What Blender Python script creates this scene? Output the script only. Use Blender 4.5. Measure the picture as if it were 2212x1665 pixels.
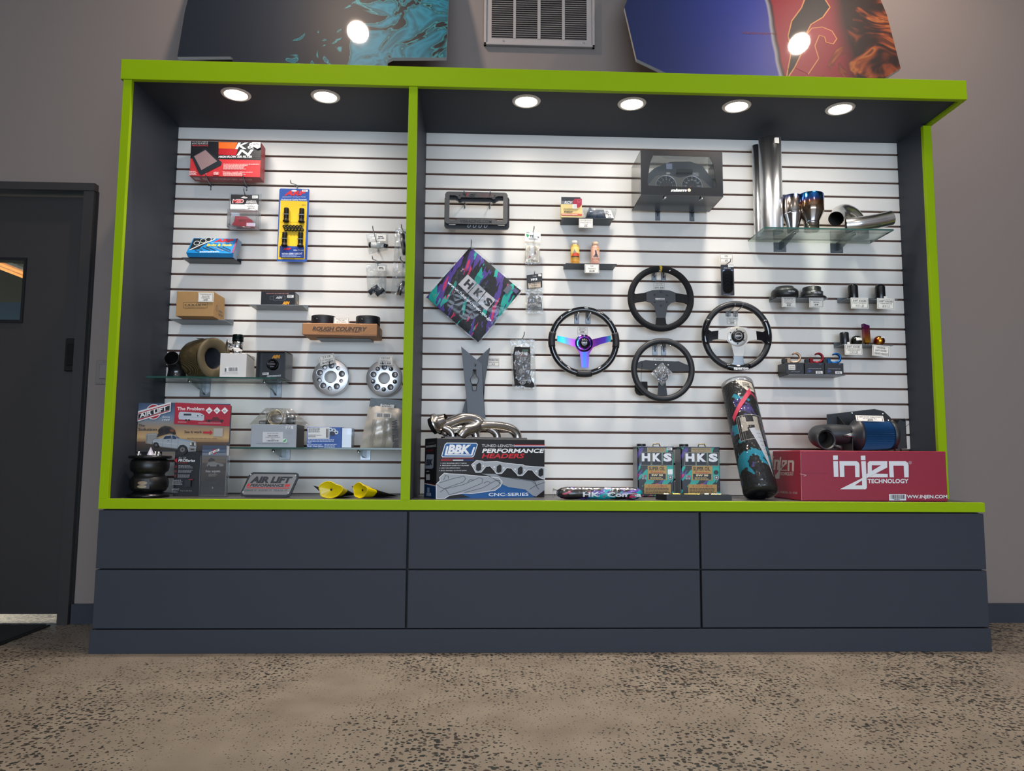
import bpy, bmesh, math, random
import numpy as np
from mathutils import Vector, Matrix

for o in list(bpy.data.objects):
    bpy.data.objects.remove(o)
SC = bpy.context.scene
COL = SC.collection
PI = math.pi

# ------------------------------------------------------------------ camera
CAM_LOC = Vector((0.3084, -3.6452, 0.8016))
YAW, PITCH, ROLL = 0.0362, 0.0959, 0.0066
fw = Vector((math.sin(YAW)*math.cos(PITCH), math.cos(YAW)*math.cos(PITCH), math.sin(PITCH)))
rt = Vector((math.cos(YAW), -math.sin(YAW), 0)); up = rt.cross(fw)
rt, up = rt*math.cos(ROLL) + up*math.sin(ROLL), up*math.cos(ROLL) - rt*math.sin(ROLL)
cam = bpy.data.cameras.new('camera'); camo = bpy.data.objects.new('camera', cam); COL.objects.link(camo)
mw = Matrix((rt, up, -fw)).transposed().to_4x4(); mw.translation = CAM_LOC
camo.matrix_world = mw
cam.sensor_fit = 'HORIZONTAL'; cam.sensor_width = 36.0; cam.lens = 1605.79*36.0/2212.0
cam.clip_start = 0.05
SC.camera = camo

# ------------------------------------------------------------------ light and exposure
SC.view_settings.view_transform = 'Standard'; SC.view_settings.look = 'None'
SC.view_settings.exposure = 0.0; SC.view_settings.gamma = 1.0; SC.view_settings.use_curve_mapping = False
W = bpy.data.worlds.new('world'); SC.world = W; W.use_nodes = True
W.node_tree.nodes['Background'].inputs[0].default_value = (0.55, 0.68, 0.95, 1)
W.node_tree.nodes['Background'].inputs[1].default_value = 0.35

def area(name, loc, size, power, color, rot=(0, 0, 0), shape='DISK', size_y=None, spread=PI):
    l = bpy.data.lights.new(name, 'AREA'); l.shape = shape; l.size = size
    if size_y: l.size_y = size_y
    l.energy = power; l.color = color; l.spread = spread
    o = bpy.data.objects.new(name, l); COL.objects.link(o); o.location = loc; o.rotation_euler = rot
    return o
CAN_X = [-0.838, -0.434, 0.485, 0.975, 1.466, 1.957]; CAN_Y = -0.361; SOFFIT = 2.436
for x in CAN_X:
    area('cabinet_downlight', (x, CAN_Y, SOFFIT-0.012), 0.105, 1.7, (1.0, 0.92, 0.85), spread=math.radians(174))
    area('cabinet_downlight_beam', (x, CAN_Y, SOFFIT-0.013), 0.09, 2.5, (1.0, 0.92, 0.85), spread=math.radians(84))
ROOM_LIGHTS = [(x, y) for y in (-0.70, -3.6, -6.5) for x in (-0.53, 2.34)]
CEIL = 4.05
for x, y in ROOM_LIGHTS:
    area('room_downlight', (x, y, CEIL-0.02), 0.13, 25 if y > -1 else 24, (1.0, 0.79, 0.65), spread=PI*0.8)
# daylight through the shop window behind the camera
area('window_daylight', (1.2, -8.93, 1.5), 7.0, 400, (0.66, 0.81, 1.0), rot=(PI/2, 0, 0), shape='RECTANGLE', size_y=2.3)

# ------------------------------------------------------------------ materials
MATS = {}
def lin(h):
    if isinstance(h, str):
        h = h.lstrip('#'); c = [int(h[i:i+2], 16)/255 for i in (0, 2, 4)]
    else:
        c = list(h)
    return tuple(x/12.92 if x <= 0.04045 else ((x+0.055)/1.055)**2.4 for x in c) + (1.0,)
def nodes(name):
    m = bpy.data.materials.new(name); m.use_nodes = True
    nt = m.node_tree; b = nt.nodes['Principled BSDF']
    return m, nt, b
def mat(h, rough=0.5, metal=0.0, grain=0.0, scale=40.0, bump=0.0, coat=0.0, name=None, spec=None):
    """Plain paint, plastic, metal or ink with a little procedural grain."""
    key = (h, rough, metal, grain, scale, bump, coat, spec)
    if key in MATS: return MATS[key]
    m, nt, b = nodes(name or 'surface_' + str(h).strip('#'))
    c = lin(h)
    b.inputs['Base Color'].default_value = c; b.inputs['Roughness'].default_value = rough
    b.inputs['Metallic'].default_value = metal
    if coat: b.inputs['Coat Weight'].default_value = coat; b.inputs['Coat Roughness'].default_value = 0.03
    if spec is not None: b.inputs['Specular IOR Level'].default_value = spec
    if grain or bump:
        tc = nt.nodes.new('ShaderNodeTexCoord'); n = nt.nodes.new('ShaderNodeTexNoise')
        n.inputs['Scale'].default_value = scale; n.inputs['Detail'].default_value = 4
        nt.links.new(tc.outputs['Object'], n.inputs['Vector'])
        if grain:
            r = nt.nodes.new('ShaderNodeMapRange'); r.inputs[3].default_value = 1-grain; r.inputs[4].default_value = 1+grain
            nt.links.new(n.outputs['Fac'], r.inputs[0])
            mx = nt.nodes.new('ShaderNodeMix'); mx.data_type = 'RGBA'; mx.blend_type = 'MULTIPLY'; mx.inputs[0].default_value = 1
            mx.inputs[6].default_value = c; nt.links.new(r.outputs[0], mx.inputs[7])
            nt.links.new(mx.outputs[2], b.inputs['Base Color'])
        if bump:
            bp = nt.nodes.new('ShaderNodeBump'); bp.inputs['Strength'].default_value = bump; bp.inputs['Distance'].default_value = 0.002
            nt.links.new(n.outputs['Fac'], bp.inputs['Height']); nt.links.new(bp.outputs['Normal'], b.inputs['Normal'])
    MATS[key] = m
    return m
def ink(h): return mat(h, 0.45, name='ink_' + str(h).strip('#'))
def emit(h, s):
    key = ('emit', h, s)
    if key in MATS: return MATS[key]
    m, nt, b = nodes('glowing'); b.inputs['Base Color'].default_value = lin(h)
    b.inputs['Emission Color'].default_value = lin(h); b.inputs['Emission Strength'].default_value = s
    MATS[key] = m; return m
def clear(name, tint='#ffffff', gloss=0.12, rough=0.05, crinkle=0.0, haze=0.0, scale=30):
    """Thin clear film or sheet: see-through with a fresnel sheen, optional crinkles and milky haze."""
    if name in MATS: return MATS[name]
    m = bpy.data.materials.new(name); m.use_nodes = True; nt = m.node_tree; nt.nodes.clear()
    out = nt.nodes.new('ShaderNodeOutputMaterial'); tr = nt.nodes.new('ShaderNodeBsdfTransparent'); tr.inputs[0].default_value = lin(tint)
    gl = nt.nodes.new('ShaderNodeBsdfGlossy'); gl.inputs['Roughness'].default_value = rough
    lw = nt.nodes.new('ShaderNodeLayerWeight'); lw.inputs[0].default_value = 0.25
    ma = nt.nodes.new('ShaderNodeMath'); ma.operation = 'MULTIPLY_ADD'; ma.inputs[1].default_value = 0.6; ma.inputs[2].default_value = gloss; ma.use_clamp = True
    nt.links.new(lw.outputs['Fresnel'], ma.inputs[0])
    mx = nt.nodes.new('ShaderNodeMixShader'); nt.links.new(ma.outputs[0], mx.inputs[0])
    base = tr
    if haze:
        df = nt.nodes.new('ShaderNodeBsdfDiffuse'); df.inputs[0].default_value = (0.85, 0.85, 0.85, 1)
        m2 = nt.nodes.new('ShaderNodeMixShader'); m2.inputs[0].default_value = haze
        nt.links.new(tr.outputs[0], m2.inputs[1]); nt.links.new(df.outputs[0], m2.inputs[2]); base = m2
    nt.links.new(base.outputs[0], mx.inputs[1]); nt.links.new(gl.outputs[0], mx.inputs[2])
    if crinkle:
        tc = nt.nodes.new('ShaderNodeTexCoord'); n = nt.nodes.new('ShaderNodeTexVoronoi'); n.feature = 'DISTANCE_TO_EDGE'; n.inputs['Scale'].default_value = scale
        nt.links.new(tc.outputs['Object'], n.inputs['Vector'])
        bp = nt.nodes.new('ShaderNodeBump'); bp.inputs['Strength'].default_value = crinkle; bp.inputs['Distance'].default_value = 0.006
        nt.links.new(n.outputs['Distance'], bp.inputs['Height'])
        for s in (gl, lw): nt.links.new(bp.outputs[0], s.inputs['Normal'])
    nt.links.new(mx.outputs[0], out.inputs[0])
    MATS[name] = m; return m
def ramp_mat(name, stops, coord='Generated', axis=2, rough=0.25, metal=1.0, wob=0.0):
    """Colour that runs along one axis of the object itself (heat-tinted steel, anodised rainbow)."""
    if name in MATS: return MATS[name]
    m, nt, b = nodes(name); tc = nt.nodes.new('ShaderNodeTexCoord'); sp = nt.nodes.new('ShaderNodeSeparateXYZ')
    nt.links.new(tc.outputs[coord], sp.inputs[0]); cr = nt.nodes.new('ShaderNodeValToRGB')
    src = sp.outputs[axis]
    if wob:
        n = nt.nodes.new('ShaderNodeTexNoise'); n.inputs['Scale'].default_value = 6; nt.links.new(tc.outputs['Object'], n.inputs['Vector'])
        a = nt.nodes.new('ShaderNodeMath'); a.operation = 'MULTIPLY_ADD'; a.inputs[1].default_value = wob
        nt.links.new(n.outputs['Fac'], a.inputs[0]); nt.links.new(src, a.inputs[2]); src = a.outputs[0]
    nt.links.new(src, cr.inputs[0])
    e = cr.color_ramp.elements
    while len(e) < len(stops): e.new(0.5)
    for k, (p, c) in enumerate(stops): e[k].position = p; e[k].color = lin(c)
    nt.links.new(cr.outputs[0], b.inputs['Base Color']); b.inputs['Roughness'].default_value = rough; b.inputs['Metallic'].default_value = metal
    MATS[name] = m; return m
def streak_mat(name, scale=14.0, angle=0.6, stretch=5.0, rough=0.4, bump=0.0, base='#0c0d12', cols=(('#4d3788', 0.56), ('#12a090', 0.57), ('#c42a5c', 0.625)), fleck=True, coat=0.0):
    """Black cloth or tin printed with jagged teal, purple and pink brush streaks."""
    m, nt, b = nodes(name); tc = nt.nodes.new('ShaderNodeTexCoord')
    mp = nt.nodes.new('ShaderNodeMapping'); mp.vector_type = 'TEXTURE'; mp.inputs['Rotation'].default_value = (0, angle, 0)
    mp.inputs['Scale'].default_value = (1, 1, stretch); nt.links.new(tc.outputs['Object'], mp.inputs['Vector'])
    prev = None; col = lin(base)
    for k, (c, th) in enumerate(cols):
        n = nt.nodes.new('ShaderNodeTexNoise'); n.noise_dimensions = '4D'; n.inputs['W'].default_value = 3.7*k+1
        n.inputs['Scale'].default_value = scale*(1.0, 1.15, 2.0)[k]; n.inputs['Detail'].default_value = 3; n.inputs['Roughness'].default_value = 0.55
        nt.links.new(mp.outputs[0], n.inputs['Vector'])
        g = nt.nodes.new('ShaderNodeMath'); g.operation = 'GREATER_THAN'; g.inputs[1].default_value = th; nt.links.new(n.outputs['Fac'], g.inputs[0])
        mx = nt.nodes.new('ShaderNodeMix'); mx.data_type = 'RGBA'; nt.links.new(g.outputs[0], mx.inputs[0])
        if prev: nt.links.new(prev, mx.inputs[6])
        else: mx.inputs[6].default_value = col
        mx.inputs[7].default_value = lin(c); prev = mx.outputs[2]
    nt.links.new(prev, b.inputs['Base Color']); b.inputs['Roughness'].default_value = rough
    if coat: b.inputs['Coat Weight'].default_value = coat; b.inputs['Coat Roughness'].default_value = 0.12
    if bump:
        v = nt.nodes.new('ShaderNodeTexVoronoi'); v.inputs['Scale'].default_value = 60; nt.links.new(tc.outputs['Object'], v.inputs['Vector'])
        bp = nt.nodes.new('ShaderNodeBump'); bp.inputs['Strength'].default_value = bump; bp.inputs['Distance'].default_value = 0.003
        nt.links.new(v.outputs[0], bp.inputs['Height']); nt.links.new(bp.outputs[0], b.inputs['Normal'])
        if coat: nt.links.new(bp.outputs[0], b.inputs['Coat Normal'])
    return m

# ------------------------------------------------------------------ objects
XF = {}
def props(o, label=None, cat=None, group=None, kind=None):
    if label: o['label'] = label
    if cat: o['category'] = cat
    if group: o['group'] = group
    if kind: o['kind'] = kind
    return o
def thing(name, label, cat, loc=(0, 0, 0), rot=(0, 0, 0), group=None, kind=None):
    o = bpy.data.objects.new(name, None); COL.objects.link(o); o.empty_display_size = 0.02
    o.location = loc; o.rotation_euler = rot
    from mathutils import Euler
    mtx = Euler(rot).to_matrix().to_4x4(); mtx.translation = Vector(loc); XF[o.name] = mtx.inverted()
    return props(o, label, cat, group, kind)

class MB:
    """Collects shapes; build() links them as one mesh object."""
    def __init__(s): s.v = []; s.f = []; s.m = []; s.sm = []; s.mats = []
    def mi(s, m):
        if m not in s.mats: s.mats.append(m)
        return s.mats.index(m)
    def add(s, vs, fs, m, smooth=False):
        o = len(s.v); s.v.extend(Vector(v) for v in vs); k = s.mi(m)
        for f in fs: s.f.append([o+i for i in f]); s.m.append(k); s.sm.append(smooth)
        return s
    def box(s, x0, x1, y0, y1, z0, z1, m, bev=0.0, seg=1):
        if bev <= 0:
            v = [(x0, y0, z0), (x1, y0, z0), (x1, y1, z0), (x0, y1, z0), (x0, y0, z1), (x1, y0, z1), (x1, y1, z1), (x0, y1, z1)]
            return s.add(v, [(3, 2, 1, 0), (4, 5, 6, 7), (0, 1, 5, 4), (1, 2, 6, 5), (2, 3, 7, 6), (3, 0, 4, 7)], m)
        bm = bmesh.new(); bmesh.ops.create_cube(bm, size=1)
        for v in bm.verts: v.co = Vector(((x0+x1)/2+v.co.x*(x1-x0), (y0+y1)/2+v.co.y*(y1-y0), (z0+z1)/2+v.co.z*(z1-z0)))
        bmesh.ops.bevel(bm, geom=bm.edges[:], offset=bev, segments=seg, profile=0.5, affect='EDGES')
        bm.verts.index_update()
        s.add([v.co.copy() for v in bm.verts], [[v.index for v in f.verts] for f in bm.faces], m, seg > 1); bm.free()
        return s
    def prism(s, pts, d0, d1, m, axis='y', side=None, smooth=False):
        """Polygon pts (a,b) extruded along axis from d0 (front) to d1; for 'y' pts are (x,z), 'x' (y,z), 'z' (x,y)."""
        def P(p, d): return {'y': (p[0], d, p[1]), 'x': (d, p[0], p[1]), 'z': (p[0], p[1], d)}[axis]
        n = len(pts); ar = sum(pts[i][0]*pts[(i+1) % n][1]-pts[(i+1) % n][0]*pts[i][1] for i in range(n))
        if ar < 0: pts = pts[::-1]
        v = [P(p, d0) for p in pts]+[P(p, d1) for p in pts]
        fl = axis != 'y'
        f0 = list(range(n)); f1 = list(range(n, 2*n))[::-1]
        if fl: f0 = f0[::-1]; f1 = f1[::-1]
        s.add(v, [f0, f1], m)
        q = [(i, (i+1) % n, n+(i+1) % n, n+i) for i in range(n)]
        q = [x[::-1] for x in q] if not fl else q
        o = len(s.v)-2*n; k = s.mi(side or m)
        for x in q: s.f.append([o+i for i in x]); s.m.append(k); s.sm.append(smooth)
        return s
    def tube(s, path, r, m, seg=10, closed=False, cap=True, smooth=True, flat=1.0):
        path = [Vector(p) for p in path]; n = len(path); rr = r if isinstance(r, (list, tuple)) else [r]*n
        vs = []; u = None
        for i, p in enumerate(path):
            a = path[i-1] if (i > 0 or closed) else p; b = path[(i+1) % n] if (i < n-1 or closed) else p
            t = (b-a).normalized()
            if u is None: u = t.orthogonal().normalized()
            else:
                u = u-t*u.dot(t); u = u.normalized() if u.length > 1e-6 else t.orthogonal().normalized()
            w = t.cross(u)
            for k in range(seg):
                an = 2*PI*k/seg; vs.append(p+(u*math.cos(an)+w*math.sin(an)*flat)*rr[i])
        fs = []
        for i in range(n if closed else n-1):
            for k in range(seg):
                a = i*seg+k; b = i*seg+(k+1) % seg; c = ((i+1) % n)*seg
                fs.append((a, b, c+(k+1) % seg, c+k))
        s.add(vs, fs, m, smooth)
        if cap and not closed:
            o = len(s.v)-len(vs); k = s.mi(m)
            s.f.append([o+i for i in range(seg)][::-1]); s.f.append([o+(n-1)*seg+i for i in range(seg)]); s.m += [k, k]; s.sm += [False, False]
        return s
    def lathe(s, prof, m, c=(0, 0, 0), axis='z', seg=32, smooth=True, rfun=None, cap=False, frame=None):
        """prof [(r,h)] spun about axis through c. frame=(ex,ey,ez) overrides the axis."""
        if frame: ex, ey, ez = [Vector(a) for a in frame]
        else: ex, ey, ez = {'z': (Vector((1, 0, 0)), Vector((0, 1, 0)), Vector((0, 0, 1))), 'y': (Vector((1, 0, 0)), Vector((0, 0, 1)), Vector((0, -1, 0))), 'x': (Vector((0, 1, 0)), Vector((0, 0, 1)), Vector((1, 0, 0)))}[axis]
        c = Vector(c); vs = []
        for r, h in prof:
            for k in range(seg):
                a = 2*PI*k/seg; q = r*(rfun(k, h) if rfun else 1); vs.append(c+ex*(q*math.cos(a))+ey*(q*math.sin(a))+ez*h)
        fs = [(i*seg+k, i*seg+(k+1) % seg, (i+1)*seg+(k+1) % seg, (i+1)*seg+k) for i in range(len(prof)-1) for k in range(seg)]
        s.add(vs, fs, m, smooth)
        if cap:
            o = len(s.v)-len(vs); k = s.mi(m); n = len(prof)
            s.f.append([o+i for i in range(seg)][::-1]); s.f.append([o+(n-1)*seg+i for i in range(seg)]); s.m += [k, k]; s.sm += [False, False]
        return s
    def grid(s, fn, nu, nv, m, smooth=True):
        vs = [fn(i/nu, j/nv) for j in range(nv+1) for i in range(nu+1)]
        return s.add(vs, [(j*(nu+1)+i, j*(nu+1)+i+1, (j+1)*(nu+1)+i+1, (j+1)*(nu+1)+i) for j in range(nv) for i in range(nu)], m, smooth)
    def build(s, name, parent=None, local=False, label=None, cat=None, group=None, kind=None):
        me = bpy.data.meshes.new(name)
        inv = None
        if parent is not None and not local: inv = XF.get(parent.name)
        vs = [inv @ v for v in s.v] if inv else s.v
        me.from_pydata([tuple(v) for v in vs], [], s.f)
        for m in s.mats: me.materials.append(m)
        me.polygons.foreach_set('material_index', s.m); me.polygons.foreach_set('use_smooth', s.sm)
        me.update()
        o = bpy.data.objects.new(name, me); COL.objects.link(o)
        if parent is not None:
            o.parent = parent
            XF[o.name] = XF.get(parent.name) if not local else None
        return props(o, label, cat, group, kind)
def part(name, parent, fn, local=False, **k):
    b = MB(); fn(b); return b.build(name, parent, local, **k)
def boxpart(name, parent, x0, x1, y0, y1, z0, z1, m, bev=0.0, local=False, seg=1, **k):
    return MB().box(x0, x1, y0, y1, z0, z1, m, bev, seg).build(name, parent, local, **k)

# ------------------------------------------------------------------ flat print (lettering, labels, box art)
TEXTS = {}
PRINTS = []
def homography(src):
    """src: corners TL,TR,BR,BL of a layout sheet -> unit square (s right, t up)."""
    dst = [(0, 1), (1, 1), (1, 0), (0, 0)]; A = []; b = []
    for (x, y), (u, v) in zip(src, dst):
        A.append([x, y, 1, 0, 0, 0, -u*x, -u*y]); b.append(u); A.append([0, 0, 0, x, y, 1, -v*x, -v*y]); b.append(v)
    h = np.linalg.solve(np.array(A, float), np.array(b, float))
    def f(x, y):
        w = h[6]*x+h[7]*y+1; return (h[0]*x+h[1]*y+h[2])/w, (h[3]*x+h[4]*y+h[5])/w
    return f
def slice_poly(pts, ax, n):
    """cut a flat polygon into strips so that it can follow a curved surface"""
    lo, hi = min(p[ax] for p in pts), max(p[ax] for p in pts); out = []
    def clip(P, k, keep_gt):
        R = []
        for i in range(len(P)):
            a, b = P[i-1], P[i]; ia = (a[ax] >= k) == keep_gt or a[ax] == k; ib = (b[ax] >= k) == keep_gt or b[ax] == k
            if ia != ib:
                f = (k-a[ax])/(b[ax]-a[ax]); R.append((a[0]+(b[0]-a[0])*f, a[1]+(b[1]-a[1])*f))
            if ib: R.append(b)
        return R
    m = max(1, int(math.ceil((hi-lo)/n-1e-6)))
    if m == 1: return [pts]
    for i in range(m):
        P = clip(pts, lo+(hi-lo)*i/m, True) if i else list(pts)
        if i < m-1 and len(P) > 2: P = clip(P, lo+(hi-lo)*(i+1)/m, False)
        if len(P) > 2: out.append(P)
    return out
def face_y(x0, x1, z0, z1, y): return lambda s, t, n: (x0+(x1-x0)*s, y-n, z0+(z1-z0)*t)
def face_x(x, y0, y1, z0, z1, sign=-1): return lambda s, t, n: (x+sign*n, y0+(y1-y0)*s, z0+(z1-z0)*t)
class Print:
    STEP = 0.00025
    def __init__(s, parent, mapf, sheet=None, name='printing', local=False, curve=None):
        s.curve = curve
        s.p = parent; s.map = mapf; s.h = homography(sheet) if sheet else (lambda x, y: (x, y)); s.name = name; s.items = []; s.local = local; s.n = 1
        s.flip = sheet is not None
        PRINTS.append(s)
    def poly(s, pts, c, L=None):
        s.items.append(('p', pts, c, L if L is not None else s.n)); s.n += 0.25; return s
    def rect(s, x0, y0, x1, y1, c, L=None, sh=0.0):
        d = sh*abs(y1-y0)
        if s.flip: return s.poly([(x0, y1), (x1, y1), (x1+d, y0), (x0+d, y0)], c, L)
        return s.poly([(x0, y0), (x1, y0), (x1+d, y1), (x0+d, y1)], c, L)
    def line(s, pts, w, c, L=None):
        L = L if L is not None else s.n; s.n += 0.25
        for (x0, y0), (x1, y1) in zip(pts, pts[1:]):
            d = math.hypot(x1-x0, y1-y0) or 1; nx, ny = -(y1-y0)/d*w/2, (x1-x0)/d*w/2; ex, ey = (x1-x0)/d*w/3, (y1-y0)/d*w/3
            s.items.append(('p', [(x0+nx-ex, y0+ny-ey), (x1+nx+ex, y1+ny+ey), (x1-nx+ex, y1-ny+ey), (x0-nx-ex, y0-ny-ey)], c, L))
        return s
    def frame(s, x0, y0, x1, y1, w, c, L=None): return s.line([(x0, y0), (x1, y0), (x1, y1), (x0, y1), (x0, y0)], w, c, L)
    def disc(s, x, y, r, c, ry=None, L=None, n=20):
        return s.poly([(x+r*math.cos(2*PI*k/n), y+(ry or r)*math.sin(2*PI*k/n)) for k in range(n)], c, L)
    def text(s, t, x, y, h, c, w=None, al='C', sh=0.0, bold=0.0, L=None, rot=0.0, sp=1.0):
        """(x,y) = baseline anchor; h = cap height; w = fit total width."""
        key = (t, round(sh, 2), round(bold, 3), round(sp, 2)); TEXTS.setdefault(key, None)
        s.items.append(('t', (key, x, y, h, w, al, rot), c, L if L is not None else s.n+0.5)); s.n += 0.25; return s
    def lines(s, x, y, w, h, n, c, al='L', seed=1, gap=1.9):
        """small unreadable copy: runs of tiny word blocks"""
        rnd = random.Random(seed)
        for k in range(n):
            yy = y+(k*h*gap if s.flip else -k*h*gap); xx = x; end = x+w*rnd.uniform(0.75, 1.0)
            while xx < end:
                ww = min(h*rnd.uniform(1.2, 4.5), end-xx)
                if s.flip: s.rect(xx, yy, xx+ww, yy+h, c)
                else: s.rect(xx, yy-h, xx+ww, yy, c)
                xx += ww+h*0.6
        return s
    def bars(s, x0, y0, x1, y1, c, seed=1):
        rnd = random.Random(seed); x = x0; e = (x1-x0)/34
        while x < x1-e:
            w = e*rnd.choice((0.5, 0.8, 1.2, 1.7)); s.rect(x, y0, x+w, y1, c, L=s.n); x += w+e*rnd.choice((0.5, 0.7, 1.1))
        return s
    def make(s):
        mb = MB()
        def put(pts, L): return [s.map(*s.h(x, y), 0.0003+L*s.STEP) for x, y in pts]
        for kind, d, c, L in s.items:
            m = ink(c) if isinstance(c, str) else c
            if kind == 'p':
                for q in (slice_poly(d, *s.curve) if s.curve else [d]): mb.add(put(q, L), [list(range(len(q)))], m)
            else:
                key, x, y, h, w, al, rot = d; vs, fs, (bx0, bx1) = TEXTS[key]
                k = h/0.69; kx = k if not w else w/max(bx1-bx0, 1e-4)
                off = {'L': -bx0, 'C': -(bx0+bx1)/2, 'R': -bx1}[al]; sg = -1 if s.flip else 1
                cr, sr = math.cos(rot), math.sin(rot); pts = []
                for a, b in vs:
                    px, py = (a+off)*kx, b*k; pts.append((x+px*cr-py*sr, y+sg*(px*sr+py*cr)))
                if s.curve:
                    for f in fs:
                        for q in slice_poly([pts[i] for i in f], *s.curve): mb.add(put(q, L), [list(range(len(q)))], m)
                else: mb.add(put(pts, L), fs, m)
        # every face looks outward
        return mb.build(s.name, s.p, s.local)
def flush_prints():
    obs = []
    for key in TEXTS:
        t, sh, bold, sp = key
        cu = bpy.data.curves.new('lettering', 'FONT'); cu.body = t; cu.size = 1.0; cu.shear = sh; cu.offset = bold; cu.space_character = sp
        cu.resolution_u = 3; cu.fill_mode = 'FRONT'
        o = bpy.data.objects.new('lettering', cu); COL.objects.link(o); obs.append((key, o, cu))
    dg = bpy.context.evaluated_depsgraph_get(); dg.update()
    for key, o, cu in obs:
        ev = o.evaluated_get(dg); me = ev.to_mesh()
        vs = [(v.co.x, v.co.y) for v in me.vertices]; fs = [list(p.vertices) for p in me.polygons]
        xs = [v[0] for v in vs] or [0, 1]
        TEXTS[key] = (vs, fs, (min(xs), max(xs))); ev.to_mesh_clear()
    for key, o, cu in obs:
        bpy.data.objects.remove(o); bpy.data.curves.remove(cu)
    for p in PRINTS: p.make()

def arc(cx, cy, r, a0, a1, n, ry=None):
    return [(cx+r*math.cos(math.radians(a0+(a1-a0)*k/n)), cy+(ry or r)*math.sin(math.radians(a0+(a1-a0)*k/n))) for k in range(n+1)]
def rrect(x0, z0, x1, z1, r, n=4, skew=0.0):
    p = arc(x1-r, z0+r, r, -90, 0, n)+arc(x1-r, z1-r, r, 0, 90, n)+arc(x0+r, z1-r, r, 90, 180, n)+arc(x0+r, z0+r, r, 180, 270, n)
    return [(x+skew*(z-z0), z) for x, z in p]
# ================================================================== the room
def wall_paint():
    m, nt, b = nodes('greige_wall_paint'); tc = nt.nodes.new('ShaderNodeTexCoord')
    n = nt.nodes.new('ShaderNodeTexNoise'); n.inputs['Scale'].default_value = 220; n.inputs['Detail'].default_value = 2
    nt.links.new(tc.outputs['Object'], n.inputs['Vector'])
    bp = nt.nodes.new('ShaderNodeBump'); bp.inputs['Strength'].default_value = 0.08; bp.inputs['Distance'].default_value = 0.001
    nt.links.new(n.outputs['Fac'], bp.inputs['Height']); nt.links.new(bp.outputs[0], b.inputs['Normal'])
    b.inputs['Base Color'].default_value = lin('#80756f'); b.inputs['Roughness'].default_value = 0.6
    return m
def concrete():
    m, nt, b = nodes('polished_concrete'); L = nt.links.new; N = nt.nodes.new
    tc = N('ShaderNodeTexCoord'); P = tc.outputs['Object']
    dn = N('ShaderNodeTexNoise'); dn.inputs['Scale'].default_value = 55; dn.inputs['Detail'].default_value = 2; L(P, dn.inputs['Vector'])
    dm = N('ShaderNodeVectorMath'); dm.operation = 'MULTIPLY_ADD'; dm.inputs[1].default_value = (0.014, 0.014, 0); L(dn.outputs['Color'], dm.inputs[0]); L(P, dm.inputs[2])
    big = N('ShaderNodeTexNoise'); big.inputs['Scale'].default_value = 1.3; big.inputs['Detail'].default_value = 5; L(P, big.inputs['Vector'])
    med = N('ShaderNodeTexNoise'); med.inputs['Scale'].default_value = 7; med.inputs['Detail'].default_value = 6; L(P, med.inputs['Vector'])
    base = N('ShaderNodeValToRGB'); e = base.color_ramp.elements
    e[0].position = 0.2; e[0].color = lin('#766d60'); e[1].position = 0.8; e[1].color = lin('#8c8374'); L(med.outputs['Fac'], base.inputs[0])
    fine = N('ShaderNodeTexNoise'); fine.inputs['Scale'].default_value = 500; L(P, fine.inputs['Vector'])
    fr = N('ShaderNodeMapRange'); fr.inputs[3].default_value = 0.8; fr.inputs[4].default_value = 1.2; L(fine.outputs['Fac'], fr.inputs[0])
    mx0 = N('ShaderNodeMix'); mx0.data_type = 'RGBA'; mx0.blend_type = 'MULTIPLY'; mx0.inputs[0].default_value = 1; L(base.outputs[0], mx0.inputs[6]); L(fr.outputs[0], mx0.inputs[7])
    prev = mx0.outputs[2]
    for scale, lo, hi, thr in ((36, 0.34, 0.68, 0.50), (62, 0.28, 0.64, 0.50), (17, 0.46, 0.70, 0.28)):
        v = N('ShaderNodeTexVoronoi'); v.voronoi_dimensions = '2D'; v.inputs['Scale'].default_value = scale; L(dm.outputs[0], v.inputs['Vector'])
        sep = N('ShaderNodeSeparateColor'); L(v.outputs['Color'], sep.inputs[0])
        size = N('ShaderNodeMath'); size.operation = 'MULTIPLY'; size.inputs[1].default_value = thr; L(sep.outputs[0], size.inputs[0])
        clus = N('ShaderNodeMapRange'); clus.inputs[1].default_value = lo; clus.inputs[2].default_value = hi; L(big.outputs['Fac'], clus.inputs[0])
        sz = N('ShaderNodeMath'); sz.operation = 'MULTIPLY'; L(size.outputs[0], sz.inputs[0]); L(clus.outputs[0], sz.inputs[1])
        ls = N('ShaderNodeMath'); ls.operation = 'LESS_THAN'; L(v.outputs['Distance'], ls.inputs[0]); L(sz.outputs[0], ls.inputs[1])
        pc = N('ShaderNodeValToRGB'); pe = pc.color_ramp.elements; pe[0].color = lin('#242220'); pe[1].color = lin('#4d453c')
        pe.new(0.45).color = lin('#2c322d'); pe.new(0.7).color = lin('#3d2f28'); L(sep.outputs[1], pc.inputs[0])
        mx = N('ShaderNodeMix'); mx.data_type = 'RGBA'; L(ls.outputs[0], mx.inputs[0]); L(prev, mx.inputs[6]); L(pc.outputs[0], mx.inputs[7]); prev = mx.outputs[2]
    L(prev, b.inputs['Base Color'])
    rr = N('ShaderNodeMapRange'); rr.inputs[3].default_value = 0.28; rr.inputs[4].default_value = 0.5; L(med.outputs['Fac'], rr.inputs[0]); L(rr.outputs[0], b.inputs['Roughness'])
    return m
WALL = wall_paint(); CHAR = mat('#322f2e', 0.45, grain=0.04, scale=8, name='charcoal_door_paint'); SLATE = mat('#373b43', 0.55, spec=0.15, grain=0.03, scale=6, name='slate_cabinet_paint')
GREEN = mat('#8fae08', 0.5, spec=0.1, grain=0.02, scale=10, name='lime_green_paint'); BLACK = mat('#101114', 0.4); WHITE = mat('#e8e6e0', 0.5)
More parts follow.
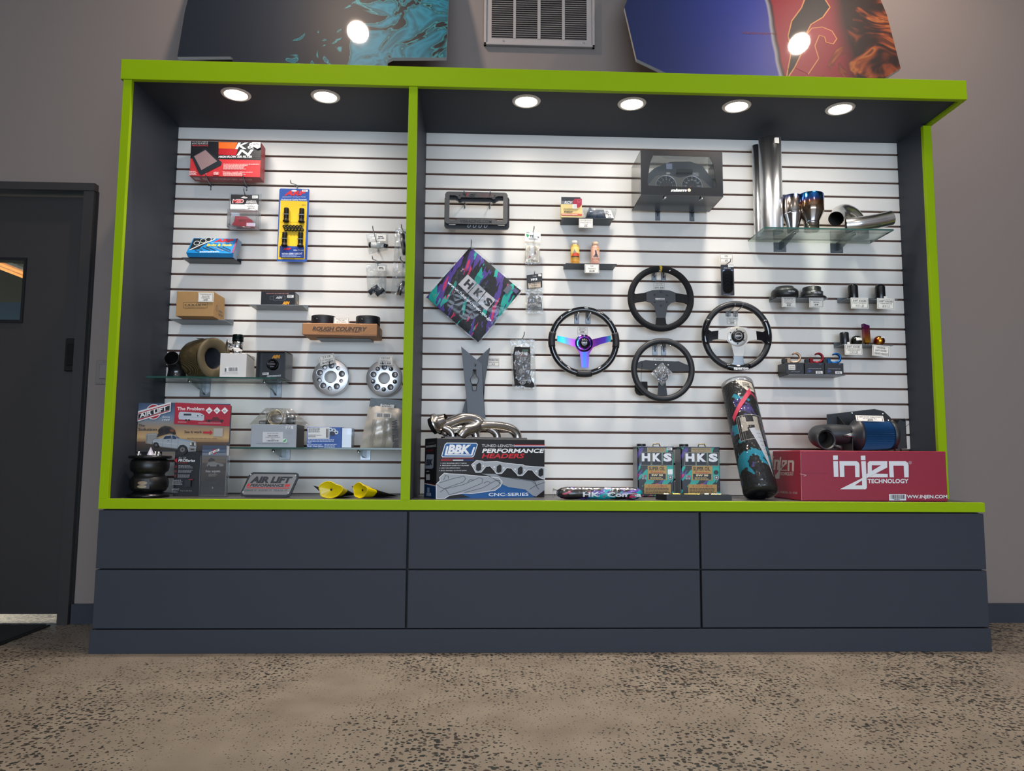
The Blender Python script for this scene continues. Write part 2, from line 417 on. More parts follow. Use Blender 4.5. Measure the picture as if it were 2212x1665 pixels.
CHROME = mat('#d9dadc', 0.12, 1.0, name='chrome'); STEEL = mat('#b9bbbf', 0.28, 1.0, name='steel'); WIRE = mat('#8d8f93', 0.3, 1.0, name='wire')
YW = 0.058; XL, XR, YF = -5.5, 5.9, -9.0
def struct(name, b): return b.build(name, kind='structure')
struct('floor', MB().box(XL-3, XR, YF, 6.2, -0.06, 0, concrete()))
b = MB()
for x0, x1, z0, z1 in ((XL, -2.66, 0, CEIL), (-2.66, -1.69, 2.115, CEIL), (-1.69, XR, 0, CEIL)): b.box(x0, x1, YW, YW+0.14, z0, z1, WALL)
struct('wall_back', b)
struct('wall_left', MB().box(XL-0.15, XL, YF, YW, 0, CEIL, WALL)); struct('wall_right', MB().box(XR, XR+0.15, YF, YW, 0, CEIL, WALL))
struct('ceiling', MB().box(XL-0.15, XR+0.15, YF-0.15, YW+0.14, CEIL, CEIL+0.1, mat('#dedbd5', 0.7, grain=0.05, scale=30)))
b = MB()
for x0, x1, z0, z1 in ((XL, -2.4, 0, CEIL), (4.8, XR, 0, CEIL), (-2.4, 4.8, 0, 0.35), (-2.4, 4.8, 2.65, CEIL)): b.box(x0, x1, YF-0.12, YF, z0, z1, WALL)
struct('wall_front', b)
w1 = thing('window_1', 'wide shopfront window behind the viewer', 'window', (0.5, YF, 0.35), kind='structure')
part('window_frame', w1, lambda b: [b.box(x-0.03, x+0.03, YF-0.02, YF+0.04, 0.35, 2.65, CHAR) for x in (-2.37, 0.0, 2.4, 4.77)] + [b.box(-2.4, 4.8, YF-0.02, YF+0.04, z-0.03, z+0.03, CHAR) for z in (0.38, 2.62)])
boxpart('baseboard_left', None, -1.645, -1.28, YW-0.016, YW, 0, 0.0925, SLATE, kind='structure')
boxpart('baseboard_right', None, 2.454, XR, YW-0.016, YW, 0, 0.0925, SLATE, kind='structure')
# door in its frame
d1 = thing('door_1', 'charcoal door with a small window and black lock plate', 'door', (-2.15, YW, 0), kind='structure')
b = MB()
WX0, WX1, WZ0, WZ1 = -2.36, -1.993, 1.46, 1.76
for x0, x1, z0, z1 in ((-2.64, WX0, 0.04, 2.09), (WX1, -1.70, 0.04, 2.09), (WX0, WX1, 0.04, WZ0), (WX0, WX1, WZ1, 2.09)): b.box(x0, x1, 0.075, 0.12, z0, z1, CHAR)
b.build('door_leaf', d1)
boxpart('pane', d1, WX0, WX1, 0.10, 0.106, WZ0, WZ1, clear('door_glass', '#e8f0ee', 0.05, 0.02))
part('pane_trim', d1, lambda b: [b.box(WX0-0.012, WX1+0.012, 0.066, 0.08, WZ0-0.014, WZ0, BLACK), b.box(WX0-0.012, WX1+0.012, 0.066, 0.08, WZ1, WZ1+0.014, BLACK), b.box(WX1, WX1+0.012, 0.066, 0.08, WZ0, WZ1, BLACK)])
lk = boxpart('lock_plate', d1, -1.760, -1.702, 0.058, 0.076, 1.207, 1.37, mat('#0b0b0c', 0.35), 0.003)
boxpart('latch', lk, -1.748, -1.714, 0.053, 0.059, 1.235, 1.34, mat('#060607', 0.3), 0.002)
part('door_frame', d1, lambda b: [b.box(-1.698, -1.648, 0.022, 0.13, 0, 2.112, CHAR), b.box(-2.72, -1.645, 0.018, 0.13, 2.108, 2.146, CHAR), b.box(-2.72, -2.66, 0.022, 0.13, 0, 2.112, CHAR)])
part('frame_shadow_strip', d1, lambda b: b.box(-1.648, -1.640, 0.045, 0.06, 0.0925, 2.112, BLACK))  # black strip stands in for the shadow line beside the frame
# room beyond the door, seen through the pane and under the leaf
struct('wall_far', MB().box(-8.5, -0.5, 6.0, 6.1, 0, 2.74, mat('#6f8fae', 0.6)).box(-8.5, -0.5, 6.0, 6.1, 2.74, 3.4, mat('#8a8a76', 0.7)))
struct('ceiling_far', MB().box(-8.5, -0.5, 0.2, 6.1, 3.4, 3.5, mat('#8f8f7a', 0.7)))
for i, xa in enumerate((-4.585, -4.69)):
    t = thing('tube_lamp', ['warm tube lamp seen through the door pane, upper of the two', 'warm tube lamp seen through the door pane, lower of the two'][i], 'lamp', (xa, 4.0, 2.7), group='tube lamps beyond the door')
    part('tube', t, lambda b: b.tube([(xa, 3.0, 2.7), (xa, 5.0, 2.7)], 0.013, emit('#ffa45a', 1.6), 8)); boxpart('housing', t, xa-0.03, xa+0.03, 3.0, 5.0, 2.72, 2.75, WHITE); part('hanger', t, lambda b: [b.box(xa-0.004, xa+0.004, y, y+0.008, 2.75, 3.4, BLACK) for y in (3.3, 4.7)])
area('back_room_fill', (-4.4, 3.4, 2.6), 0.8, 130, (1.0, 0.92, 0.75))  # added fill without a fixture, brightens the room beyond the door
area('back_room_fill', (-2.2, 1.2, 3.2), 0.8, 90, (1.0, 0.95, 0.78))  # second added fill, nearer the door
mt = thing('floor_mat', 'black floor mat in front of the charcoal door', 'mat', (-2.3, -0.6, 0))
boxpart('pile', mt, -2.9, -1.73, -1.5, 0.0, 0.0, 0.010, mat('#141414', 0.95, grain=0.5, scale=260, bump=0.8), 0.002)
part('border', mt, lambda b: [b.box(-1.73, -1.712, -1.52, 0.0, 0, 0.007, BLACK, 0.002), b.box(-2.92, -1.712, -1.54, -1.5, 0, 0.007, BLACK, 0.002)])
sw = thing('light_switch', 'beige rocker light switch beside the green cabinet edge', 'switch', (-1.565, YW, 1.2))
SWM = mat('#77706c', 0.45)
boxpart('plate', sw, -1.602, -1.53, YW-0.007, YW, 1.143, 1.263, SWM, 0.002); boxpart('rocker', sw, -1.582, -1.548, YW-0.013, YW-0.006, 1.170, 1.239, mat('#807876', 0.4), 0.002)
for x, z in ((-1.565, 1.253), (-1.565, 1.153)): part('screw', sw, lambda b: b.lathe([(0.0032, 0), (0.0028, 0.0015), (0, 0.0016)], STEEL, (x, YW-0.007, z), 'y', 10))
# wall vent
VM = mat('#a8a09b', 0.45); VD = mat('#9a938f', 0.5)
vt = thing('wall_vent', 'beige louvred air return vent between the two car hoods', 'vent', (0.573, YW, 2.94))
def vframe(b):
    for x0, x1, z0, z1, y in ((0.283, 0.297, 2.937, 3.62, 0.040), (0.850, 0.864, 2.937, 3.62, 0.040), (0.283, 0.864, 2.937, 2.950, 0.040), (0.283, 0.864, 3.607, 3.62, 0.040)): b.box(x0, x1, y-0.004, YW, z0, z1, VM, 0.002)
vf = part('vent_frame', vt, vframe)
part('face_border', vt, lambda b: [b.box(x0, x1, 0.044, YW, z0, z1, VM) for x0, x1, z0, z1 in ((0.299, 0.323, 2.952, 3.605), (0.822, 0.848, 2.952, 3.605), (0.323, 0.822, 2.952, 2.976), (0.323, 0.822, 3.58, 3.605))])
for x0, x1 in ((0.436, 0.450), (0.563, 0.579), (0.692, 0.707)): boxpart('mullion', vt, x0, x1, 0.042, 0.056, 2.976, 3.58, VM)
boxpart('filter_back', vt, 0.323, 0.822, 0.0575, 0.0579, 2.976, 3.58, mat('#6a6563', 0.8))
bl = MB().add([(0.323, 0.044, 2.9775), (0.822, 0.044, 2.9775), (0.822, 0.056, 2.9885), (0.323, 0.056, 2.9885), (0.323, 0.044, 2.9765), (0.822, 0.044, 2.9765), (0.822, 0.056, 2.9875), (0.323, 0.056, 2.9875)], [(0, 1, 2, 3), (7, 6, 5, 4), (4, 5, 1, 0)], VD).build('louver_blade', vt)
for k in range(1, 51):
    o = bl.copy(); COL.objects.link(o); o.parent = vt; o.location.z += 0.0119*k
for x in (0.385, 0.805): part('screw', vt, lambda b: b.lathe([(0.005, 0), (0.004, 0.003), (0, 0.0035)], CHROME, (x, 0.044, 2.963), 'y', 10))
# room downlights (they show as reflections in the hoods and the chrome)
LENS = emit('#ffe2c4', 9.0)
for x, y in ROOM_LIGHTS:
    t = thing('ceiling_light', 'round recessed ceiling light '+('near the cabinet wall' if y > -1 else 'in the middle of the showroom' if y > -5 else 'by the shop window')+(', above the teal flame hood side' if x < 0 else ', above the red hood side'), 'light', (x, y, CEIL), group='showroom ceiling lights')
    part('trim_ring', t, lambda b: b.lathe([(0.068, -0.004), (0.09, -0.004), (0.095, 0.0)], WHITE, (x, y, CEIL), seg=28)); part('lens', t, lambda b: b.lathe([(0.0, -0.003), (0.068, -0.003)], LENS, (x, y, CEIL), seg=28))

# ================================================================== airbrushed hoods on top of the cabinet
def flame_mat(name, stops_bg, fl, thr, xr, scale=3.0, rim='#3fc0c8', base_split=None):
    """Airbrushed panel: base colours along the panel's own width plus curling flames inside a range of it."""
    m, nt, b = nodes(name); L = nt.links.new; N = nt.nodes.new
    tc = N('ShaderNodeTexCoord'); sp = N('ShaderNodeSeparateXYZ'); L(tc.outputs['Object'], sp.inputs[0])
    gx = N('ShaderNodeMapRange'); gx.inputs[1].default_value = -0.66; gx.inputs[2].default_value = 0.66; L(sp.outputs[0], gx.inputs[0])
    wn = N('ShaderNodeTexNoise'); wn.inputs['Scale'].default_value = 2.5; L(tc.outputs['Object'], wn.inputs['Vector'])
    wob = N('ShaderNodeMath'); wob.operation = 'MULTIPLY_ADD'; wob.inputs[1].default_value = 0.05; L(wn.outputs['Fac'], wob.inputs[0]); L(gx.outputs[0], wob.inputs[2])
    cr = N('ShaderNodeValToRGB'); e = cr.color_ramp.elements
    while len(e) < len(stops_bg): e.new(0.5)
    for k, (p, c) in enumerate(stops_bg): e[k].position = p; e[k].color = lin(c)
    L(wob.outputs[0], cr.inputs[0])
    nz = N('ShaderNodeTexNoise'); nz.inputs['Scale'].default_value = scale; nz.inputs['Detail'].default_value = 2.5; nz.inputs['Distortion'].default_value = 2.6; L(tc.outputs['Object'], nz.inputs['Vector'])
    msk = N('ShaderNodeMapRange'); msk.inputs[1].default_value = xr[0]; msk.inputs[2].default_value = xr[1]; msk.inputs[3].default_value = 0; msk.inputs[4].default_value = 1; hz = N('ShaderNodeMath'); hz.operation = 'MULTIPLY_ADD'; hz.inputs[1].default_value = -0.45; hz.inputs[2].default_value = 0.13; L(sp.outputs[2], hz.inputs[0]); hs = N('ShaderNodeMath'); hs.operation = 'ADD'; L(hz.outputs[0], hs.inputs[0]); L(wob.outputs[0], hs.inputs[1]); L(hs.outputs[0], msk.inputs[0])
    fa = N('ShaderNodeMath'); fa.operation = 'MULTIPLY_ADD'; fa.inputs[1].default_value = 0.42; fa.inputs[2].default_value = -0.42
    L(msk.outputs[0], fa.inputs[0]); ad = N('ShaderNodeMath'); ad.operation = 'ADD'; L(nz.outputs['Fac'], ad.inputs[0]); L(fa.outputs[0], ad.inputs[1])
    fr = N('ShaderNodeValToRGB'); f = fr.color_ramp.elements
    while len(f) < len(fl): f.new(0.5)
    for k, (p, c, a) in enumerate(fl): f[k].position = p; f[k].color = lin(c)[:3]+(a,)
    L(ad.outputs[0], fr.inputs[0])
    mx = N('ShaderNodeMix'); mx.data_type = 'RGBA'; L(fr.outputs['Alpha'], mx.inputs[0]); L(cr.outputs[0], mx.inputs[6]); L(fr.outputs[0], mx.inputs[7])
    L(mx.outputs[2], b.inputs['Base Color']); b.inputs['Roughness'].default_value = 0.5; b.inputs['Specular IOR Level'].default_value = 0.1; b.inputs['Coat Weight'].default_value = 0.7; b.inputs['Coat Roughness'].default_value = 0.03
    return m
TILT = -0.314
def hood(label, xc, outline, m):
    t = thing('car_hood', label, 'car hood', (xc, -0.30, 2.514), (TILT, 0, 0))
    k = 1/math.cos(TILT)
    pts = [(x-xc, (z-2.514)*k) for x, z in outline]
    EDGE = mat('#c9c4bd', 0.4)
    b = MB(); b.prism(pts, 0.0, 0.018, m, side=EDGE); b.build('panel', t, local=True)
    b = MB(); xs = [p[0] for p in pts]; b.box(min(xs)+0.12, max(xs)-0.12, 0.018, 0.035, 0.25, 1.0, mat('#2a2a2c', 0.6)); b.build('inner_brace', t, local=True)
    return t
m1 = flame_mat('teal_flame_airbrush', [(0, '#151b26'), (0.42, '#1b222c'), (0.55, '#141820'), (1, '#12141a')],
               [(0.40, '#1a3a44', 0), (0.432, '#2a7f86', 0.9), (0.445, '#143f48', 1.0), (0.56, '#1a6a80', 1.0), (0.7, '#124a58', 1)], 0.5, (0.28, 0.72), 4.6)
h1 = hood('dark navy car hood airbrushed with curling teal flames', -0.525,
          [(-1.157, 2.668), (-0.912, 2.678), (-0.898, 2.668), (-0.892, 2.520), (-0.175, 2.520), (-0.172, 2.68), (-0.150, 2.696), (0.106, 2.706), (0.106, 3.30), (0.02, 3.50), (-1.05, 3.50), (-1.168, 3.30), (-1.172, 2.95)], m1)
m2 = flame_mat('blue_red_fire_airbrush', [(0, '#1c2a52'), (0.15, '#232f5e'), (0.50, '#2c3a8a'), (0.555, '#313a86'), (0.562, '#8d8d93'), (0.575, '#14161c'), (0.585, '#7e1f2c'), (0.80, '#6e1a26'), (0.86, '#1b1114'), (1, '#1c0f0e')],
               [(0.40, '#30120c', 0), (0.46, '#4a2014', 0.75), (0.53, '#7a3a1c', 0.9), (0.58, '#8f5526', 0.95), (0.66, '#5a2416', 0.8)], 0.5, (0.62, 0.92), 5.0)
h2 = hood('blue and red car hood airbrushed with orange fire', 1.67,
          [(1.026, 2.727), (1.136, 2.662), (1.37, 2.522), (2.04, 2.522), (2.240, 2.650), (2.330, 2.712), (2.338, 3.06), (2.30, 3.42), (1.12, 3.42), (0.99, 3.06)], m2)
# painted tribal flame, pin stripes and faint lettering on the second hood
def hood_face(xc): return lambda s, t, n: (s-xc, -n, (t-2.514)/math.cos(TILT))
pr = Print(h2, hood_face(1.67), name='painted_flame', local=True)
trib = [(1.765, 2.69), (1.80, 2.80), (1.80, 2.90), (1.835, 3.0), (1.90, 3.09), (1.95, 3.2), (2.02, 3.2), (2.05, 3.10), (2.0, 3.03), (1.93, 2.98), (1.885, 2.9), (1.855, 2.80), (1.80, 2.70), (1.745, 2.62)]
HP = lambda h: mat(h, 0.5, coat=0.7, spec=0.1)
pr.poly(trib, HP('#12151b')); pr.line(trib + trib[:1], 0.006, HP('#b07848'))
red = [(1.80, 2.70), (1.855, 2.80), (1.885, 2.90), (1.93, 2.955), (1.985, 2.965), (2.03, 2.94), (2.045, 2.89), (2.02, 2.855), (1.985, 2.865), (1.985, 2.90), (1.96, 2.91), (1.925, 2.84), (1.93, 2.76), (1.86, 2.66)]
pr.poly(red, HP('#7e2530')); pr.line(red, 0.005, HP('#b07848'))
pr.text('motorsports', 1.66, 2.905, 0.018, HP('#7a3a34'), w=0.17)

# ================================================================== the display cabinet
cb = thing('display_cabinet', 'long built-in display cabinet with lime green edges, slate drawers and white slatwall', 'cabinet', (0.59, -0.25, 0))
boxpart('toe_kick', cb, -1.279, 2.453, -0.499, 0.05, 0, 0.094, SLATE, 0.001)
boxpart('carcass', cb, -1.268, 2.446, -0.470, 0.05, 0.094, 0.575, mat('#15171b', 0.7))
for r, (z0, z1) in enumerate(((0.0985, 0.3325), (0.3380, 0.5725))):
    for x0, x1 in ((-1.273, -0.0115), (-0.0030, 1.2165), (1.2250, 2.451)): boxpart('drawer_front', cb, x0, x1, -0.494, -0.472, z0, z1, SLATE, 0.0015)
boxpart('green_rail', cb, -1.2765, 2.4577, -0.496, -0.470, 0.5785, 0.6195, GREEN, 0.001)
boxpart('display_deck', cb, -1.2765, 2.4577, -0.470, 0.05, 0.5785, 0.619, mat('#4a4a4a', 0.38, grain=0.04, scale=12), 0)
for nm, x0, x1, yf in (('end_panel', -1.2765, -1.2405, -0.496), ('divider_panel', -0.0407, -0.0024, -0.496), ('end_panel', 2.431, 2.471, -0.232)):
    p = boxpart(nm, cb, x0, x1, yf+0.022, 0.05, 0.619, 2.436, SLATE); boxpart('green_edge', p, x0, x1, yf, yf+0.022, 0.6195, 2.4245, GREEN, 0.001)
boxpart('soffit', cb, -1.25, 2.455, -0.474, 0.05, 2.436, 2.45, SLATE)
boxpart('header_beam', cb, -1.288, 2.4746, -0.500, -0.476, 2.4243, 2.5141, GREEN, 0.001)
boxpart('header_return', cb, 2.452, 2.4746, -0.476, 0.05, 2.4243, 2.5141, GREEN); boxpart('header_return', cb, -1.288, -1.2657, -0.476, 0.05, 2.4243, 2.5141, GREEN)
boxpart('cabinet_top', cb, -1.2657, 2.452, -0.476, 0.05, 2.49, 2.512, SLATE)
SLATM = mat('#e4e0d8', 0.42, grain=0.015, scale=5, name='white_slat_melamine'); BROWN = mat('#5b3d31', 0.7, grain=0.1, scale=60, name='brown_groove')
def groove(k): return 2.3722-0.0762*k
for x0, x1 in ((-1.2405, -0.0407), (-0.0024, 2.431)):
    sp = boxpart('slatwall_panel', cb, x0, x1, 0.010, 0.05, 0.619, 2.436, BROWN)
    for k in range(25):
        z1 = 2.436 if k == 0 else groove(k-1)-0.0052; z0 = 0.6195 if k == 24 else groove(k)+0.0052
        if k == 24: continue
        if k == 23: z0 = 0.6215
        boxpart('slat', sp, x0, x1, 0.0, 0.0101, z0, z1, SLATM, 0.0012)
CANLENS = emit('#fff4e4', 22.0); CANRING = mat('#d8d2c8', 0.4)
for k, x in enumerate(CAN_X):
    lab = ['leftmost round downlight in the cabinet ceiling, above the red and black filter box', 'round downlight in the cabinet ceiling, just left of the green divider', 'round downlight in the cabinet ceiling, just right of the green divider', 'round downlight in the cabinet ceiling, above the boxed gauge cluster', 'round downlight in the cabinet ceiling, above the tall steel tubes', 'rightmost round downlight in the cabinet ceiling'][k]
    t = thing('downlight', lab, 'light', (x, CAN_Y, SOFFIT), group='cabinet downlights')
    part('trim_ring', t, lambda b: b.lathe([(0.049, -0.002), (0.052, -0.006), (0.063, -0.004), (0.066, 0.0)], CANRING, (x, CAN_Y, SOFFIT), seg=36)); part('lens', t, lambda b: b.lathe([(0, -0.0035), (0.050, -0.0035)], CANLENS, (x, CAN_Y, SOFFIT), seg=36))
# ================================================================== shop fittings
def wire_hook(label, x, z, length, dx=0.0, rise=0.0, group='wire slatwall hooks', clip=None, tip=0.012):
    t = thing('slatwall_hook', label, 'hook', (x, 0, z), group=group)
    part('rod', t, lambda b: b.tube([(x, 0.004, z), (x, -0.012, z+0.001), (x+dx*0.5, -length*0.55, z+rise*0.5), (x+dx*0.93, -length*0.93, z+rise), (x+dx, -length, z+rise+tip)], 0.0024, WIRE, 8))
    part('back_wire', t, lambda b: (b.tube([(x, -0.004, z+0.004), (x, -0.004, z-0.024)], 0.0026, WIRE, 8), b.tube([(x-0.013, -0.003, z), (x+0.013, -0.003, z)], 0.0022, WIRE, 8)))
    if clip: boxpart('plastic_clip', t, x-0.012, x+0.012, -0.009, -0.0025, z-0.022, z+0.006, clip, 0.002)
    return t
def plate_hook(label, x, ztop, length, dx, rise, w=0.024, hgt=0.07, zrod=0.03, m=None):
    m = m or mat('#6f7276', 0.35, 0.9)
    t = thing('slatwall_hook', label, 'hook', (x, 0, ztop-hgt), group='plate slatwall hooks')
    boxpart('back_plate', t, x-w/2, x+w/2, -0.004, 0.0, ztop-hgt, ztop, m, 0.001)
    boxpart('slot_mark', t, x-0.003, x+0.003, -0.0048, -0.0039, ztop-hgt*0.75, ztop-hgt*0.3, BLACK)
    z = ztop-zrod
    part('rod', t, lambda b: b.tube([(x, -0.002, z-0.012), (x, -0.006, z-0.010), (x+dx*0.6, -length*0.66, z+rise*0.30), (x+dx*0.95, -length*0.9, z+rise*0.75), (x+dx, -length, z+rise)], 0.0032, CHROME, 10))
    part('ball_tip', t, lambda b: b.lathe([(0, -0.0045), (0.003, -0.0035), (0.0045, 0), (0.003, 0.0035), (0, 0.0045)], CHROME, (x+dx, -length, z+rise), seg=12))
    return t
SHD = mat('#2e3338', 0.4, name='dark_shelf'); SHG = mat('#6b7175', 0.35, name='grey_shelf')
def small_shelf(label, x0, x1, k, depth=0.11, m=None):
    z = groove(k)-0.019; m = m or SHG
    t = thing('slatwall_shelf', label, 'shelf', ((x0+x1)/2, 0, z), group='small slatwall shelves')
    boxpart('shelf_plate', t, x0, x1, -depth, 0.0, z-0.004, z, m, 0.0008)
    boxpart('back_lip', t, x0, x1, -0.0035, -0.0003, z, groove(k)+0.004, m)
    return t
GTOP = clear('shelf_glass', '#f1f8f5', 0.04, 0.02); GEDGE = mat('#2a4f48', 0.12, name='green_glass_edge')
def glass_shelf(label, x0, x1, z, depth, plates, zp):
    t = thing('glass_shelf', label, 'shelf', ((x0+x1)/2, 0, z-0.008))
    b = MB(); b.box(x0, x1, -depth, -0.003, z-0.007, z, GTOP)
    e = b.mi(GEDGE)
    for i in (2, 3, 5): b.m[i] = e
    b.build('glass_sheet', t)
    for xa, xb in plates:
        br = boxpart('bracket', t, xa, xb, -0.004, 0.0, zp, z-0.0075, mat('#8a8d90', 0.3, 1.0), 0.001)
        xm = (xa+xb)/2
        part('bracket_arm', br, lambda b: b.prism([(-0.004, z-0.0078), (-depth*0.82, z-0.0078), (-depth*0.84, z-0.018), (-0.05, z-0.045), (-0.004, zp+0.01)], xm-0.005, xm+0.005, clear('bracket_acrylic', '#cfd6d4', 0.10, 0.05), axis='x'))
        part('front_rest', br, lambda b: b.lathe([(0.008, -0.006), (0.008, 0), (0.006, 0.003), (0, 0.004)], CHROME, (xm, -depth*0.80, z-0.0135), seg=14))
    return t
CARD = mat('#e9e4da', 0.6, name='card_stock')
def price_card(label, x0, x1, z0, z1, y, rows, rot=0.0, tilt=0.0, group='price cards'):
    """rows: (text, cap height share, baseline share, width share, bold)"""
    xc, zc = (x0+x1)/2, (z0+z1)/2; w, h = x1-x0, z1-z0
    t = thing('price_card', label, 'price card', (xc, y, zc), (tilt, rot, 0), group=group)
    boxpart('card', t, -w/2, w/2, -0.0006, 0.0006, -h/2, h/2, CARD, local=True)
    p = Print(t, lambda s, v, n: ((s-0.5)*w, -0.0006-n, (v-0.5)*h), name='printing', local=True)
    p.frame(0.05, 0.08, 0.95, 0.92, 0.018, '#1c1c1e')
    for tx, hh, bl, ww, bd in rows: p.text(tx, 0.5, bl, hh, '#19191b', w=ww, bold=bd, sh=0.2 if bd < 0.01 else 0.05)
    return t
def carton(name, label, x0, x1, y0, y1, z0, z1, m, bev=0.0012, cat='box', group=None):
    t = thing(name, label, cat, ((x0+x1)/2, (y0+y1)/2, z0), group=group)
    body = boxpart('carton', t, x0, x1, y0, y1, z0, z1, m, bev)
    return t
def film_bag(t, corners, y, thick, m, name='bag', n=16, seed=1, crumple=0.004, flat_top=True):
    """Pillow of thin film; corners TL,TR,BR,BL as (x,z)."""
    (ax, az), (bx, bz), (cx, cz), (dx, dz) = corners
    rnd = random.Random(seed); ph = [rnd.uniform(0, 6.28) for _ in range(8)]
    def f(sgn):
        def g(u, v):
            x = (dx*(1-u)+cx*u)*(1-v)+(ax*(1-u)+bx*u)*v; z = (dz*(1-u)+cz*u)*(1-v)+(az*(1-u)+bz*u)*v
            e = math.sin(PI*u)**0.6*math.sin(PI*min(1, v*1.02))**0.6 if 0 < u < 1 and 0 < v < 0.98 else 0
            if flat_top: e *= min(1, 2.2*(1-v)+0.15)
            w = crumple*(math.sin(17*u+ph[0]+5*v)+math.sin(23*v+ph[1]-7*u)+0.6*math.sin(41*u+31*v+ph[2]))*(0.3+e)
            return (x, y-sgn*thick*0.5*e-w, z)
        return g
    b = MB(); b.grid(f(1), n, n, m); b.grid(f(-1), n, n, m); return b.build(name, t)
BAG = clear('polybag_film', '#f2f4f4', 0.06, 0.12, crinkle=0.9, haze=0.10, scale=40)
BLISTER = clear('blister_plastic', '#f0f2f4', 0.08, 0.06, haze=0.04)

# ================================================================== left bay
# ---- air filter box
k = 3
for i, x in enumerate((-1.066, -0.890)):
    wire_hook(['wire hook under the left end of the red and black filter box', 'wire hook under the right end of the red and black filter box'][i], x, 2.137, 0.135, 0.022, 0.0)
t = carton('air_filter_box', 'red and black air filter box resting on two wire hooks', -1.128, -0.792, -0.115, -0.045, 2.142, 2.316, mat('#a31f24', 0.4, grain=0.04, scale=50))
p = Print(t, face_y(-1.128, -0.792, 2.142, 2.316, -0.115), [(345, 235), (1330, 262), (1310, 775), (320, 755)])
p.poly([(345, 235), (1330, 262), (1320, 525), (333, 495)], '#17171a'); p.poly([(333, 495), (1320, 525), (1310, 775), (320, 755)], '#cf3236')
for i in range(30): p.line([(348+i*33, 240+i*0.9), (336+i*33, 500+i*0.9)], 3, '#26262a')
for i in range(8): p.line([(345-i*1.6, 262+i*31), (1328-i*1.4, 290+i*31)], 3, '#26262a')
p.poly([(735, 255), (1000, 262), (965, 358), (735, 350)], '#ee6a1b'); p.poly([(735, 352), (1005, 362), (978, 452), (732, 443)], '#b8131f')
p.text('K', 1060, 356, 88, '#f4f2ee', w=185, bold=0.03, sh=0.25); p.text('&', 1190, 352, 80, '#f4f2ee', w=95, bold=0.02, sh=0.15); p.text('N', 1105, 452, 82, '#f4f2ee', w=240, bold=0.03, sh=0.3)
p.text('HIGH-FLOW AIR FILTER', 968, 490, 30, '#f6f4f0', w=470, bold=0.03, sh=0.2)
for j, (s, yy) in enumerate((('WASHABLE', 262), ('REUSABLE', 288))): p.text(s, 475, yy, 18, '#c9c6c2', w=225, bold=0.01)
p.text('PERFORMANCE', 475, 318, 20, '#e0565a', w=225, bold=0.01)
p.poly([(545, 348), (780, 555), (770, 600), (490, 748), (460, 725), (358, 480)], '#20262a'); p.poly([(548, 372), (715, 540), (490, 672), (388, 465)], '#8d6f70')
for i in range(15): p.line([(398+i*7, 480+i*13.5), (560+i*10.8, 384+i*11.2)], 4, '#c3a2a0')
p.text('Designed to increase horsepower & acceleration', 1055, 594, 17, '#f6e9e6', w=500); p.lines(805, 605, 340, 9, 4, '#f0c9c5', seed=2); p.text('Washable / reusable / lifetime product', 1005, 714, 17, '#f6e9e6', w=420); p.lines(800, 722, 330, 8, 3, '#f0c9c5', seed=3)
p.lines(330, 695, 110, 9, 4, '#f3d5d2', seed=4); p.disc(712, 728, 45, '#d9534f', ry=28); p.lines(672, 708, 88, 9, 3, '#f0d9d6', seed=8)
p.poly([(1210, 266), (1330, 270), (1326, 345), (1285, 368), (1240, 340), (1205, 335)], '#f3f1ed'); p.lines(1225, 285, 90, 9, 2, '#55555a', seed=5)
p = Print(t, lambda s, v, n: (-1.128+0.336*s, -0.045-0.07*v, 2.142-n), name='bottom_printing')
p.rect(0, 0, 1, 1, '#8f1d22'); p.text("THE WORLD'S BEST AIR FILTER", 0.58, 0.40, 0.26, '#d9b9b6', w=0.56, bold=0.01); p.rect(0.03, 0.3, 0.11, 0.75, '#b9a6a3'); p.disc(0.18, 0.5, 0.035, '#b98a88', ry=0.25)
# ---- ignition part in blister pack
wire_hook('wire hook holding the clear blister pack with the red cap', -0.885, 2.0674, 0.14, 0.026, 0.0)
t = thing('blister_pack', 'clear blister pack with a red ignition cap and black header card', 'blister pack', (-0.87, -0.09, 1.885))
part('header_card', t, lambda b: b.prism([(-0.936, 2.064), (-0.803, 2.064), (-0.806, 1.984), (-0.938, 1.986)], -0.086, -0.085, mat('#d9d7d3', 0.5)))
p = Print(t, face_y(-0.937, -0.803, 1.984, 2.064, -0.086), [(915, 975), (1305, 985), (1290, 1212), (890, 1195)])
p.poly([(915, 975), (1305, 985), (1300, 1122), (905, 1106)], '#19191c'); p.text('MSD', 1005, 1092, 45, '#e8e2e0', w=165, bold=0.08, sh=0.25); p.text('MSD', 1005, 1090, 41, '#c41f2a', w=152, bold=0.04, sh=0.25)
p.text('AutoMotive', 1195, 1078, 18, '#e6e4e2', w=140, bold=0.02); p.text('PERFORMANCE', 1195, 1100, 17, '#e6e4e2', w=150, bold=0.02); p.rect(1210, 995, 1292, 1032, '#efeeea'); p.lines(1218, 1003, 66, 7, 2, '#55555a')
p.rect(1098, 1108, 1282, 1200, '#f2f0ec'); p.lines(1130, 1118, 120, 7, 3, '#4a4a4e', seed=7); p.bars(1138, 1162, 1242, 1182, '#2b2b2e'); p.poly([(1050, 1022), (1100, 1003), (1150, 1028), (1110, 1038)], '#cfcac4')
def shell(b):
    b.prism([(-0.945, 2.07), (-0.79, 2.07), (-0.79, 1.884), (-0.945, 1.890)], -0.084, -0.0825, BLISTER)
    b.box(-0.935, -0.795, -0.135, -0.085, 1.886, 1.978, BLISTER, 0.006, 2)
part('blister_shell', t, shell)
cap = part('red_cap', t, lambda b: b.prism([(-0.912, 1.900), (-0.902, 1.915), (-0.898, 1.943), (-0.845, 1.942), (-0.818, 1.925), (-0.812, 1.893), (-0.86, 1.893)], -0.128, -0.095, mat('#b3122e', 0.35), smooth=False))
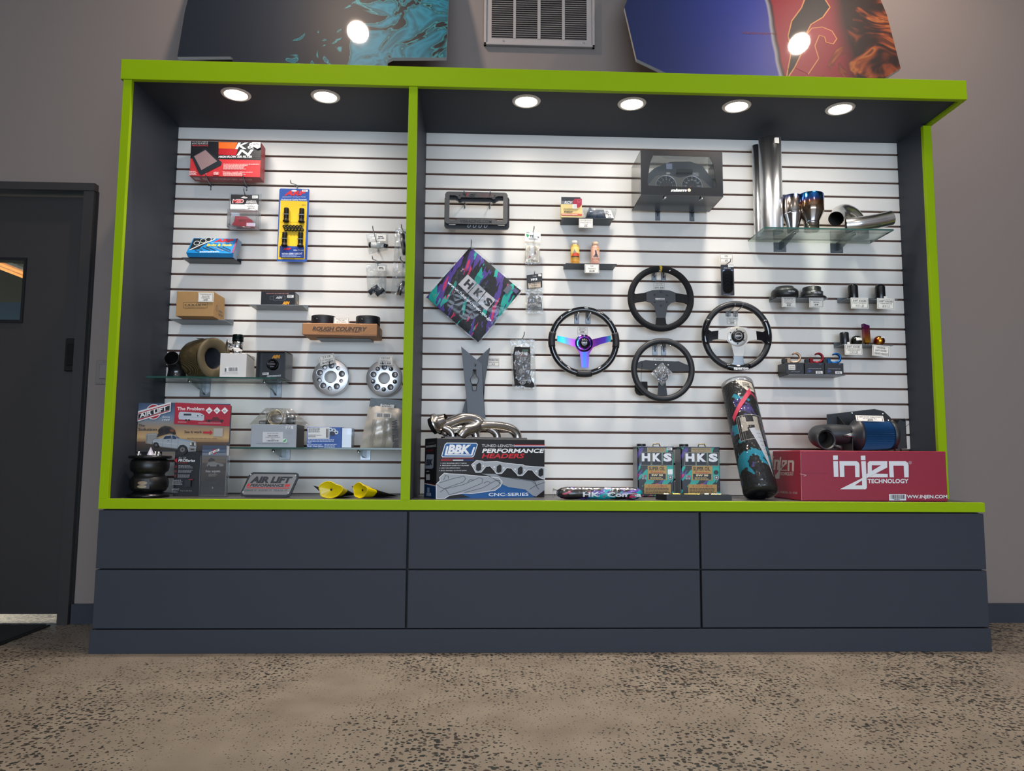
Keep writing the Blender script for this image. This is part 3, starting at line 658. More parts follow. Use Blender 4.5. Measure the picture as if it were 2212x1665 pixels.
part('retaining_wire', t, lambda b: b.tube([(-0.935, -0.11, 1.893), (-0.925, -0.128, 1.905), (-0.915, -0.125, 1.895), (-0.87, -0.131, 1.89), (-0.82, -0.131, 1.887)], 0.002, CHROME, 6))
p = Print(cap, face_y(-0.898, -0.82, 1.893, 1.943, -0.128)); p.text('MSD', 0.45, 0.45, 0.25, '#8d0c22', w=0.4, bold=0.02)
# ---- bolt kit card
wire_hook('wire hook holding the yellow and blue bolt card', -0.641, 2.1436, 0.13, 0.0, -0.03)
t = thing('bolt_kit_card', 'blue and yellow hanging card with four black bolts', 'hardware card', (-0.636, -0.07, 1.738))
part('card', t, lambda b: b.prism(rrect(-0.709, 1.739, -0.563, 2.104, 0.008), -0.0715, -0.07, mat('#1f4f9e', 0.4)))
SH = [(1583, 180), (2003, 188), (1978, 1210), (1563, 1200)]
p = Print(t, face_y(-0.709, -0.563, 1.739, 2.104, -0.0715), SH)
p.poly([(1600, 352), (1975, 365), (1945, 1178), (1575, 1172)], '#e8bb0c'); p.text('ARP', 1800, 278, 62, '#d32029', w=300, bold=0.06, sh=0.25); p.text('automotive racing products', 1788, 308, 16, '#dfe6f2', w=320); p.text('Professional Quality Fasteners', 1790, 350, 22, '#eef2f8', w=350, bold=0.01)
p.rect(1900, 198, 1980, 228, '#eeeeea'); p.lines(1910, 204, 60, 6, 2, '#44444a'); p.disc(1790, 215, 40, '#dcdcd8', ry=12); p.text('2008/2.0', 1925, 425, 14, '#3a3213', w=60)
p.line([(1585, 655), (1960, 660)], 3, '#b8940e'); p.line([(1580, 795), (1955, 800)], 3, '#b8940e')
p.poly([(1603, 985), (1925, 1000), (1920, 1145), (1598, 1140)], '#173a86'); p.text('ARP', 1690, 1035, 26, '#d32029', w=120, bold=0.05, sh=0.25); p.text('Ultra-Torque', 1850, 1050, 20, '#e6ecf6', w=130, sh=0.2); p.text('FASTENER ASSEMBLY LUBRICANT', 1760, 1100, 24, '#e6ecf6', w=280, bold=0.01); p.lines(1620, 1112, 270, 7, 2, '#9db0d8'); p.lines(1650, 1165, 210, 6, 1, '#3a3213')
BOLT = mat('#23221e', 0.35, 0.6)
for x, z0, z1 in ((-0.668, 1.936, 2.002), (-0.594, 1.935, 2.001), (-0.672, 1.815, 1.881), (-0.595, 1.814, 1.882)):
    b = part('bolt', t, lambda b: b.lathe([(0.0, z1-z0), (0.011, z1-z0), (0.012, z1-z0-0.004), (0.012, 0.018), (0.0115, 0.016), (0.0125, 0.004), (0.0155, 0.003), (0.0155, -0.001), (0.012, -0.005), (0.0, -0.005)], BOLT, (x, -0.0825, z0), seg=16))
    part('strap', b, lambda b: b.box(x-0.0135, x+0.0135, -0.096, -0.0945, z0+0.030, z0+0.034, CHROME))
for i in range(12):
    x = -0.676+0.0155*(i % 6)+(0.008 if i >= 6 else 0); z = 1.911 if i < 6 else 1.897
    part('nut', t, lambda b: b.lathe([(0.005, 0.012), (0.0075, 0.012), (0.0085, 0.010), (0.0085, 0.0), (0.0075, 0.0)], BOLT, (x, -0.0722, z), 'y', 12))
boxpart('lubricant_sachet', t, -0.69, -0.578, -0.0765, -0.0718, 1.757, 1.812, mat('#173a86', 0.35), 0.002)
p = Print(t, face_y(-0.69, -0.578, 1.757, 1.812, -0.0765), [(1603, 985), (1925, 1000), (1920, 1145), (1598, 1140)], name='sachet_printing')
p.text('ARP', 1690, 1035, 26, '#d32029', w=120, bold=0.05, sh=0.25); p.text('Ultra-Torque', 1850, 1050, 20, '#e6ecf6', w=130, sh=0.2); p.text('FASTENER ASSEMBLY LUBRICANT', 1760, 1100, 24, '#e6ecf6', w=280, bold=0.01); p.lines(1620, 1112, 270, 7, 2, '#9db0d8')
# ---- blue bolt box on a dark shelf
small_shelf('dark shelf under the light blue bolt box', -1.152, -0.902, 8, 0.10, SHD)
t = thing('bolt_box', 'light blue box of bolts and studs on a dark shelf', 'box', (-1.013, -0.065, 1.7436))
m = mat('#1c86c7', 0.35)
b = MB(); b.add([(-1.122, -0.125, 1.7605), (-0.900, -0.125, 1.7605), (-0.894, -0.085, 1.844), (-1.106, -0.085, 1.844), (-1.118, -0.112, 1.7436), (-0.905, -0.112, 1.7436), (-0.9025, -0.065, 1.7436), (-1.114, -0.065, 1.7436), (-0.888, -0.045, 1.838), (-1.100, -0.045, 1.838)],
    [(0, 1, 2, 3), (4, 5, 1, 0)], m); b.add(b.v[:], [(7, 6, 5, 4), (3, 2, 8, 9), (9, 8, 6, 7), (4, 0, 3, 9, 7)], mat('#1a4e8c', 0.4)); b.add(b.v[:10], [(1, 5, 6, 8, 2)], mat('#8fa6bf', 0.4)); b.build('carton', t)
q0, q1, q2, q3 = Vector((-1.106, -0.085, 1.844)), Vector((-0.894, -0.085, 1.844)), Vector((-0.900, -0.125, 1.7605)), Vector((-1.122, -0.125, 1.7605)); nrm = Vector((0, -0.9, 0.43))
p = Print(t, lambda s, v, n: tuple((q3*(1-s)+q2*s)*(1-v)+(q0*(1-s)+q1*s)*v+nrm*n), [(345, 862), (965, 870), (930, 1110), (280, 1090)])
p.poly([(352, 870), (640, 872), (560, 930), (480, 985), (440, 1035), (360, 1048), (315, 1040)], '#1b2428'); p.line([(325, 1045), (400, 1000), (460, 965), (520, 935), (600, 900), (640, 872)], 14, '#d9dedc')
for x, y in ((400, 940), (480, 905), (550, 885)): p.disc(x, y, 42, '#c9d0ce', ry=34); p.disc(x, y, 34, '#161c20', ry=27)
p.text('ARP', 770, 922, 42, '#d32029', w=280, bold=0.06, sh=0.25); p.text('automotive racing products', 750, 940, 14, '#e6ecf6', w=310); p.text('Bolts & Studs', 715, 990, 38, '#f2cf1a', w=350, bold=0.03, sh=0.2)
for x0, y0, x1, y1, w, c in ((490, 1010, 590, 1055, 14, '#1d2f44'), (540, 1000, 670, 1058, 14, '#1d2f44'), (640, 1005, 780, 1065, 14, '#7d93a8'), (700, 1005, 880, 1085, 14, '#30465c'), (770, 1002, 885, 1058, 12, '#1d2f44')): p.line([(x0, y0), (x1, y1)], w, c)
for x, y in ((410, 1060), (465, 1040), (485, 1052), (440, 1075)): p.disc(x, y, 14, '#20334a', ry=11); p.disc(x, y, 6, '#3f8fc4', ry=5)
p.lines(460, 1072, 320, 8, 2, '#d5e6f2', seed=3); p.poly([(945, 872), (965, 872), (935, 1108), (905, 1108)], '#8f3a60')
# ---- four clear bags of fittings on hooks by the divider
HK = mat('#7c7f82', 0.3, 1.0)
wire_hook('wire hook holding the upper left fitting bag', -0.232, 1.9150-0.0762+0.0, 0.16, -0.005, 0.045); wire_hook('wire hook at the divider holding the upper right fitting bag', -0.106, 1.9150, 0.16, 0.006, -0.02)
wire_hook('wire hook holding the lower left fitting bag', -0.232, 1.7626, 0.16, -0.003, -0.025); wire_hook('wire hook at the divider holding the lower right fitting bag', -0.106, 1.7626, 0.16, 0.004, -0.025)
t = thing('fitting_bag', 'upper left clear bag with a white sensor inside', 'bag', (-0.22, -0.09, 1.775), group='clear bags of fittings'); film_bag(t, [(-0.279, 1.878), (-0.172, 1.886), (-0.168, 1.80), (-0.262, 1.776)], -0.09, 0.05, BAG, seed=3)
part('white_sensor', t, lambda b: (b.tube([(-0.255, -0.095, 1.822), (-0.19, -0.095, 1.820)], 0.013, WHITE, 12), b.tube([(-0.262, -0.095, 1.8225), (-0.252, -0.095, 1.8222)], 0.014, BLACK, 12), b.tube([(-0.19, -0.095, 1.820), (-0.172, -0.095, 1.816)], [0.011, 0.009], mat('#33343a', 0.3, 0.8), 12)))
boxpart('paper_label', t, -0.222, -0.178, -0.119, -0.1185, 1.835, 1.868, CARD); p = Print(t, face_y(-0.222, -0.178, 1.835, 1.868, -0.119), name='label_printing'); p.lines(0.15, 0.75, 0.7, 0.13, 2, '#333336')
t = thing('fitting_bag', 'upper right clear bag with a black hose, half behind the divider', 'bag', (-0.11, -0.09, 1.745), group='clear bags of fittings'); film_bag(t, [(-0.137, 1.910), (-0.055, 1.905), (-0.055, 1.748), (-0.143, 1.745)], -0.09, 0.04, BAG, seed=5)
part('black_hose', t, lambda b: b.tube([(-0.102, -0.095, 1.878), (-0.098, -0.098, 1.83), (-0.088, -0.098, 1.775)], [0.011, 0.012, 0.010], mat('#1d1f22', 0.4), 12))
t = thing('fitting_bag', 'lower left clear bag with grey hose connectors', 'bag', (-0.22, -0.09, 1.563), group='clear bags of fittings'); film_bag(t, [(-0.276, 1.728), (-0.174, 1.728), (-0.176, 1.564), (-0.262, 1.563)], -0.09, 0.045, BAG, seed=7)
CONN = mat('#2f353a', 0.4)
for a, c, r in (((-0.256, 1.583), (-0.212, 1.617), 0.013), ((-0.221, 1.574), (-0.185, 1.604), 0.010), ((-0.232, 1.597), (-0.205, 1.592), 0.009)): part('connector', t, lambda b: (b.tube([(a[0], -0.097, a[1]), (c[0], -0.097, c[1])], r, CONN, 12), b.tube([((a[0]+c[0])/2-0.003, -0.097, (a[1]+c[1])/2-0.0025), ((a[0]+c[0])/2+0.003, -0.097, (a[1]+c[1])/2+0.0025)], r*1.2, CONN, 12)))
boxpart('paper_label', t, -0.214, -0.178, -0.118, -0.1175, 1.69, 1.712, CARD); p = Print(t, face_y(-0.214, -0.178, 1.69, 1.712, -0.118), name='label_printing'); p.lines(0.12, 0.75, 0.75, 0.15, 2, '#333336')
t = thing('fitting_bag', 'lower right clear bag with a steel tube, half behind the divider', 'bag', (-0.11, -0.09, 1.567), group='clear bags of fittings'); film_bag(t, [(-0.143, 1.738), (-0.055, 1.733), (-0.055, 1.57), (-0.152, 1.578)], -0.09, 0.045, BAG, seed=9)
part('steel_tube', t, lambda b: b.tube([(-0.115, -0.095, 1.576), (-0.092, -0.095, 1.645)], 0.012, mat('#8f9196', 0.25, 1.0), 14))
# ---- cardboard box with price card
small_shelf('grey shelf under the plain cardboard box', -1.177, -0.927, 12, 0.13)
KRAFT = mat('#a8814f', 0.7, grain=0.06, scale=30, bump=0.1)
t = carton('cardboard_box', 'plain brown cardboard box with a framed word and a price card', -1.123, -0.953, -0.205, -0.06, 1.4392, 1.556, KRAFT)
p = Print(t, face_y(-1.123, -0.953, 1.4392, 1.556, -0.205), [(262, 187), (755, 193), (745, 525), (250, 515)])
p.frame(352, 332, 670, 408, 4, '#3a2d1c'); p.text('r a x i o m', 510, 375, 22, '#3a2d1c', w=280, bold=0.03); p.lines(370, 380, 280, 5, 1, '#5b472c'); p.text('COMPLETE PRE-CUT HARNESS', 505, 422, 9, '#5b472c', w=280)
p = Print(t, face_x(-0.953, -0.205, -0.06, 1.4392, 1.556, 1), name='side_printing'); p.disc(0.32, 0.42, 0.10, '#4a3a24', ry=0.12); p.disc(0.32, 0.42, 0.08, '#a8814f', ry=0.10); p.text('2', 0.32, 0.38, 0.10, '#4a3a24', bold=0.03); p.lines(0.48, 0.38, 0.45, 0.07, 2, '#5b472c')
price_card('price card on the plain cardboard box', -1.024, -0.954, 1.507, 1.551, -0.2068, [('Powerdistribution', 0.13, 0.74, 0.74, 0), ('Plug and Play', 0.13, 0.54, 0.5, 0), ('05-09 Mustang', 0.13, 0.36, 0.55, 0), ('$125', 0.17, 0.14, 0.26, 0.03)])
# ---- fuel pump box
small_shelf('grey shelf under the black fuel pump box', -0.818, -0.566, 11, 0.125)
t = carton('fuel_pump_box', 'small black box with an orange logo on a grey shelf', -0.763, -0.603, -0.12, -0.04, 1.5152, 1.579, mat('#15161a', 0.35))
p = Print(t, face_y(-0.763, -0.603, 1.5152, 1.579, -0.12), [(1383, 186), (1832, 190), (1832, 362), (1378, 355)])
p.text('HIGH FLOW IN-TANK FUEL PUMP', 1600, 218, 13, '#c8867c', w=300, bold=0.01); p.frame(1545, 235, 1690, 298, 3, '#6d7076'); p.frame(1500, 250, 1545, 288, 3, '#6d7076'); p.text('AEM', 1620, 278, 28, '#b9bcc2', w=90, bold=0.05, sh=0.3); p.frame(1690, 248, 1712, 290, 3, '#6d7076'); p.text('AEM', 1715, 352, 34, '#f0a01e', w=100, bold=0.08, sh=0.3); p.rect(1730, 230, 1815, 266, '#dedcd8'); p.lines(1740, 238, 65, 7, 2, '#44444a')
p = Print(t, face_x(-0.603, -0.12, -0.04, 1.5152, 1.579, 1), name='side_printing'); p.lines(0.15, 0.85, 0.6, 0.05, 6, '#8e9298'); p.rect(0.3, 0.2, 0.62, 0.4, '#c9a06a')
# ---- long cardboard box with two spacer rings
small_shelf('grey shelf under the long cardboard box', -0.4985, -0.243, 13, 0.10)
t = carton('suspension_box', 'long brown cardboard box with bold lettering and two black rings on top', -0.548, -0.199, -0.185, -0.02, 1.3632, 1.4185, mat('#b07a4c', 0.65, grain=0.07, scale=24, bump=0.25), 0.003)
p = Print(t, face_y(-0.548, -0.199, 1.3632, 1.4185, -0.185), [(235, 345), (1415, 355), (1405, 535), (235, 545)])
p.text('ROUGH COUNTRY', 840, 472, 62, '#4a3018', w=860, bold=0.04, sh=0.3); p.text('SUSPENSION SYSTEMS', 840, 495, 19, '#5b3c20', w=650, bold=0.02, sh=0.3)
for a in ((1180, 532, 1395, 395), (1230, 528, 1390, 440), (480, 535, 560, 460)): p.line([a[:2], a[2:]], 4, '#96663e')
p.rect(240, 532, 1400, 544, '#8d5e38')
p = Print(t, face_x(-0.199, -0.185, -0.02, 1.3632, 1.4185, 1), name='side_printing'); p.disc(0.35, 0.22, 0.07, '#3f2a16', ry=0.13); p.rect(0.6, 0.35, 0.85, 0.8, '#c29a70')
RUB = mat('#16171d', 0.45)
for i, x in enumerate((-0.468, -0.2565)):
    r = thing('spacer_ring', ['black spacer ring standing on the left end of the long cardboard box', 'black spacer ring standing on the right end of the long cardboard box'][i], 'spacer', (x, -0.1, 1.4185))
    part('ring', r, lambda b: b.lathe([(0.040, 0), (0.056, 0), (0.0575, 0.003), (0.0575, 0.043), (0.056, 0.046), (0.042, 0.046), (0.040, 0.044), (0.040, 0)], RUB, (x, -0.1, 1.4188), seg=40)); part('dot', r, lambda b: b.lathe([(0.0015, 0), (0, 0.0006)], WHITE, (x-0.02, -0.1545, 1.446), 'y', 8))
price_card('price card between the two black spacer rings', -0.413, -0.340, 1.4195, 1.4575, -0.135, [('Rough Country', 0.13, 0.72, 0.7, 0), ('2.5" Lift', 0.13, 0.5, 0.4, 0), ('05-13 Tacoma', 0.13, 0.3, 0.6, 0)], tilt=-0.15)
# ---- upper glass shelf
GZ = 1.155
glass_shelf('glass shelf holding the bronze mesh filter wrap and the white box', -1.225, -0.64, GZ, 0.245, [(-1.074, -1.024), (-0.735, -0.682)], 1.082)
CARB = mat('#17171a', 0.22, grain=0.35, scale=350, coat=0.6)
t = thing('carbon_elbow', 'black carbon fibre intake elbow at the left end of the glass shelf', 'pipe', (-1.145, -0.14, GZ))
def elbow(b):
    path = [(-1.142, -0.115, GZ+0.0006), (-1.142, -0.114, GZ+0.025), (-1.142, -0.118, GZ+0.048), (-1.142, -0.132, GZ+0.070), (-1.142, -0.155, GZ+0.084), (-1.142, -0.182, GZ+0.091)]
    b.tube(path, [0.043, 0.040, 0.037, 0.035, 0.0335, 0.033], CARB, 24, cap=False); b.tube(path[::-1], [0.0325, 0.032, 0.031, 0.033, 0.036, 0.04], mat('#050506', 0.6), 24, cap=False)
part('pipe', t, elbow); part('lip', t, lambda b: b.tube([(-1.142+0.0325*math.cos(a*PI/14), -0.182+0.0325*0.25*math.sin(a*PI/14), GZ+0.091+0.0325*0.97*math.sin(a*PI/14)) for a in range(28)], 0.0016, CARB, 6, closed=True))
def mesh_mat():
    m, nt, b = nodes('bronze_mesh'); tc = nt.nodes.new('ShaderNodeTexCoord'); wv = nt.nodes.new('ShaderNodeTexWave'); wv.inputs['Scale'].default_value = 110; wv.bands_direction = 'DIAGONAL'; wv.inputs['Distortion'].default_value = 0.6
    nt.links.new(tc.outputs['Object'], wv.inputs['Vector']); cr = nt.nodes.new('ShaderNodeValToRGB'); cr.color_ramp.elements[0].color = lin('#3d3322'); cr.color_ramp.elements[1].color = lin('#86734d')
    nt.links.new(wv.outputs['Fac'], cr.inputs[0]); nt.links.new(cr.outputs[0], b.inputs['Base Color']); b.inputs['Roughness'].default_value = 0.4; b.inputs['Metallic'].default_value = 0.5
    n = nt.nodes.new('ShaderNodeTexNoise'); n.inputs['Scale'].default_value = 22; nt.links.new(tc.outputs['Object'], n.inputs['Vector']); bp = nt.nodes.new('ShaderNodeBump'); bp.inputs['Strength'].default_value = 0.9; bp.inputs['Distance'].default_value = 0.01; nt.links.new(n.outputs['Fac'], bp.inputs['Height']); nt.links.new(bp.outputs[0], b.inputs['Normal'])
    return m
t = thing('filter_wrap', 'bronze mesh filter wrap lying open end outwards on the glass shelf', 'filter wrap', (-1.02, -0.14, GZ))
BRZ = mesh_mat(); HEM = mat('#5c5038', 0.7, grain=0.2, scale=120)
ax = Vector((0.88, -0.475, 0.0)).normalized(); fx = Vector((0.475, 0.88, 0)).normalized(); fr = (fx, Vector((0, 0, 1)), ax); c0 = Vector((-1.065, -0.085, GZ+0.098))
rf = lambda kk, h: 1+0.03*math.sin(3*kk*2*PI/40+h*40)
part('mesh_sleeve', t, lambda b: b.lathe([(0.082, -0.02), (0.090, 0.0), (0.0925, 0.04), (0.094, 0.08), (0.095, 0.112)], BRZ, c0, seg=40, frame=fr, rfun=rf))
part('hem', t, lambda b: b.lathe([(0.095, 0.112), (0.097, 0.118), (0.095, 0.123), (0.085, 0.125), (0.062, 0.120), (0.052, 0.114), (0.050, 0.108)], HEM, c0, seg=40, frame=fr))
part('lining', t, lambda b: b.lathe([(0.050, 0.108), (0.056, 0.06), (0.055, 0.0), (0.0, -0.018)], mat('#33363c', 0.8), c0, seg=40, frame=fr))
boxpart('paper_tag', t, -1.055, -1.022, -0.135, -0.105, GZ+0.1935, GZ+0.1945, CARD)
t = carton('white_box', 'white cardboard box with a barcode, a valve standing on it', -0.913, -0.793, -0.20, -0.08, GZ+0.0005, 1.2695, mat('#d3cfcb', 0.55, grain=0.02, scale=40))
p = Print(t, face_y(-0.913, -0.793, 1.1555, 1.2695, -0.20), [(840, 1005), (1195, 1010), (1175, 1305), (828, 1295)])
p.rect(905, 1172, 1080, 1228, '#e3e0dc'); p.bars(945, 1178, 1072, 1222, '#34343a'); p.rect(900, 1185, 920, 1225, '#55555a'); p.lines(860, 1250, 280, 4, 1, '#b9b5b0')
p = Print(t, face_x(-0.793, -0.20, -0.08, 1.1555, 1.2695, 1), name='side_fold'); p.line([(0.02, 0.99), (0.98, 0.86)], 0.02, '#6d6862')
ALU = mat('#cfd1d4', 0.14, 1.0)
t = thing('blow_off_valve', 'polished blow-off valve with a trumpet and green-black cap on the white box', 'valve', (-0.857, -0.135, 1.2695))
part('body', t, lambda b: b.lathe([(0.0, 0), (0.024, 0), (0.024, 0.006), (0.020, 0.010), (0.020, 0.020), (0.0245, 0.022), (0.0245, 0.066), (0, 0.066)], ALU, (-0.858, -0.135, 1.2697), seg=28))
part('ribbed_cap', t, lambda b: b.lathe([(0.0255, 0.066), (0.0265, 0.070), (0.0245, 0.073), (0.0265, 0.077), (0.0245, 0.080), (0.0265, 0.084), (0.0245, 0.087), (0.026, 0.091), (0.022, 0.097), (0.0, 0.098)], mat('#0a1815', 0.18, 0.6), (-0.858, -0.135, 1.2697), seg=28))
part('trumpet', t, lambda b: b.lathe([(0.010, 0.0), (0.010, 0.018), (0.013, 0.028), (0.020, 0.034), (0.0285, 0.036), (0.0285, 0.037), (0.018, 0.035), (0.008, 0.02), (0, 0.019)], ALU, (-0.868, -0.14, 1.3125), seg=28, frame=(Vector((0.5, -0.87, 0)), Vector((0, 0, 1)), Vector((-0.87, -0.5, 0)))))
part('label', t, lambda b: b.prism([(-0.876, 1.297), (-0.872, 1.303), (-0.842, 1.300), (-0.84, 1.294)], -0.1605, -0.1595, WHITE))
t = thing('gauge_box', 'black box with an open window showing a round gauge on the glass shelf', 'box', (-0.683, -0.14, GZ))
GB = mat('#0c0c0e', 0.3); gx0, gx1, gy0, gy1, gz0, gz1 = -0.748, -0.617, -0.20, -0.07, GZ+0.0005, 1.284
part('carton', t, lambda b: [b.box(*a, GB) for a in ((gx0, gx0+0.006, gy0, gy1, gz0, gz1), (gx1-0.003, gx1, gy0, gy1, gz0, gz1), (gx0, gx1, gy1-0.003, gy1, gz0, gz1), (gx0, gx1, gy0, gy1, gz0, gz0+0.003), (gx0, gx1, gy0, gy1, gz1-0.003, gz1), (gx0, gx1, -0.165, -0.16, gz0, gz1))])
boxpart('grey_flap', t, gx1, gx1+0.001, gy0+0.01, gy1, gz0, gz1-0.006, mat('#54565a', 0.4)); boxpart('brown_edge', t, gx0+0.002, gx1-0.002, gy0-0.0008, gy0, gz1-0.004, gz1, mat('#6e5038', 0.6))
g = part('gauge', t, lambda b: b.lathe([(0.026, 0.0), (0.026, 0.018), (0.0235, 0.022), (0.021, 0.019), (0, 0.019)], mat('#101013', 0.15, 0.7), (-0.680, -0.165, 1.222), 'y', 32))
p = Print(t, face_y(gx0, gx1, gz0, gz1, -0.1655), [(1325, 975), (1705, 980), (1690, 1345), (1310, 1320)])
p.text('AEM', 1548, 1062, 38, '#f0a01e', w=115, bold=0.08, sh=0.3); p.rect(1368, 1245, 1450, 1275, '#d8d6d2'); p.lines(1375, 1251, 65, 6, 2, '#44444a'); p.text('PERFORMANCE', 1520, 1304, 20, '#d9d9dc', w=190, bold=0.03, sh=0.25)
p = Print(g, face_y(-0.701, -0.659, 1.201, 1.243, -0.1842)); p.rect(0.15, 0.42, 0.85, 0.66, '#262026'); p.text('8888', 0.5, 0.45, 0.16, '#57484c', w=0.5, bold=0.03); p.text('WIDEBAND', 0.5, 0.75, 0.08, '#8d8d92', w=0.4); p.disc(0.5, 0.25, 0.25, '#4c4c52', ry=0.08)
# ---- wheel spacers
SPM = mat('#e3e5e7', 0.4, 1.0, name='machined_aluminium'); DK = mat('#35373a', 0.45, 0.6)
def spacer(label, cx, cz, R, phase, tagged, hub, cap):
    t = thing('wheel_spacer', label, 'wheel spacer', (cx, -0.045, cz-R))
    b = MB(); n = 60; y0, y1 = -0.060, -0.030
    b.lathe([(hub, 0), (R-0.002, 0), (R, -0.002), (R, -0.03), (hub, -0.03), (hub, 0)], SPM, (cx, y0, cz), 'y', 64)
    b.build('disc', t)
    for i in range(5):
        a = phase+i*2*PI/5
        x, z = cx+R*0.63*math.cos(a), cz+R*0.63*math.sin(a)
        part('lug_seat', t, lambda b: (b.lathe([(0.0165, 0.0009), (0.0165, 0.0004), (0, 0.0004)], mat('#5a5c60', 0.5, 0.5), (x, y0, z), 'y', 20), b.lathe([(0.0165, 0.001), (0.0150, 0.0012), (0.0145, 0.0006)], SPM, (x, y0, z), 'y', 20), b.lathe([(0.0115, 0.0006), (0.0105, 0.0018), (0, 0.0018)], mat('#8c8d90', 0.4, 0.8), (x+0.002, y0, z-0.002), 'y', 16)))
        a += PI/5; x, z = cx+R*0.63*math.cos(a), cz+R*0.63*math.sin(a)
        if cap: part('stud', t, lambda b: (b.lathe([(0.0105, 0.0), (0.0105, 0.0015), (0, 0.0015)], DK, (x, y0, z), 'y', 18), b.lathe([(0.0068, 0.0015), (0.0062, 0.022), (0.0045, 0.025), (0, 0.025)], CHROME, (x, y0, z), 'y', 14)))
        else: part('stud', t, lambda b: (b.lathe([(0.0095, 0.0), (0.0095, 0.0012), (0, 0.0012)], DK, (x, y0, z), 'y', 18), b.tube([(x, y0, z), (x+0.006, y0-0.018, z-0.004)], [0.007, 0.0065], CHROME, 12)))
    return t
spacer('silver wheel spacer beside the glass shelf, with a crooked price card', -0.4355, 1.180, 0.0875, 0.27, 1, 0.030, False); spacer('silver wheel spacer next to the green divider, with chrome studs', -0.179, 1.1765, 0.0865, 0.31, 1, 0.0285, True)
wire_hook('hook through the middle of the wheel spacer with the crooked card', -0.425, 1.2292-0.0, 0.10, -0.012, 0.012); wire_hook('hook through the middle of the wheel spacer next to the divider', -0.172, 1.2292, 0.10, -0.012, 0.012)
price_card('crooked price card on the wheel spacer beside the glass shelf', -0.4845, -0.4115, 1.236, 1.283, -0.088, [('5 X 108', 0.2, 0.68, 0.5, 0.005), ('1.25" Wheel Spacers', 0.14, 0.42, 0.76, 0), ('Set of 4  $220', 0.17, 0.16, 0.74, 0.03)], rot=-0.24); price_card('straight price card on the wheel spacer next to the divider', -0.206, -0.135, 1.2345, 1.2785, -0.088, [('5 X 114.3', 0.2, 0.68, 0.56, 0.005), ('1.25" Wheel Spacers', 0.14, 0.42, 0.76, 0), ('Set of 4  $220', 0.17, 0.16, 0.74, 0.03)])
# ---- lower glass shelf
GZ2 = 0.838
glass_shelf('long glass shelf holding the grey box, the blue box and the silver pouch', -0.835, -0.045, GZ2, 0.25, [(-0.681, -0.629), (-0.293, -0.243)], 0.782)
t = carton('throttle_body_box', 'light grey box with a white label under a bagged metal part', -0.753, -0.548, -0.22, -0.08, GZ2+0.0005, 0.9425, mat('#9a9fa6', 0.5, grain=0.03, scale=30))
p = Print(t, face_y(-0.753, -0.548, 0.8385, 0.9425, -0.22), [(235, 365), (785, 370), (775, 650), (232, 645)])
p.rect(375, 460, 618, 588, '#c9c8ca'); p.text('BLOX RACING', 497, 485, 14, '#55565c', w=130); p.text('308-05-0900', 498, 514, 14, '#3b3c42', w=120, bold=0.02); p.text('HONDA THROTTLE BODY', 497, 532, 11, '#4a4b50', w=175, bold=0.01); p.text('70mm', 497, 552, 10, '#4a4b50', w=46, bold=0.02); p.bars(425, 560, 570, 576, '#3b3c42'); p.disc(640, 568, 27, '#c3dccb'); p.poly([(618, 575), (640, 555), (660, 548), (655, 575), (632, 588)], '#4f9b68'); p.rect(652, 387, 742, 425, '#d6d6d8'); p.lines(662, 395, 70, 8, 2, '#44454a'); p.text('PERFORMANCE IS EVERYTHING', 500, 608, 13, '#7d8187', w=390)
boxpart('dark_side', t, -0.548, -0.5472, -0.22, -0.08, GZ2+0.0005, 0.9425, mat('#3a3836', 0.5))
t = thing('bagged_throttle_body', 'shiny metal throttle body in a crinkled clear bag on the grey box', 'car part', (-0.645, -0.15, 0.943))
TB = mat('#8c8884', 0.28, 0.9)
part('casting', t, lambda b: (b.box(-0.70, -0.605, -0.18, -0.12, 0.9435, 0.995, TB, 0.008, 2), b.box(-0.735, -0.70, -0.17, -0.135, 0.9435, 0.962, TB, 0.004), b.box(-0.605, -0.575, -0.175, -0.13, 0.9435, 0.99, mat('#4a4744', 0.35, 0.8), 0.006, 2)))
part('bore', t, lambda b: b.lathe([(0.036, 0.0), (0.036, 0.012), (0.033, 0.013), (0.031, 0.0), (0, -0.002)], mat('#b8a88c', 0.25, 1.0), (-0.655, -0.18, 0.975), 'y', 28))
film_bag(t, [(-0.712, 1.022), (-0.595, 1.020), (-0.505, 0.944), (-0.785, 0.944)], -0.15, 0.10, clear('crinkled_bag', '#f4f2ee', 0.10, 0.08, crinkle=1.4, haze=0.07, scale=45), seed=11, crumple=0.006, n=20, flat_top=False)
t = carton('wheel_spacer_box', 'small dark blue box with a white shipping label', -0.508, -0.350, -0.19, -0.12, GZ2+0.0005, 0.9335, mat('#164a96', 0.4))
p = Print(t, face_y(-0.508, -0.350, 0.8385, 0.9335, -0.19), [(900, 395), (1310, 405), (1310, 645), (890, 643)])
p.rect(905, 405, 1168, 538, '#dcdcd8'); p.lines(915, 412, 170, 7, 4, '#55565a', seed=8); p.bars(1128, 420, 1160, 525, '#2c2c30'); p.text('VE2AEA-V', 1045, 500, 9, '#3c3c40', w=60); p.lines(915, 490, 110, 6, 3, '#6a6a6e', seed=9)
for x, y in ((1182, 432), (1220, 440), (1250, 465)): p.disc(x, y, 24, '#c9d2dc', ry=22); p.disc(x, y, 11, '#1b2c44', ry=10)
p.disc(1205, 478, 32, '#1b2433', ry=26); p.text('TRAK+', 930, 592, 13, '#d5dcea', w=50, bold=0.02, al='C'); p.text('Spurverbreiterungen', 990, 614, 14, '#d5dcea', w=185, bold=0.01); p.text('TRAK+ Wheel Spacers', 1000, 634, 14, '#d5dcea', w=200, bold=0.02); p.lines(905, 545, 340, 9, 2, '#b7c4de', seed=6); p.lines(1112, 602, 165, 8, 3, '#b7c4de', seed=5)
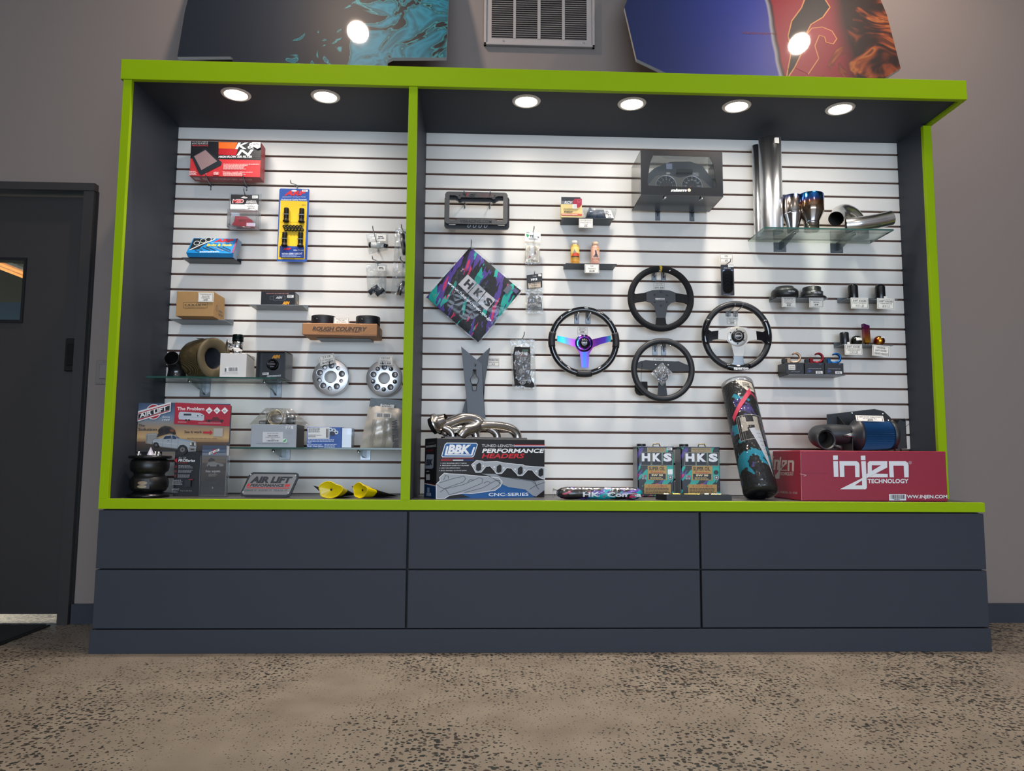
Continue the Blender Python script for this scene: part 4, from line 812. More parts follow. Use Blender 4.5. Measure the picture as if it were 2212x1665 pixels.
part('clear_sleeve', t, lambda b: b.box(-0.350, -0.303, -0.188, -0.122, GZ2+0.0005, 0.931, clear('sleeve', '#c3cad2', 0.08, 0.05, haze=0.25), 0.002)); boxpart('spacer_edge', t, -0.343, -0.312, -0.18, -0.13, GZ2+0.003, 0.90, mat('#55606c', 0.5), 0.002)
t = thing('silver_pouch', 'silver foil pouch with vertical black lettering by the divider', 'pouch', (-0.165, -0.13, GZ2))
FOIL = mat('#c4bcb0', 0.35, 0.3, grain=0.2, scale=25, bump=0.8); ws = [(-0.226, 1.073), (-0.072, 1.062), (-0.078, 0.8395), (-0.272, 0.8395)]
film_bag(t, ws, -0.15, 0.075, FOIL, name='foil', seed=21, crumple=0.003, n=20)
part('top_seal', t, lambda b: b.prism([(-0.226, 1.073), (-0.072, 1.062), (-0.074, 1.025), (-0.232, 1.033)], -0.1585, -0.156, mat('#4d5254', 0.4, 0.3, grain=0.3, scale=90)))
p = Print(t, face_y(-0.272, -0.072, 0.8395, 1.073, -0.1945), [(1520, 45), (2040, 45), (2040, 645), (1520, 645)])
p.poly([(1775, 122), (1940, 135), (1935, 170), (1770, 160)], '#cfcdc8'); p.lines(1790, 130, 130, 9, 2, '#44444a'); p.poly([(1718, 225), (1910, 235), (1905, 295), (1715, 285)], '#cfc8bf'); p.bars(1735, 238, 1800, 278, '#3d3a36'); p.bars(1815, 242, 1890, 284, '#3d3a36', seed=3)
p.text('WHITELINE', 1925, 480, 62, '#101013', w=330, bold=0.04, rot=-1.50)
for i in range(4): p.line([(1690+i*14, 310), (1655+i*14, 620)], 3, '#4f4942'); p.line([(1830+i*13, 330), (1800+i*13, 640)], 4, '#4f4942')
t2 = t
# ---- display stand, air spring and brochures on the deck
DZ = 0.6193
t = thing('counter_display', 'printed cardboard display with a pickup truck, leaning upright on the deck', 'display stand', (-1.0, -0.27, DZ))
DP = mat('#39424e', 0.5)
part('board', t, lambda b: (b.prism([(-1.105, 1.034), (-0.835, 1.027), (-0.828, 1.02), (-0.830, 0.70), (-0.830, 0.621), (-1.061, 0.621), (-1.063, 0.815), (-1.2375, 0.815), (-1.2375, 0.985)], -0.272, -0.268, DP), b.box(-1.0, -0.95, -0.268, -0.17, DZ, 0.80, mat('#8b6b48', 0.7))))
p = Print(t, face_y(-1.250, -0.828, 0.62, 1.034, -0.272), [(182, 130), (1605, 130), (1605, 1480), (182, 1480)])
def grad(y0, y1, x0, x1, cs):
    n = len(cs)*5; rgb = [[int(c[j:j+2], 16)/255 for j in (1, 3, 5)] for c in cs]
    for i in range(n):
        f = i/n*(len(cs)-1); a = int(f); f -= a; c = '#'+''.join('%02x' % int(255*(rgb[a][j]*(1-f)+rgb[a+1][j]*f)) for j in range(3)); p.rect(x0, y0+(y1-y0)*i/n, x1, y0+(y1-y0)*(i+1)/n, c, L=0.5)
grad(140, 700, 225, 1588, ['#3a4a66', '#465a78', '#566d8a', '#6f8096', '#84827f', '#9c8368', '#b79468', '#c2a06f', '#8a6a48'])
grad(700, 835, 225, 1575, ['#5a4334', '#4a392f', '#3a3029', '#2f2925']); p.rect(800, 830, 1575, 1478, '#121216', L=0.5)
p.poly([(770, 130), (1595, 160), (1605, 175), (1590, 470), (765, 440)], '#a8152f'); p.text('The Problem', 1005, 240, 46, '#ece3e2', w=400, bold=0.02)
for x in (1280, 1397, 1512): p.poly([(x, 190), (x+52, 240), (x, 292), (x-52, 240)], '#e8e4e2'); p.lines(x-24, 236, 48, 7, 2, '#3a3a40', seed=x)
p.poly([(835, 275), (860, 262), (1150, 278), (1210, 310), (1212, 380), (1185, 392), (840, 375), (828, 330)], '#b9bfc6'); p.rect(905, 290, 1020, 318, '#2b323c'); p.disc(945, 384, 15, '#1d1d20'); p.disc(988, 384, 15, '#1d1d20'); p.disc(1115, 320, 11, '#2b323c'); p.disc(1178, 318, 9, '#2b323c'); p.line([(833, 335), (1210, 352)], 3, '#8b929a')
p.poly([(1235, 375), (1325, 372), (1345, 338), (1410, 336), (1440, 368), (1500, 376), (1505, 400), (1235, 402)], '#5c1522'); p.disc(1285, 397, 18, '#1a1416'); p.disc(1472, 400, 18, '#1a1416'); p.lines(825, 410, 170, 7, 1, '#dcb9bf'); p.lines(1130, 420, 420, 8, 1, '#dcb9bf', seed=4)
p.text('See It work', 1062, 572, 36, '#3c2f2c', w=260, bold=0.02); p.poly([(1205, 545), (1305, 548), (1305, 525), (1348, 562), (1305, 598), (1305, 578), (1205, 575)], '#b3152f'); p.rect(1362, 500, 1500, 620, '#a8a39c'); p.text('Ask if Air Lift works with your vehicle.', 1200, 658, 20, '#4a3d38', w=450)
p.text('The', 295, 482, 32, '#22323f', w=90, bold=0.01, al='C'); p.text('Solution', 385, 542, 40, '#22323f', w=275, bold=0.015); p.text('Since', 650, 355, 28, '#e6e6e6', w=115, sh=0.3); p.text('1949', 648, 398, 28, '#e6e6e6', w=115, sh=0.3)
# truck
p.poly([(365, 585), (520, 575), (545, 590), (540, 650), (470, 665), (470, 740), (370, 725)], '#8b8a86'); p.line([(385, 585), (385, 720)], 6, '#4f4a45'); p.line([(368, 600), (520, 590)], 4, '#b9b6b0')
p.poly([(545, 585), (580, 490), (640, 468), (720, 480), (790, 530), (800, 585), (700, 580), (600, 610), (520, 640)], '#2b2523'); p.disc(585, 545, 42, '#171514'); p.disc(675, 545, 40, '#171514'); p.disc(780, 575, 26, '#171514'); p.poly([(720, 520), (780, 530), (770, 560), (720, 545)], '#7a3a22'); p.line([(585, 500), (640, 475), (715, 488), (770, 530)], 6, '#5a504a')
p.poly([(472, 700), (475, 668), (610, 652), (622, 640), (650, 612), (705, 602), (790, 600), (832, 628), (870, 655), (960, 668), (1060, 686), (1112, 700), (1120, 760), (1116, 836), (1006, 842), (985, 775), (930, 742), (880, 748), (845, 790), (842, 806), (590, 778), (562, 745), (525, 708), (490, 715), (482, 745)], '#99a0a6')
p.poly([(632, 644), (655, 618), (738, 609), (745, 656), (630, 664)], '#22304a'); p.poly([(754, 609), (785, 610), (825, 642), (812, 664), (757, 660)], '#22304a'); p.poly([(800, 604), (832, 626), (872, 655), (835, 655)], '#3f5a78'); p.poly([(870, 657), (960, 669), (1058, 688), (1012, 696), (850, 668)], '#7d93a8')
p.line([(748, 610), (752, 786)], 3, '#5d646c'); p.line([(622, 645), (618, 775)], 3, '#5d646c'); p.line([(845, 662), (842, 790)], 3, '#5d646c'); p.line([(478, 700), (845, 735)], 4, '#c3c8cc'); p.line([(590, 772), (842, 800)], 8, '#5a5c5e'); p.rect(690, 682, 714, 690, '#3c4046'); p.poly([(735, 640), (770, 638), (772, 662), (738, 664)], '#5a6878')
p.disc(917, 815, 72, '#161618'); p.disc(917, 812, 36, '#6a6764'); p.disc(917, 812, 14, '#2a2a2c'); p.disc(525, 748, 40, '#161618'); p.disc(525, 748, 18, '#5d5a58')
p.poly([(1016, 702), (1108, 708), (1112, 768), (1026, 762)], '#4a4643'); p.poly([(1020, 706), (1048, 708), (1052, 748), (1026, 746)], '#c9c2b6'); p.poly([(1086, 712), (1106, 714), (1108, 756), (1090, 754)], '#c9c2b6'); p.poly([(1008, 780), (1114, 788), (1112, 832), (1012, 836)], '#7d7a76'); p.rect(1040, 798, 1090, 818, '#33302e')
# emblem
p.disc(465, 268, 112, '#d9d6d4'); p.disc(465, 268, 101, '#a3182c'); p.poly([(235, 262), (715, 122), (715, 262), (235, 412)], '#dcd9d7'); p.poly([(240, 286), (700, 150), (702, 162), (240, 300)], '#a3182c'); p.poly([(240, 378), (700, 240), (700, 252), (240, 394)], '#a3182c'); p.poly([(242, 308), (700, 172), (700, 238), (242, 374)], '#16161a')
p.text('AIR LIFT', 470, 298, 60, '#e8e5e2', w=430, bold=0.03, rot=0.288, sh=0.15)
p.poly([(848, 930), (848, 1005), (806, 968)], '#b3202c'); p.text('Air Lift', 925, 943, 26, '#a9a9ad', w=115, al='C'); p.text('PROSeries', 990, 985, 34, '#dedee0', w=250, bold=0.03, sh=0.2); p.text('ULTIMATE', 935, 1012, 18, '#8d2a1c', w=140, bold=0.02)
for yy, sd in ((1040, 1), (1105, 2), (1172, 3)): p.lines(872, yy, 220, 8, 3, '#8d8d92', seed=sd); p.disc(838, yy+18, 22, '#54161c')
p.text('Control it', 865, 1262, 22, '#b9b9bd', w=125); p.lines(800, 1270, 160, 7, 4, '#8d8d92', seed=6); p.rect(985, 1245, 1070, 1345, '#1e2026'); p.text('60DAY', 855, 1395, 26, '#8d8d92', w=115, bold=0.02); p.text('Try it risk free', 1010, 1410, 20, '#8d8d92', w=175); p.lines(798, 1408, 110, 7, 2, '#77777c'); p.rect(1040, 1232, 1100, 1250, '#7a1a22')
t = thing('brochure_holder', 'clear holder full of folded brochures in front of the printed display', 'brochure holder', (-0.875, -0.32, DZ))
PB = mat('#4a4c52', 0.5)
for i in range(4): boxpart('brochure', t, -0.929+0.002*i, -0.826+0.002*i, -0.322+0.006*i, -0.3175+0.006*i, DZ+0.004, 0.844-0.001*i, mat('#c9c7c4', 0.5) if i else PB)
part('acrylic_pocket', t, lambda b: (b.box(-0.934, -0.818, -0.329, -0.3275, DZ+0.0005, 0.800, BLISTER), b.box(-0.934, -0.932, -0.3275, -0.292, DZ+0.0005, 0.80, BLISTER), b.box(-0.820, -0.818, -0.3275, -0.292, DZ+0.0005, 0.80, BLISTER), b.box(-0.934, -0.818, -0.329, -0.290, DZ+0.0002, DZ+0.002, BLISTER)))
p = Print(t, face_y(-0.929, -0.826, DZ+0.004, 0.844, -0.322), [(1175, 735), (1525, 745), (1505, 1470), (1135, 1460)])
for i, c in enumerate(['#3b475c', '#4c5a70', '#6f7480', '#8b7d70', '#8a7460', '#5a4a40', '#4a3c34', '#54423a', '#4a3a34', '#3a302c', '#2a2829', '#26262a', '#2d2d31', '#303036', '#2c2c31']): p.poly([(1173-i*2.6, 738+i*48.3), (1525-i*1.3, 745+i*48.3), (1524-i*1.3, 796+i*48.3), (1170-i*2.6, 789+i*48.3)], c, L=0.5)
p.disc(1348, 825, 34, '#a3182c'); p.poly([(1268, 835), (1422, 785), (1424, 815), (1268, 868)], '#dcd9d7'); p.text('AIR LIFT', 1347, 838, 20, '#222226', w=140, bold=0.02, rot=0.30)
p.poly([(1235, 1010), (1260, 975), (1340, 965), (1400, 985), (1480, 1000), (1490, 1030), (1430, 1035), (1240, 1030)], '#aaa69e'); p.disc(1405, 1030, 24, '#1a1a1c'); p.disc(1270, 1030, 16, '#1a1a1c'); p.poly([(1255, 945), (1300, 910), (1355, 930), (1360, 955), (1270, 965)], '#2b2725')
p.text('No squat.', 1335, 1115, 32, '#e3ddd6', w=225, bold=0.03); p.lines(1265, 1135, 140, 8, 3, '#b9aca0', seed=4); p.poly([(1190, 1220), (1310, 1195), (1450, 1215), (1440, 1235), (1210, 1240)], '#1b1b1e'); p.frame(1280, 1270, 1375, 1370, 5, '#4a4a50'); p.poly([(1315, 1350), (1325, 1315), (1340, 1350)], '#bdbdc0')
t = thing('air_spring', 'black rubber air spring bag standing in front of the printed display', 'air spring', (-1.139, -0.33, DZ))
RB = mat('#0d0d0f', 0.38); cxs = (-1.139, -0.352, DZ)
part('rubber_bellows', t, lambda b: b.lathe([(0.055, 0.022), (0.068, 0.028), (0.077, 0.045), (0.079, 0.062), (0.076, 0.078), (0.066, 0.088), (0.060, 0.097), (0.064, 0.106), (0.074, 0.113), (0.078, 0.128), (0.078, 0.148), (0.072, 0.160), (0.06, 0.165)], RB, cxs, seg=48))
part('base_plate', t, lambda b: b.lathe([(0.0, 0.0002), (0.082, 0.0002), (0.085, 0.004), (0.083, 0.012), (0.066, 0.016), (0.064, 0.022), (0.0, 0.022)], mat('#191a1c', 0.25, 0.5), cxs, seg=48)); part('top_plate', t, lambda b: b.lathe([(0.05, 0.163), (0.084, 0.166), (0.087, 0.172), (0.084, 0.178), (0.0, 0.181)], mat('#1b1b1d', 0.25, 0.5), cxs, seg=48))
for dx, dy in ((-0.042, -0.02), (0.042, -0.02), (0.0, 0.045)): part('stud', t, lambda b: b.lathe([(0.011, 0.18), (0.011, 0.186), (0.006, 0.188), (0.006, 0.196), (0, 0.197)], CHROME, (cxs[0]+dx, cxs[1]+dy, DZ), seg=12))
part('air_fitting', t, lambda b: b.lathe([(0.017, 0.18), (0.0, 0.216)], mat('#b9b9c6', 0.4), cxs, seg=4))
p = Print(t, lambda s, v, n: (cxs[0]+0.0795*math.sin((s-0.5)*2.2), cxs[1]-(0.0795+n)*math.cos((s-0.5)*2.2), DZ+0.03+0.06*v), name='cutaway_print', curve=(0, 0.06)); p.rect(0.34, 0.15, 0.70, 0.85, '#1a1413'); p.disc(0.54, 0.55, 0.11, '#8d7a63', ry=0.13); p.disc(0.53, 0.30, 0.11, '#8a7f66', ry=0.11)
# ---- metal plaque
t = thing('metal_plaque', 'slanted metal plaque with black and red lettering on a black stand', 'plaque', (-0.63, -0.33, DZ), (-0.12, 0, 0))
PQ = [(-0.125, 0.012), (-0.118, 0.004), (0.082, 0.004), (0.094, 0.010), (0.124, 0.090), (0.120, 0.104), (0.112, 0.107), (-0.074, 0.109), (-0.084, 0.104), (-0.094, 0.094)]
b = MB(); b.prism(PQ, -0.006, 0.004, mat('#15161a', 0.4)); b.build('rim', t, local=True)
cxp, czp = 0.0, 0.056; b = MB(); b.prism([(cxp+(x-cxp)*0.925, czp+(z-czp)*0.86) for x, z in PQ], -0.0072, -0.0055, mat('#7d7874', 0.4, 0.7)); b.build('plate', t, local=True)
b = MB(); b.box(-0.10, 0.08, -0.012, 0.05, 0.0, 0.006, mat('#0f0f12', 0.4)); b.build('stand_foot', t, local=True)
p = Print(t, lambda s, v, n: (-0.125+0.249*s, -0.0072-n, 0.004+0.105*v), [(105, 945), (805, 945), (805, 1230), (105, 1230)], local=True)
p.text('AIR LIFT', 475, 1068, 66, '#1c1c20', w=520, bold=0.06, sh=0.3); p.poly([(192, 1082), (712, 1085), (700, 1116), (178, 1116)], '#b5251f'); p.poly([(225, 1084), (650, 1085), (640, 1118), (212, 1118)], '#7d7874'); p.text('PERFORMANCE', 430, 1115, 28, '#1c1c20', w=420, bold=0.04, sh=0.3); p.poly([(185, 1125), (700, 1128), (697, 1138), (181, 1135)], '#b5251f'); p.text('DRIVE IT. SHOW IT. TRACK IT.', 420, 1172, 22, '#2c2c30', w=520, sh=0.2)
for x, y in ((220, 975), (768, 980), (143, 1180), (693, 1188)): p.disc(x, y, 9, '#b9b6b2')
# ---- two yellow pouches lying down
YP = mat('#d9c100', 0.28, grain=0.05, scale=30); YD = mat('#17170f', 0.35)
def pouch(label, xc, yc, rz, seed, sc=1.0):
    t = thing('foil_pouch', label, 'pouch', (xc, yc, DZ), (0, 0, rz))
    rnd = random.Random(seed); ph = rnd.uniform(0, 6)
    def g(u, v):
        a = 2*PI*u; rx = 0.050*sc; rzz = 0.034*sc*(1-0.88*v); wob = 1+0.10*math.sin(3*a+ph)+0.06*math.sin(5*a)
        rx2 = rx*(1+0.25*v)
        return (rx2*math.cos(a)*wob, 0.17*sc*v, 0.0345*sc*(1-0.85*v)+rzz*math.sin(a)*(1 if math.sin(a) < 0 else wob)*0.99+0.0005)
    b = MB(); b.grid(g, 32, 10, YP)
    kd = b.mi(YD)
    for i in range(len(b.f)):
        if i//32 >= 3: b.m[i] = kd
    b.build('pouch_side', t, local=True)
    def cap(u, v):
        P = g(u, 0.0); c = (0, 0.018, 0.0345*sc); return tuple(P[i]*(1-v)+c[i]*v for i in range(3))
    b = MB(); b.grid(cap, 32, 6, YP); b.build('pouch_base', t, local=True)
    b = MB(); b.tube([g(k/32, 0.0) for k in range(32)], 0.0022, YP, 6, closed=True); b.build('base_seam', t, local=True)
    b = MB(); b.lathe([(0.005, 0.0), (0.004, 0.001), (0, 0.001)], YD, (0.002, 0.012, 0.036*sc), 'y', 12); b.build('emblem', t, local=True)
    b = MB(); b.prism([(-0.052*sc, 0.03*sc), (-0.078*sc, 0.052*sc), (-0.046*sc, 0.045*sc)], 0.012, 0.016, YD); b.build('torn_corner', t, local=True)
pouch('yellow foil pouch lying base outwards, left of the two', -0.357, -0.38, -0.12, 3, 1.02); pouch('yellow foil pouch lying at an angle, nearer the divider', -0.232, -0.36, -0.75, 8, 0.95)
# ================================================================== right bay
# ---- licence plate frames
for i, x in enumerate((0.197, 0.323)): wire_hook(['wire hook through the left of the licence plate frames', 'wire hook through the right of the licence plate frames'][i], x, 2.0674, 0.15, 0.0, 0.006)
def plate_frame(b, x0, x1, z0, z1, y0, y1, m, tw, bw, tab):
    xi0, xi1 = x0+0.022, x1-0.022; xm = (x0+x1)/2; hw = (x1-x0)*0.28
    out = rrect(x0, z0, x1, z1, 0.012)
    top = [(x0, z1-0.014), (x0+0.006, z1-0.003), (x0+0.016, z1), (x1-0.016, z1), (x1-0.006, z1-0.003), (x1, z1-0.014), (xi1, z1-0.018), (xm+hw+0.018, z1-0.018), (xm+hw, z1-tw), (xm-hw, z1-tw), (xm-hw-0.018, z1-0.018), (xi0, z1-0.018)]
    bot = [(x0, z0+0.014), (x0+0.006, z0+0.003), (x0+0.016, z0), (x1-0.016, z0), (x1-0.006, z0+0.003), (x1, z0+0.014), (xi1, z0+0.018), (xm+hw+0.018, z0+0.018), (xm+hw, z0+bw), (xm-hw, z0+bw), (xm-hw-0.018, z0+0.018), (xi0, z0+0.018)]
    b.prism(top, y0, y1, m); b.prism(bot, y0, y1, m); b.prism([(x0, z0+0.014), (xi0, z0+0.018), (xi0, z1-0.018), (x0, z1-0.014)], y0, y1, m); b.prism([(xi1, z0+0.018), (x1, z0+0.014), (x1, z1-0.014), (xi1, z1-0.018)], y0, y1, m)
    for s in (-1, 1): b.prism(arc(xm+s*0.083, z1-tw+0.002, 0.009, 180, 360, 8), y0+0.002, y1, m)
t = thing('licence_plate_frame', 'carbon weave licence plate frame with raised lettering, in front', 'plate frame', (0.255, -0.12, 1.925), group='licence plate frames')
CW = mat('#4a4744', 0.28, grain=0.55, scale=420, coat=0.5)
part('frame', t, lambda b: plate_frame(b, 0.104, 0.409, 1.926, 2.086, -0.124, -0.114, CW, 0.027, 0.026, 0))
p = Print(t, face_y(0.104, 0.409, 1.926, 2.086, -0.124), [(448, 268), (1450, 266), (1430, 770), (445, 766)])
p.text('V', 755, 338, 40, '#15151a', w=70, bold=0.08, sh=-0.2); p.text('S', 880, 340, 40, '#15151a', w=110, bold=0.06, sh=0.2); p.poly([(800, 275), (835, 275), (790, 340), (770, 340)], '#8b2a2a'); p.text('RACING', 1075, 312, 24, '#7e4a46', w=220, sh=0.2); p.text('SPORTS', 1100, 345, 24, '#7e4a46', w=220, sh=0.2); p.text('VISRACING.COM', 930, 748, 42, '#1b1b1e', w=500, bold=0.02)
for x in (675, 1237): p.disc(x, 325, 13, '#0c0c0e')
t = thing('licence_plate_frame', 'plain black licence plate frame hanging behind the carbon one', 'plate frame', (0.255, -0.09, 1.91), group='licence plate frames')
part('frame', t, lambda b: plate_frame(b, 0.101, 0.418, 1.908, 2.072, -0.105, -0.090, mat('#0e1116', 0.3), 0.026, 0.026, 0))
p = Print(t, face_y(0.101, 0.418, 1.908, 2.072, -0.105)); 
for i, s in enumerate('GURU'): p.text('U', 0.385+0.085*i, 0.035, 0.10, '#a9acb2', w=0.06, sh=0.3, bold=0.02)
# ---- long air freshener in header bag
wire_hook('wire hook holding the cream air freshener', 0.537, 1.8388+0.076, 0.12, 0.002, -0.005)
t = thing('air_freshener', 'cream air freshener in a clear bag under a white header card', 'air freshener', (0.535, -0.06, 1.747))
part('header_card', t, lambda b: b.prism([(0.497, 1.914), (0.575, 1.905), (0.574, 1.858), (0.497, 1.864)], -0.062, -0.061, mat('#e3e3dd', 0.5)))
p = Print(t, face_y(0.497, 0.575, 1.856, 1.914, -0.062), [(1722, 878), (1977, 878), (1977, 1064), (1722, 1064)])
p.poly([(1740, 930), (1770, 925), (1792, 945), (1765, 985)], '#2f9b57'); p.text('TE', 1830, 978, 36, '#26262a', w=62, bold=0.03); p.text('N', 1940, 990, 34, '#26262a', w=22, bold=0.03); p.rect(1880, 915, 1925, 968, '#d8d8d4'); p.lines(1785, 995, 150, 6, 2, '#5a5a5e'); p.lines(1745, 892, 60, 6, 2, '#5a5a5e', seed=4); p.text('www.tein.com', 1850, 1042, 9, '#5a5a5e', w=80)
part('freshener', t, lambda b: b.prism(rrect(0.503, 1.756, 0.567, 1.842, 0.008), -0.063, -0.058, mat('#e8d9c3', 0.6)))
p = Print(t, face_y(0.503, 0.567, 1.756, 1.842, -0.063), name='freshener_print'); p.rect(0.30, 0.30, 0.58, 0.98, '#efe9e2'); p.poly([(0.62, 0.5), (0.70, 0.85), (0.80, 0.6), (0.74, 0.45)], '#7d6a5c'); p.disc(0.30, 0.32, 0.08, '#b5442e', ry=0.06); p.poly([(0.16, 0.12), (0.30, 0.12), (0.23, 0.03)], '#2f9b57'); p.text('TEIN', 0.62, 0.03, 0.10, '#5a4a40', w=0.5, bold=0.01); p.line([(0.28, 0.95), (0.30, 0.4), (0.36, 0.2), (0.6, 0.12)], 0.03, '#8d5a48')
film_bag(t, [(0.499, 1.858), (0.573, 1.85), (0.572, 1.747), (0.499, 1.747)], -0.061, 0.014, BAG, seed=31, crumple=0.001, n=10)
# ---- black engine air freshener
wire_hook('wire hook holding the black engine air freshener', 0.543, 1.6864, 0.10, 0.0, 0.005)
t = thing('air_freshener', 'black engine-shaped air freshener in a clear bag', 'air freshener', (0.546, -0.06, 1.50))
part('header_card', t, lambda b: b.prism([(0.506, 1.692), (0.583, 1.703), (0.584, 1.632), (0.510, 1.622)], -0.062, -0.061, mat('#16161a', 0.45)))
p = Print(t, face_y(0.506, 0.584, 1.622, 1.703, -0.062), [(1516, 580), (1738, 580), (1738, 800), (1516, 800)])
p.text('HKS', 1625, 678, 26, '#e9e9e6', w=88, bold=0.05, rot=0.12); p.poly([(1538, 720), (1710, 695), (1718, 770), (1545, 790)], '#b9a892'); p.text('AIR FRESHENER', 1628, 728, 22, '#1d1d20', w=155, bold=0.02, rot=0.12); p.text('ENGINE', 1628, 758, 17, '#1d1d20', w=78, rot=0.12); p.lines(1560, 770, 120, 6, 1, '#55504a'); p.disc(1628, 622, 28, '#8f8b86', ry=9); p.rect(1680, 592, 1725, 622, '#dedcd6')
part('freshener', t, lambda b: b.prism([(0.512, 1.56), (0.53, 1.605), (0.545, 1.60), (0.555, 1.575), (0.575, 1.585), (0.582, 1.555), (0.584, 1.522), (0.51, 1.518)], -0.062, -0.058, mat('#34332f', 0.5)))
p = Print(t, face_y(0.506, 0.584, 1.515, 1.61, -0.062), [(1516, 830), (1740, 830), (1740, 1090), (1516, 1090)], name='freshener_print'); p.poly([(1530, 930), (1585, 845), (1615, 870), (1580, 965)], '#5a5650'); p.line([(1610, 900), (1650, 865), (1690, 890), (1720, 950)], 12, '#57534d'); p.text('engine', 1625, 1018, 38, '#b3aa9c', w=190, bold=0.02, sh=0.3); p.rect(1660, 1005, 1720, 1035, '#8f877a')
film_bag(t, [(0.503, 1.63), (0.587, 1.635), (0.590, 1.503), (0.503, 1.502)], -0.061, 0.012, BAG, seed=33, crumple=0.001, n=10)
# ---- diamond towel in clear bag
wire_hook('wire hook holding the diamond-shaped patterned towel', 0.231, 1.8388, 0.10, 0.003, 0.006)
t = thing('folded_towel', 'square streak-patterned towel hanging corner up in a clear bag', 'towel', (0.25, -0.07, 1.355))
TW = streak_mat('streak_towel', 20, 0.36, 5.0, 0.6, bump=0.3, base='#0d0e14')
c = [(0.228, 1.828), (0.480, 1.613), (0.272, 1.357), (0.017, 1.574)]
def tow(u, v, s):
    x = (c[3][0]*(1-u)+c[2][0]*u)*(1-v)+(c[0][0]*(1-u)+c[1][0]*u)*v; z = (c[3][1]*(1-u)+c[2][1]*u)*(1-v)+(c[0][1]*(1-u)+c[1][1]*u)*v
    e = (min(u, 1-u, v, 1-v)*14); e = min(1, e)
    return (x, -0.062-s*(0.004+0.006*e)-0.0012*math.sin(9*u+4*v), z)
part('cloth', t, lambda b: (b.grid(lambda u, v: tow(u, v, 1), 20, 20, TW), b.grid(lambda u, v: tow(u, v, -0.6), 6, 6, TW)))
p = Print(t, lambda s, v, n: (0.016+(0.481-0.016)*s, -0.0745-n, 1.355+(1.830-1.355)*v), [(130, 205), (1450, 205), (1450, 1530), (130, 1530)])
A = math.atan2(-(940-600), (1090-700))
p.poly([(700, 600), (830, 715), (700, 862), (572, 740)], '#b9b6b8'); p.poly([(838, 722), (955, 828), (835, 985), (708, 868)], '#b9b6b8'); p.poly([(965, 838), (1090, 942), (970, 1095), (845, 990)], '#b9b6b8')
for s, x, y in (('H', 688, 772), ('K', 822, 893), ('S', 958, 1015)): p.text(s, x, y, 95, '#121216', w=105, bold=0.06, rot=A)
p.rect(985, 925, 1030, 975, '#a9a6a8'); p.text('www.hks-power.co.jp', 722, 985, 38, '#e6e6ea', w=800, bold=0.02, rot=A, sh=0.15)
p.poly([(1275, 720), (1325, 765), (1250, 868), (1195, 820)], '#5b5b66'); p.poly([(1355, 775), (1415, 820), (1375, 860), (1315, 815)], '#4f4a70')
film_bag(t, [(0.231, 1.842), (0.492, 1.617), (0.273, 1.347), (0.006, 1.578)], -0.064, 0.026, clear('towel_bag', '#fbfbfb', 0.025, 0.15, crinkle=0.5, scale=30), seed=41, crumple=0.001, n=14)
# ---- socks
wire_hook('wire hook holding the bagged patterned sock', 0.489, 1.3816, 0.10, 0.006, 0.010)
t = thing('bagged_sock', 'black sock with white turbo prints in a clear bag', 'sock', (0.488, -0.06, 1.135))
part('sock', t, lambda b: b.prism([(0.450, 1.336), (0.524, 1.336), (0.528, 1.29), (0.527, 1.20), (0.533, 1.172), (0.545, 1.155), (0.546, 1.142), (0.535, 1.137), (0.505, 1.140), (0.49, 1.147), (0.452, 1.145), (0.445, 1.20), (0.441, 1.292)], -0.066, -0.056, mat('#1a191d', 0.85, grain=0.15, scale=200)))
p = Print(t, face_y(0.441, 0.546, 1.137, 1.336, -0.066), [(1440, 200), (1760, 200), (1760, 825), (1440, 825)])
p.text('COBB', 1585, 318, 36, '#bdb7ae', w=155, bold=0.03); p.rect(1510, 328, 1660, 342, '#7a2026'); p.rect(1580, 240, 1670, 275, '#2f4a38'); p.rect(1565, 200, 1680, 205, '#d9d9d6')
for x, y in ((1585, 390), (1575, 570), (1590, 745)): p.disc(x, y, 42, '#8d8b88', ry=34); p.disc(x, y, 30, '#1d1c20', ry=24); p.disc(x, y, 15, '#8d8b88', ry=13); p.rect(x+25, y-38, x+62, y-18, '#8d8b88')
rnd = random.Random(5)
for i in range(26): x, y = rnd.uniform(1465, 1690), rnd.uniform(370, 790); p.line([(x, y), (x+rnd.uniform(-22, 22), y+rnd.uniform(-22, 22))], 5, rnd.choice(('#77757a', '#8f9aa8', '#9a9894')))
p.line([(1500, 680), (1575, 800)], 4, '#8d8b88'); p.line([(1460, 440), (1470, 470)], 14, '#9a9894')
film_bag(t, [(0.427, 1.372), (0.546, 1.373), (0.556, 1.133), (0.441, 1.131)], -0.061, 0.020, BAG, seed=43, crumple=0.001, n=14)
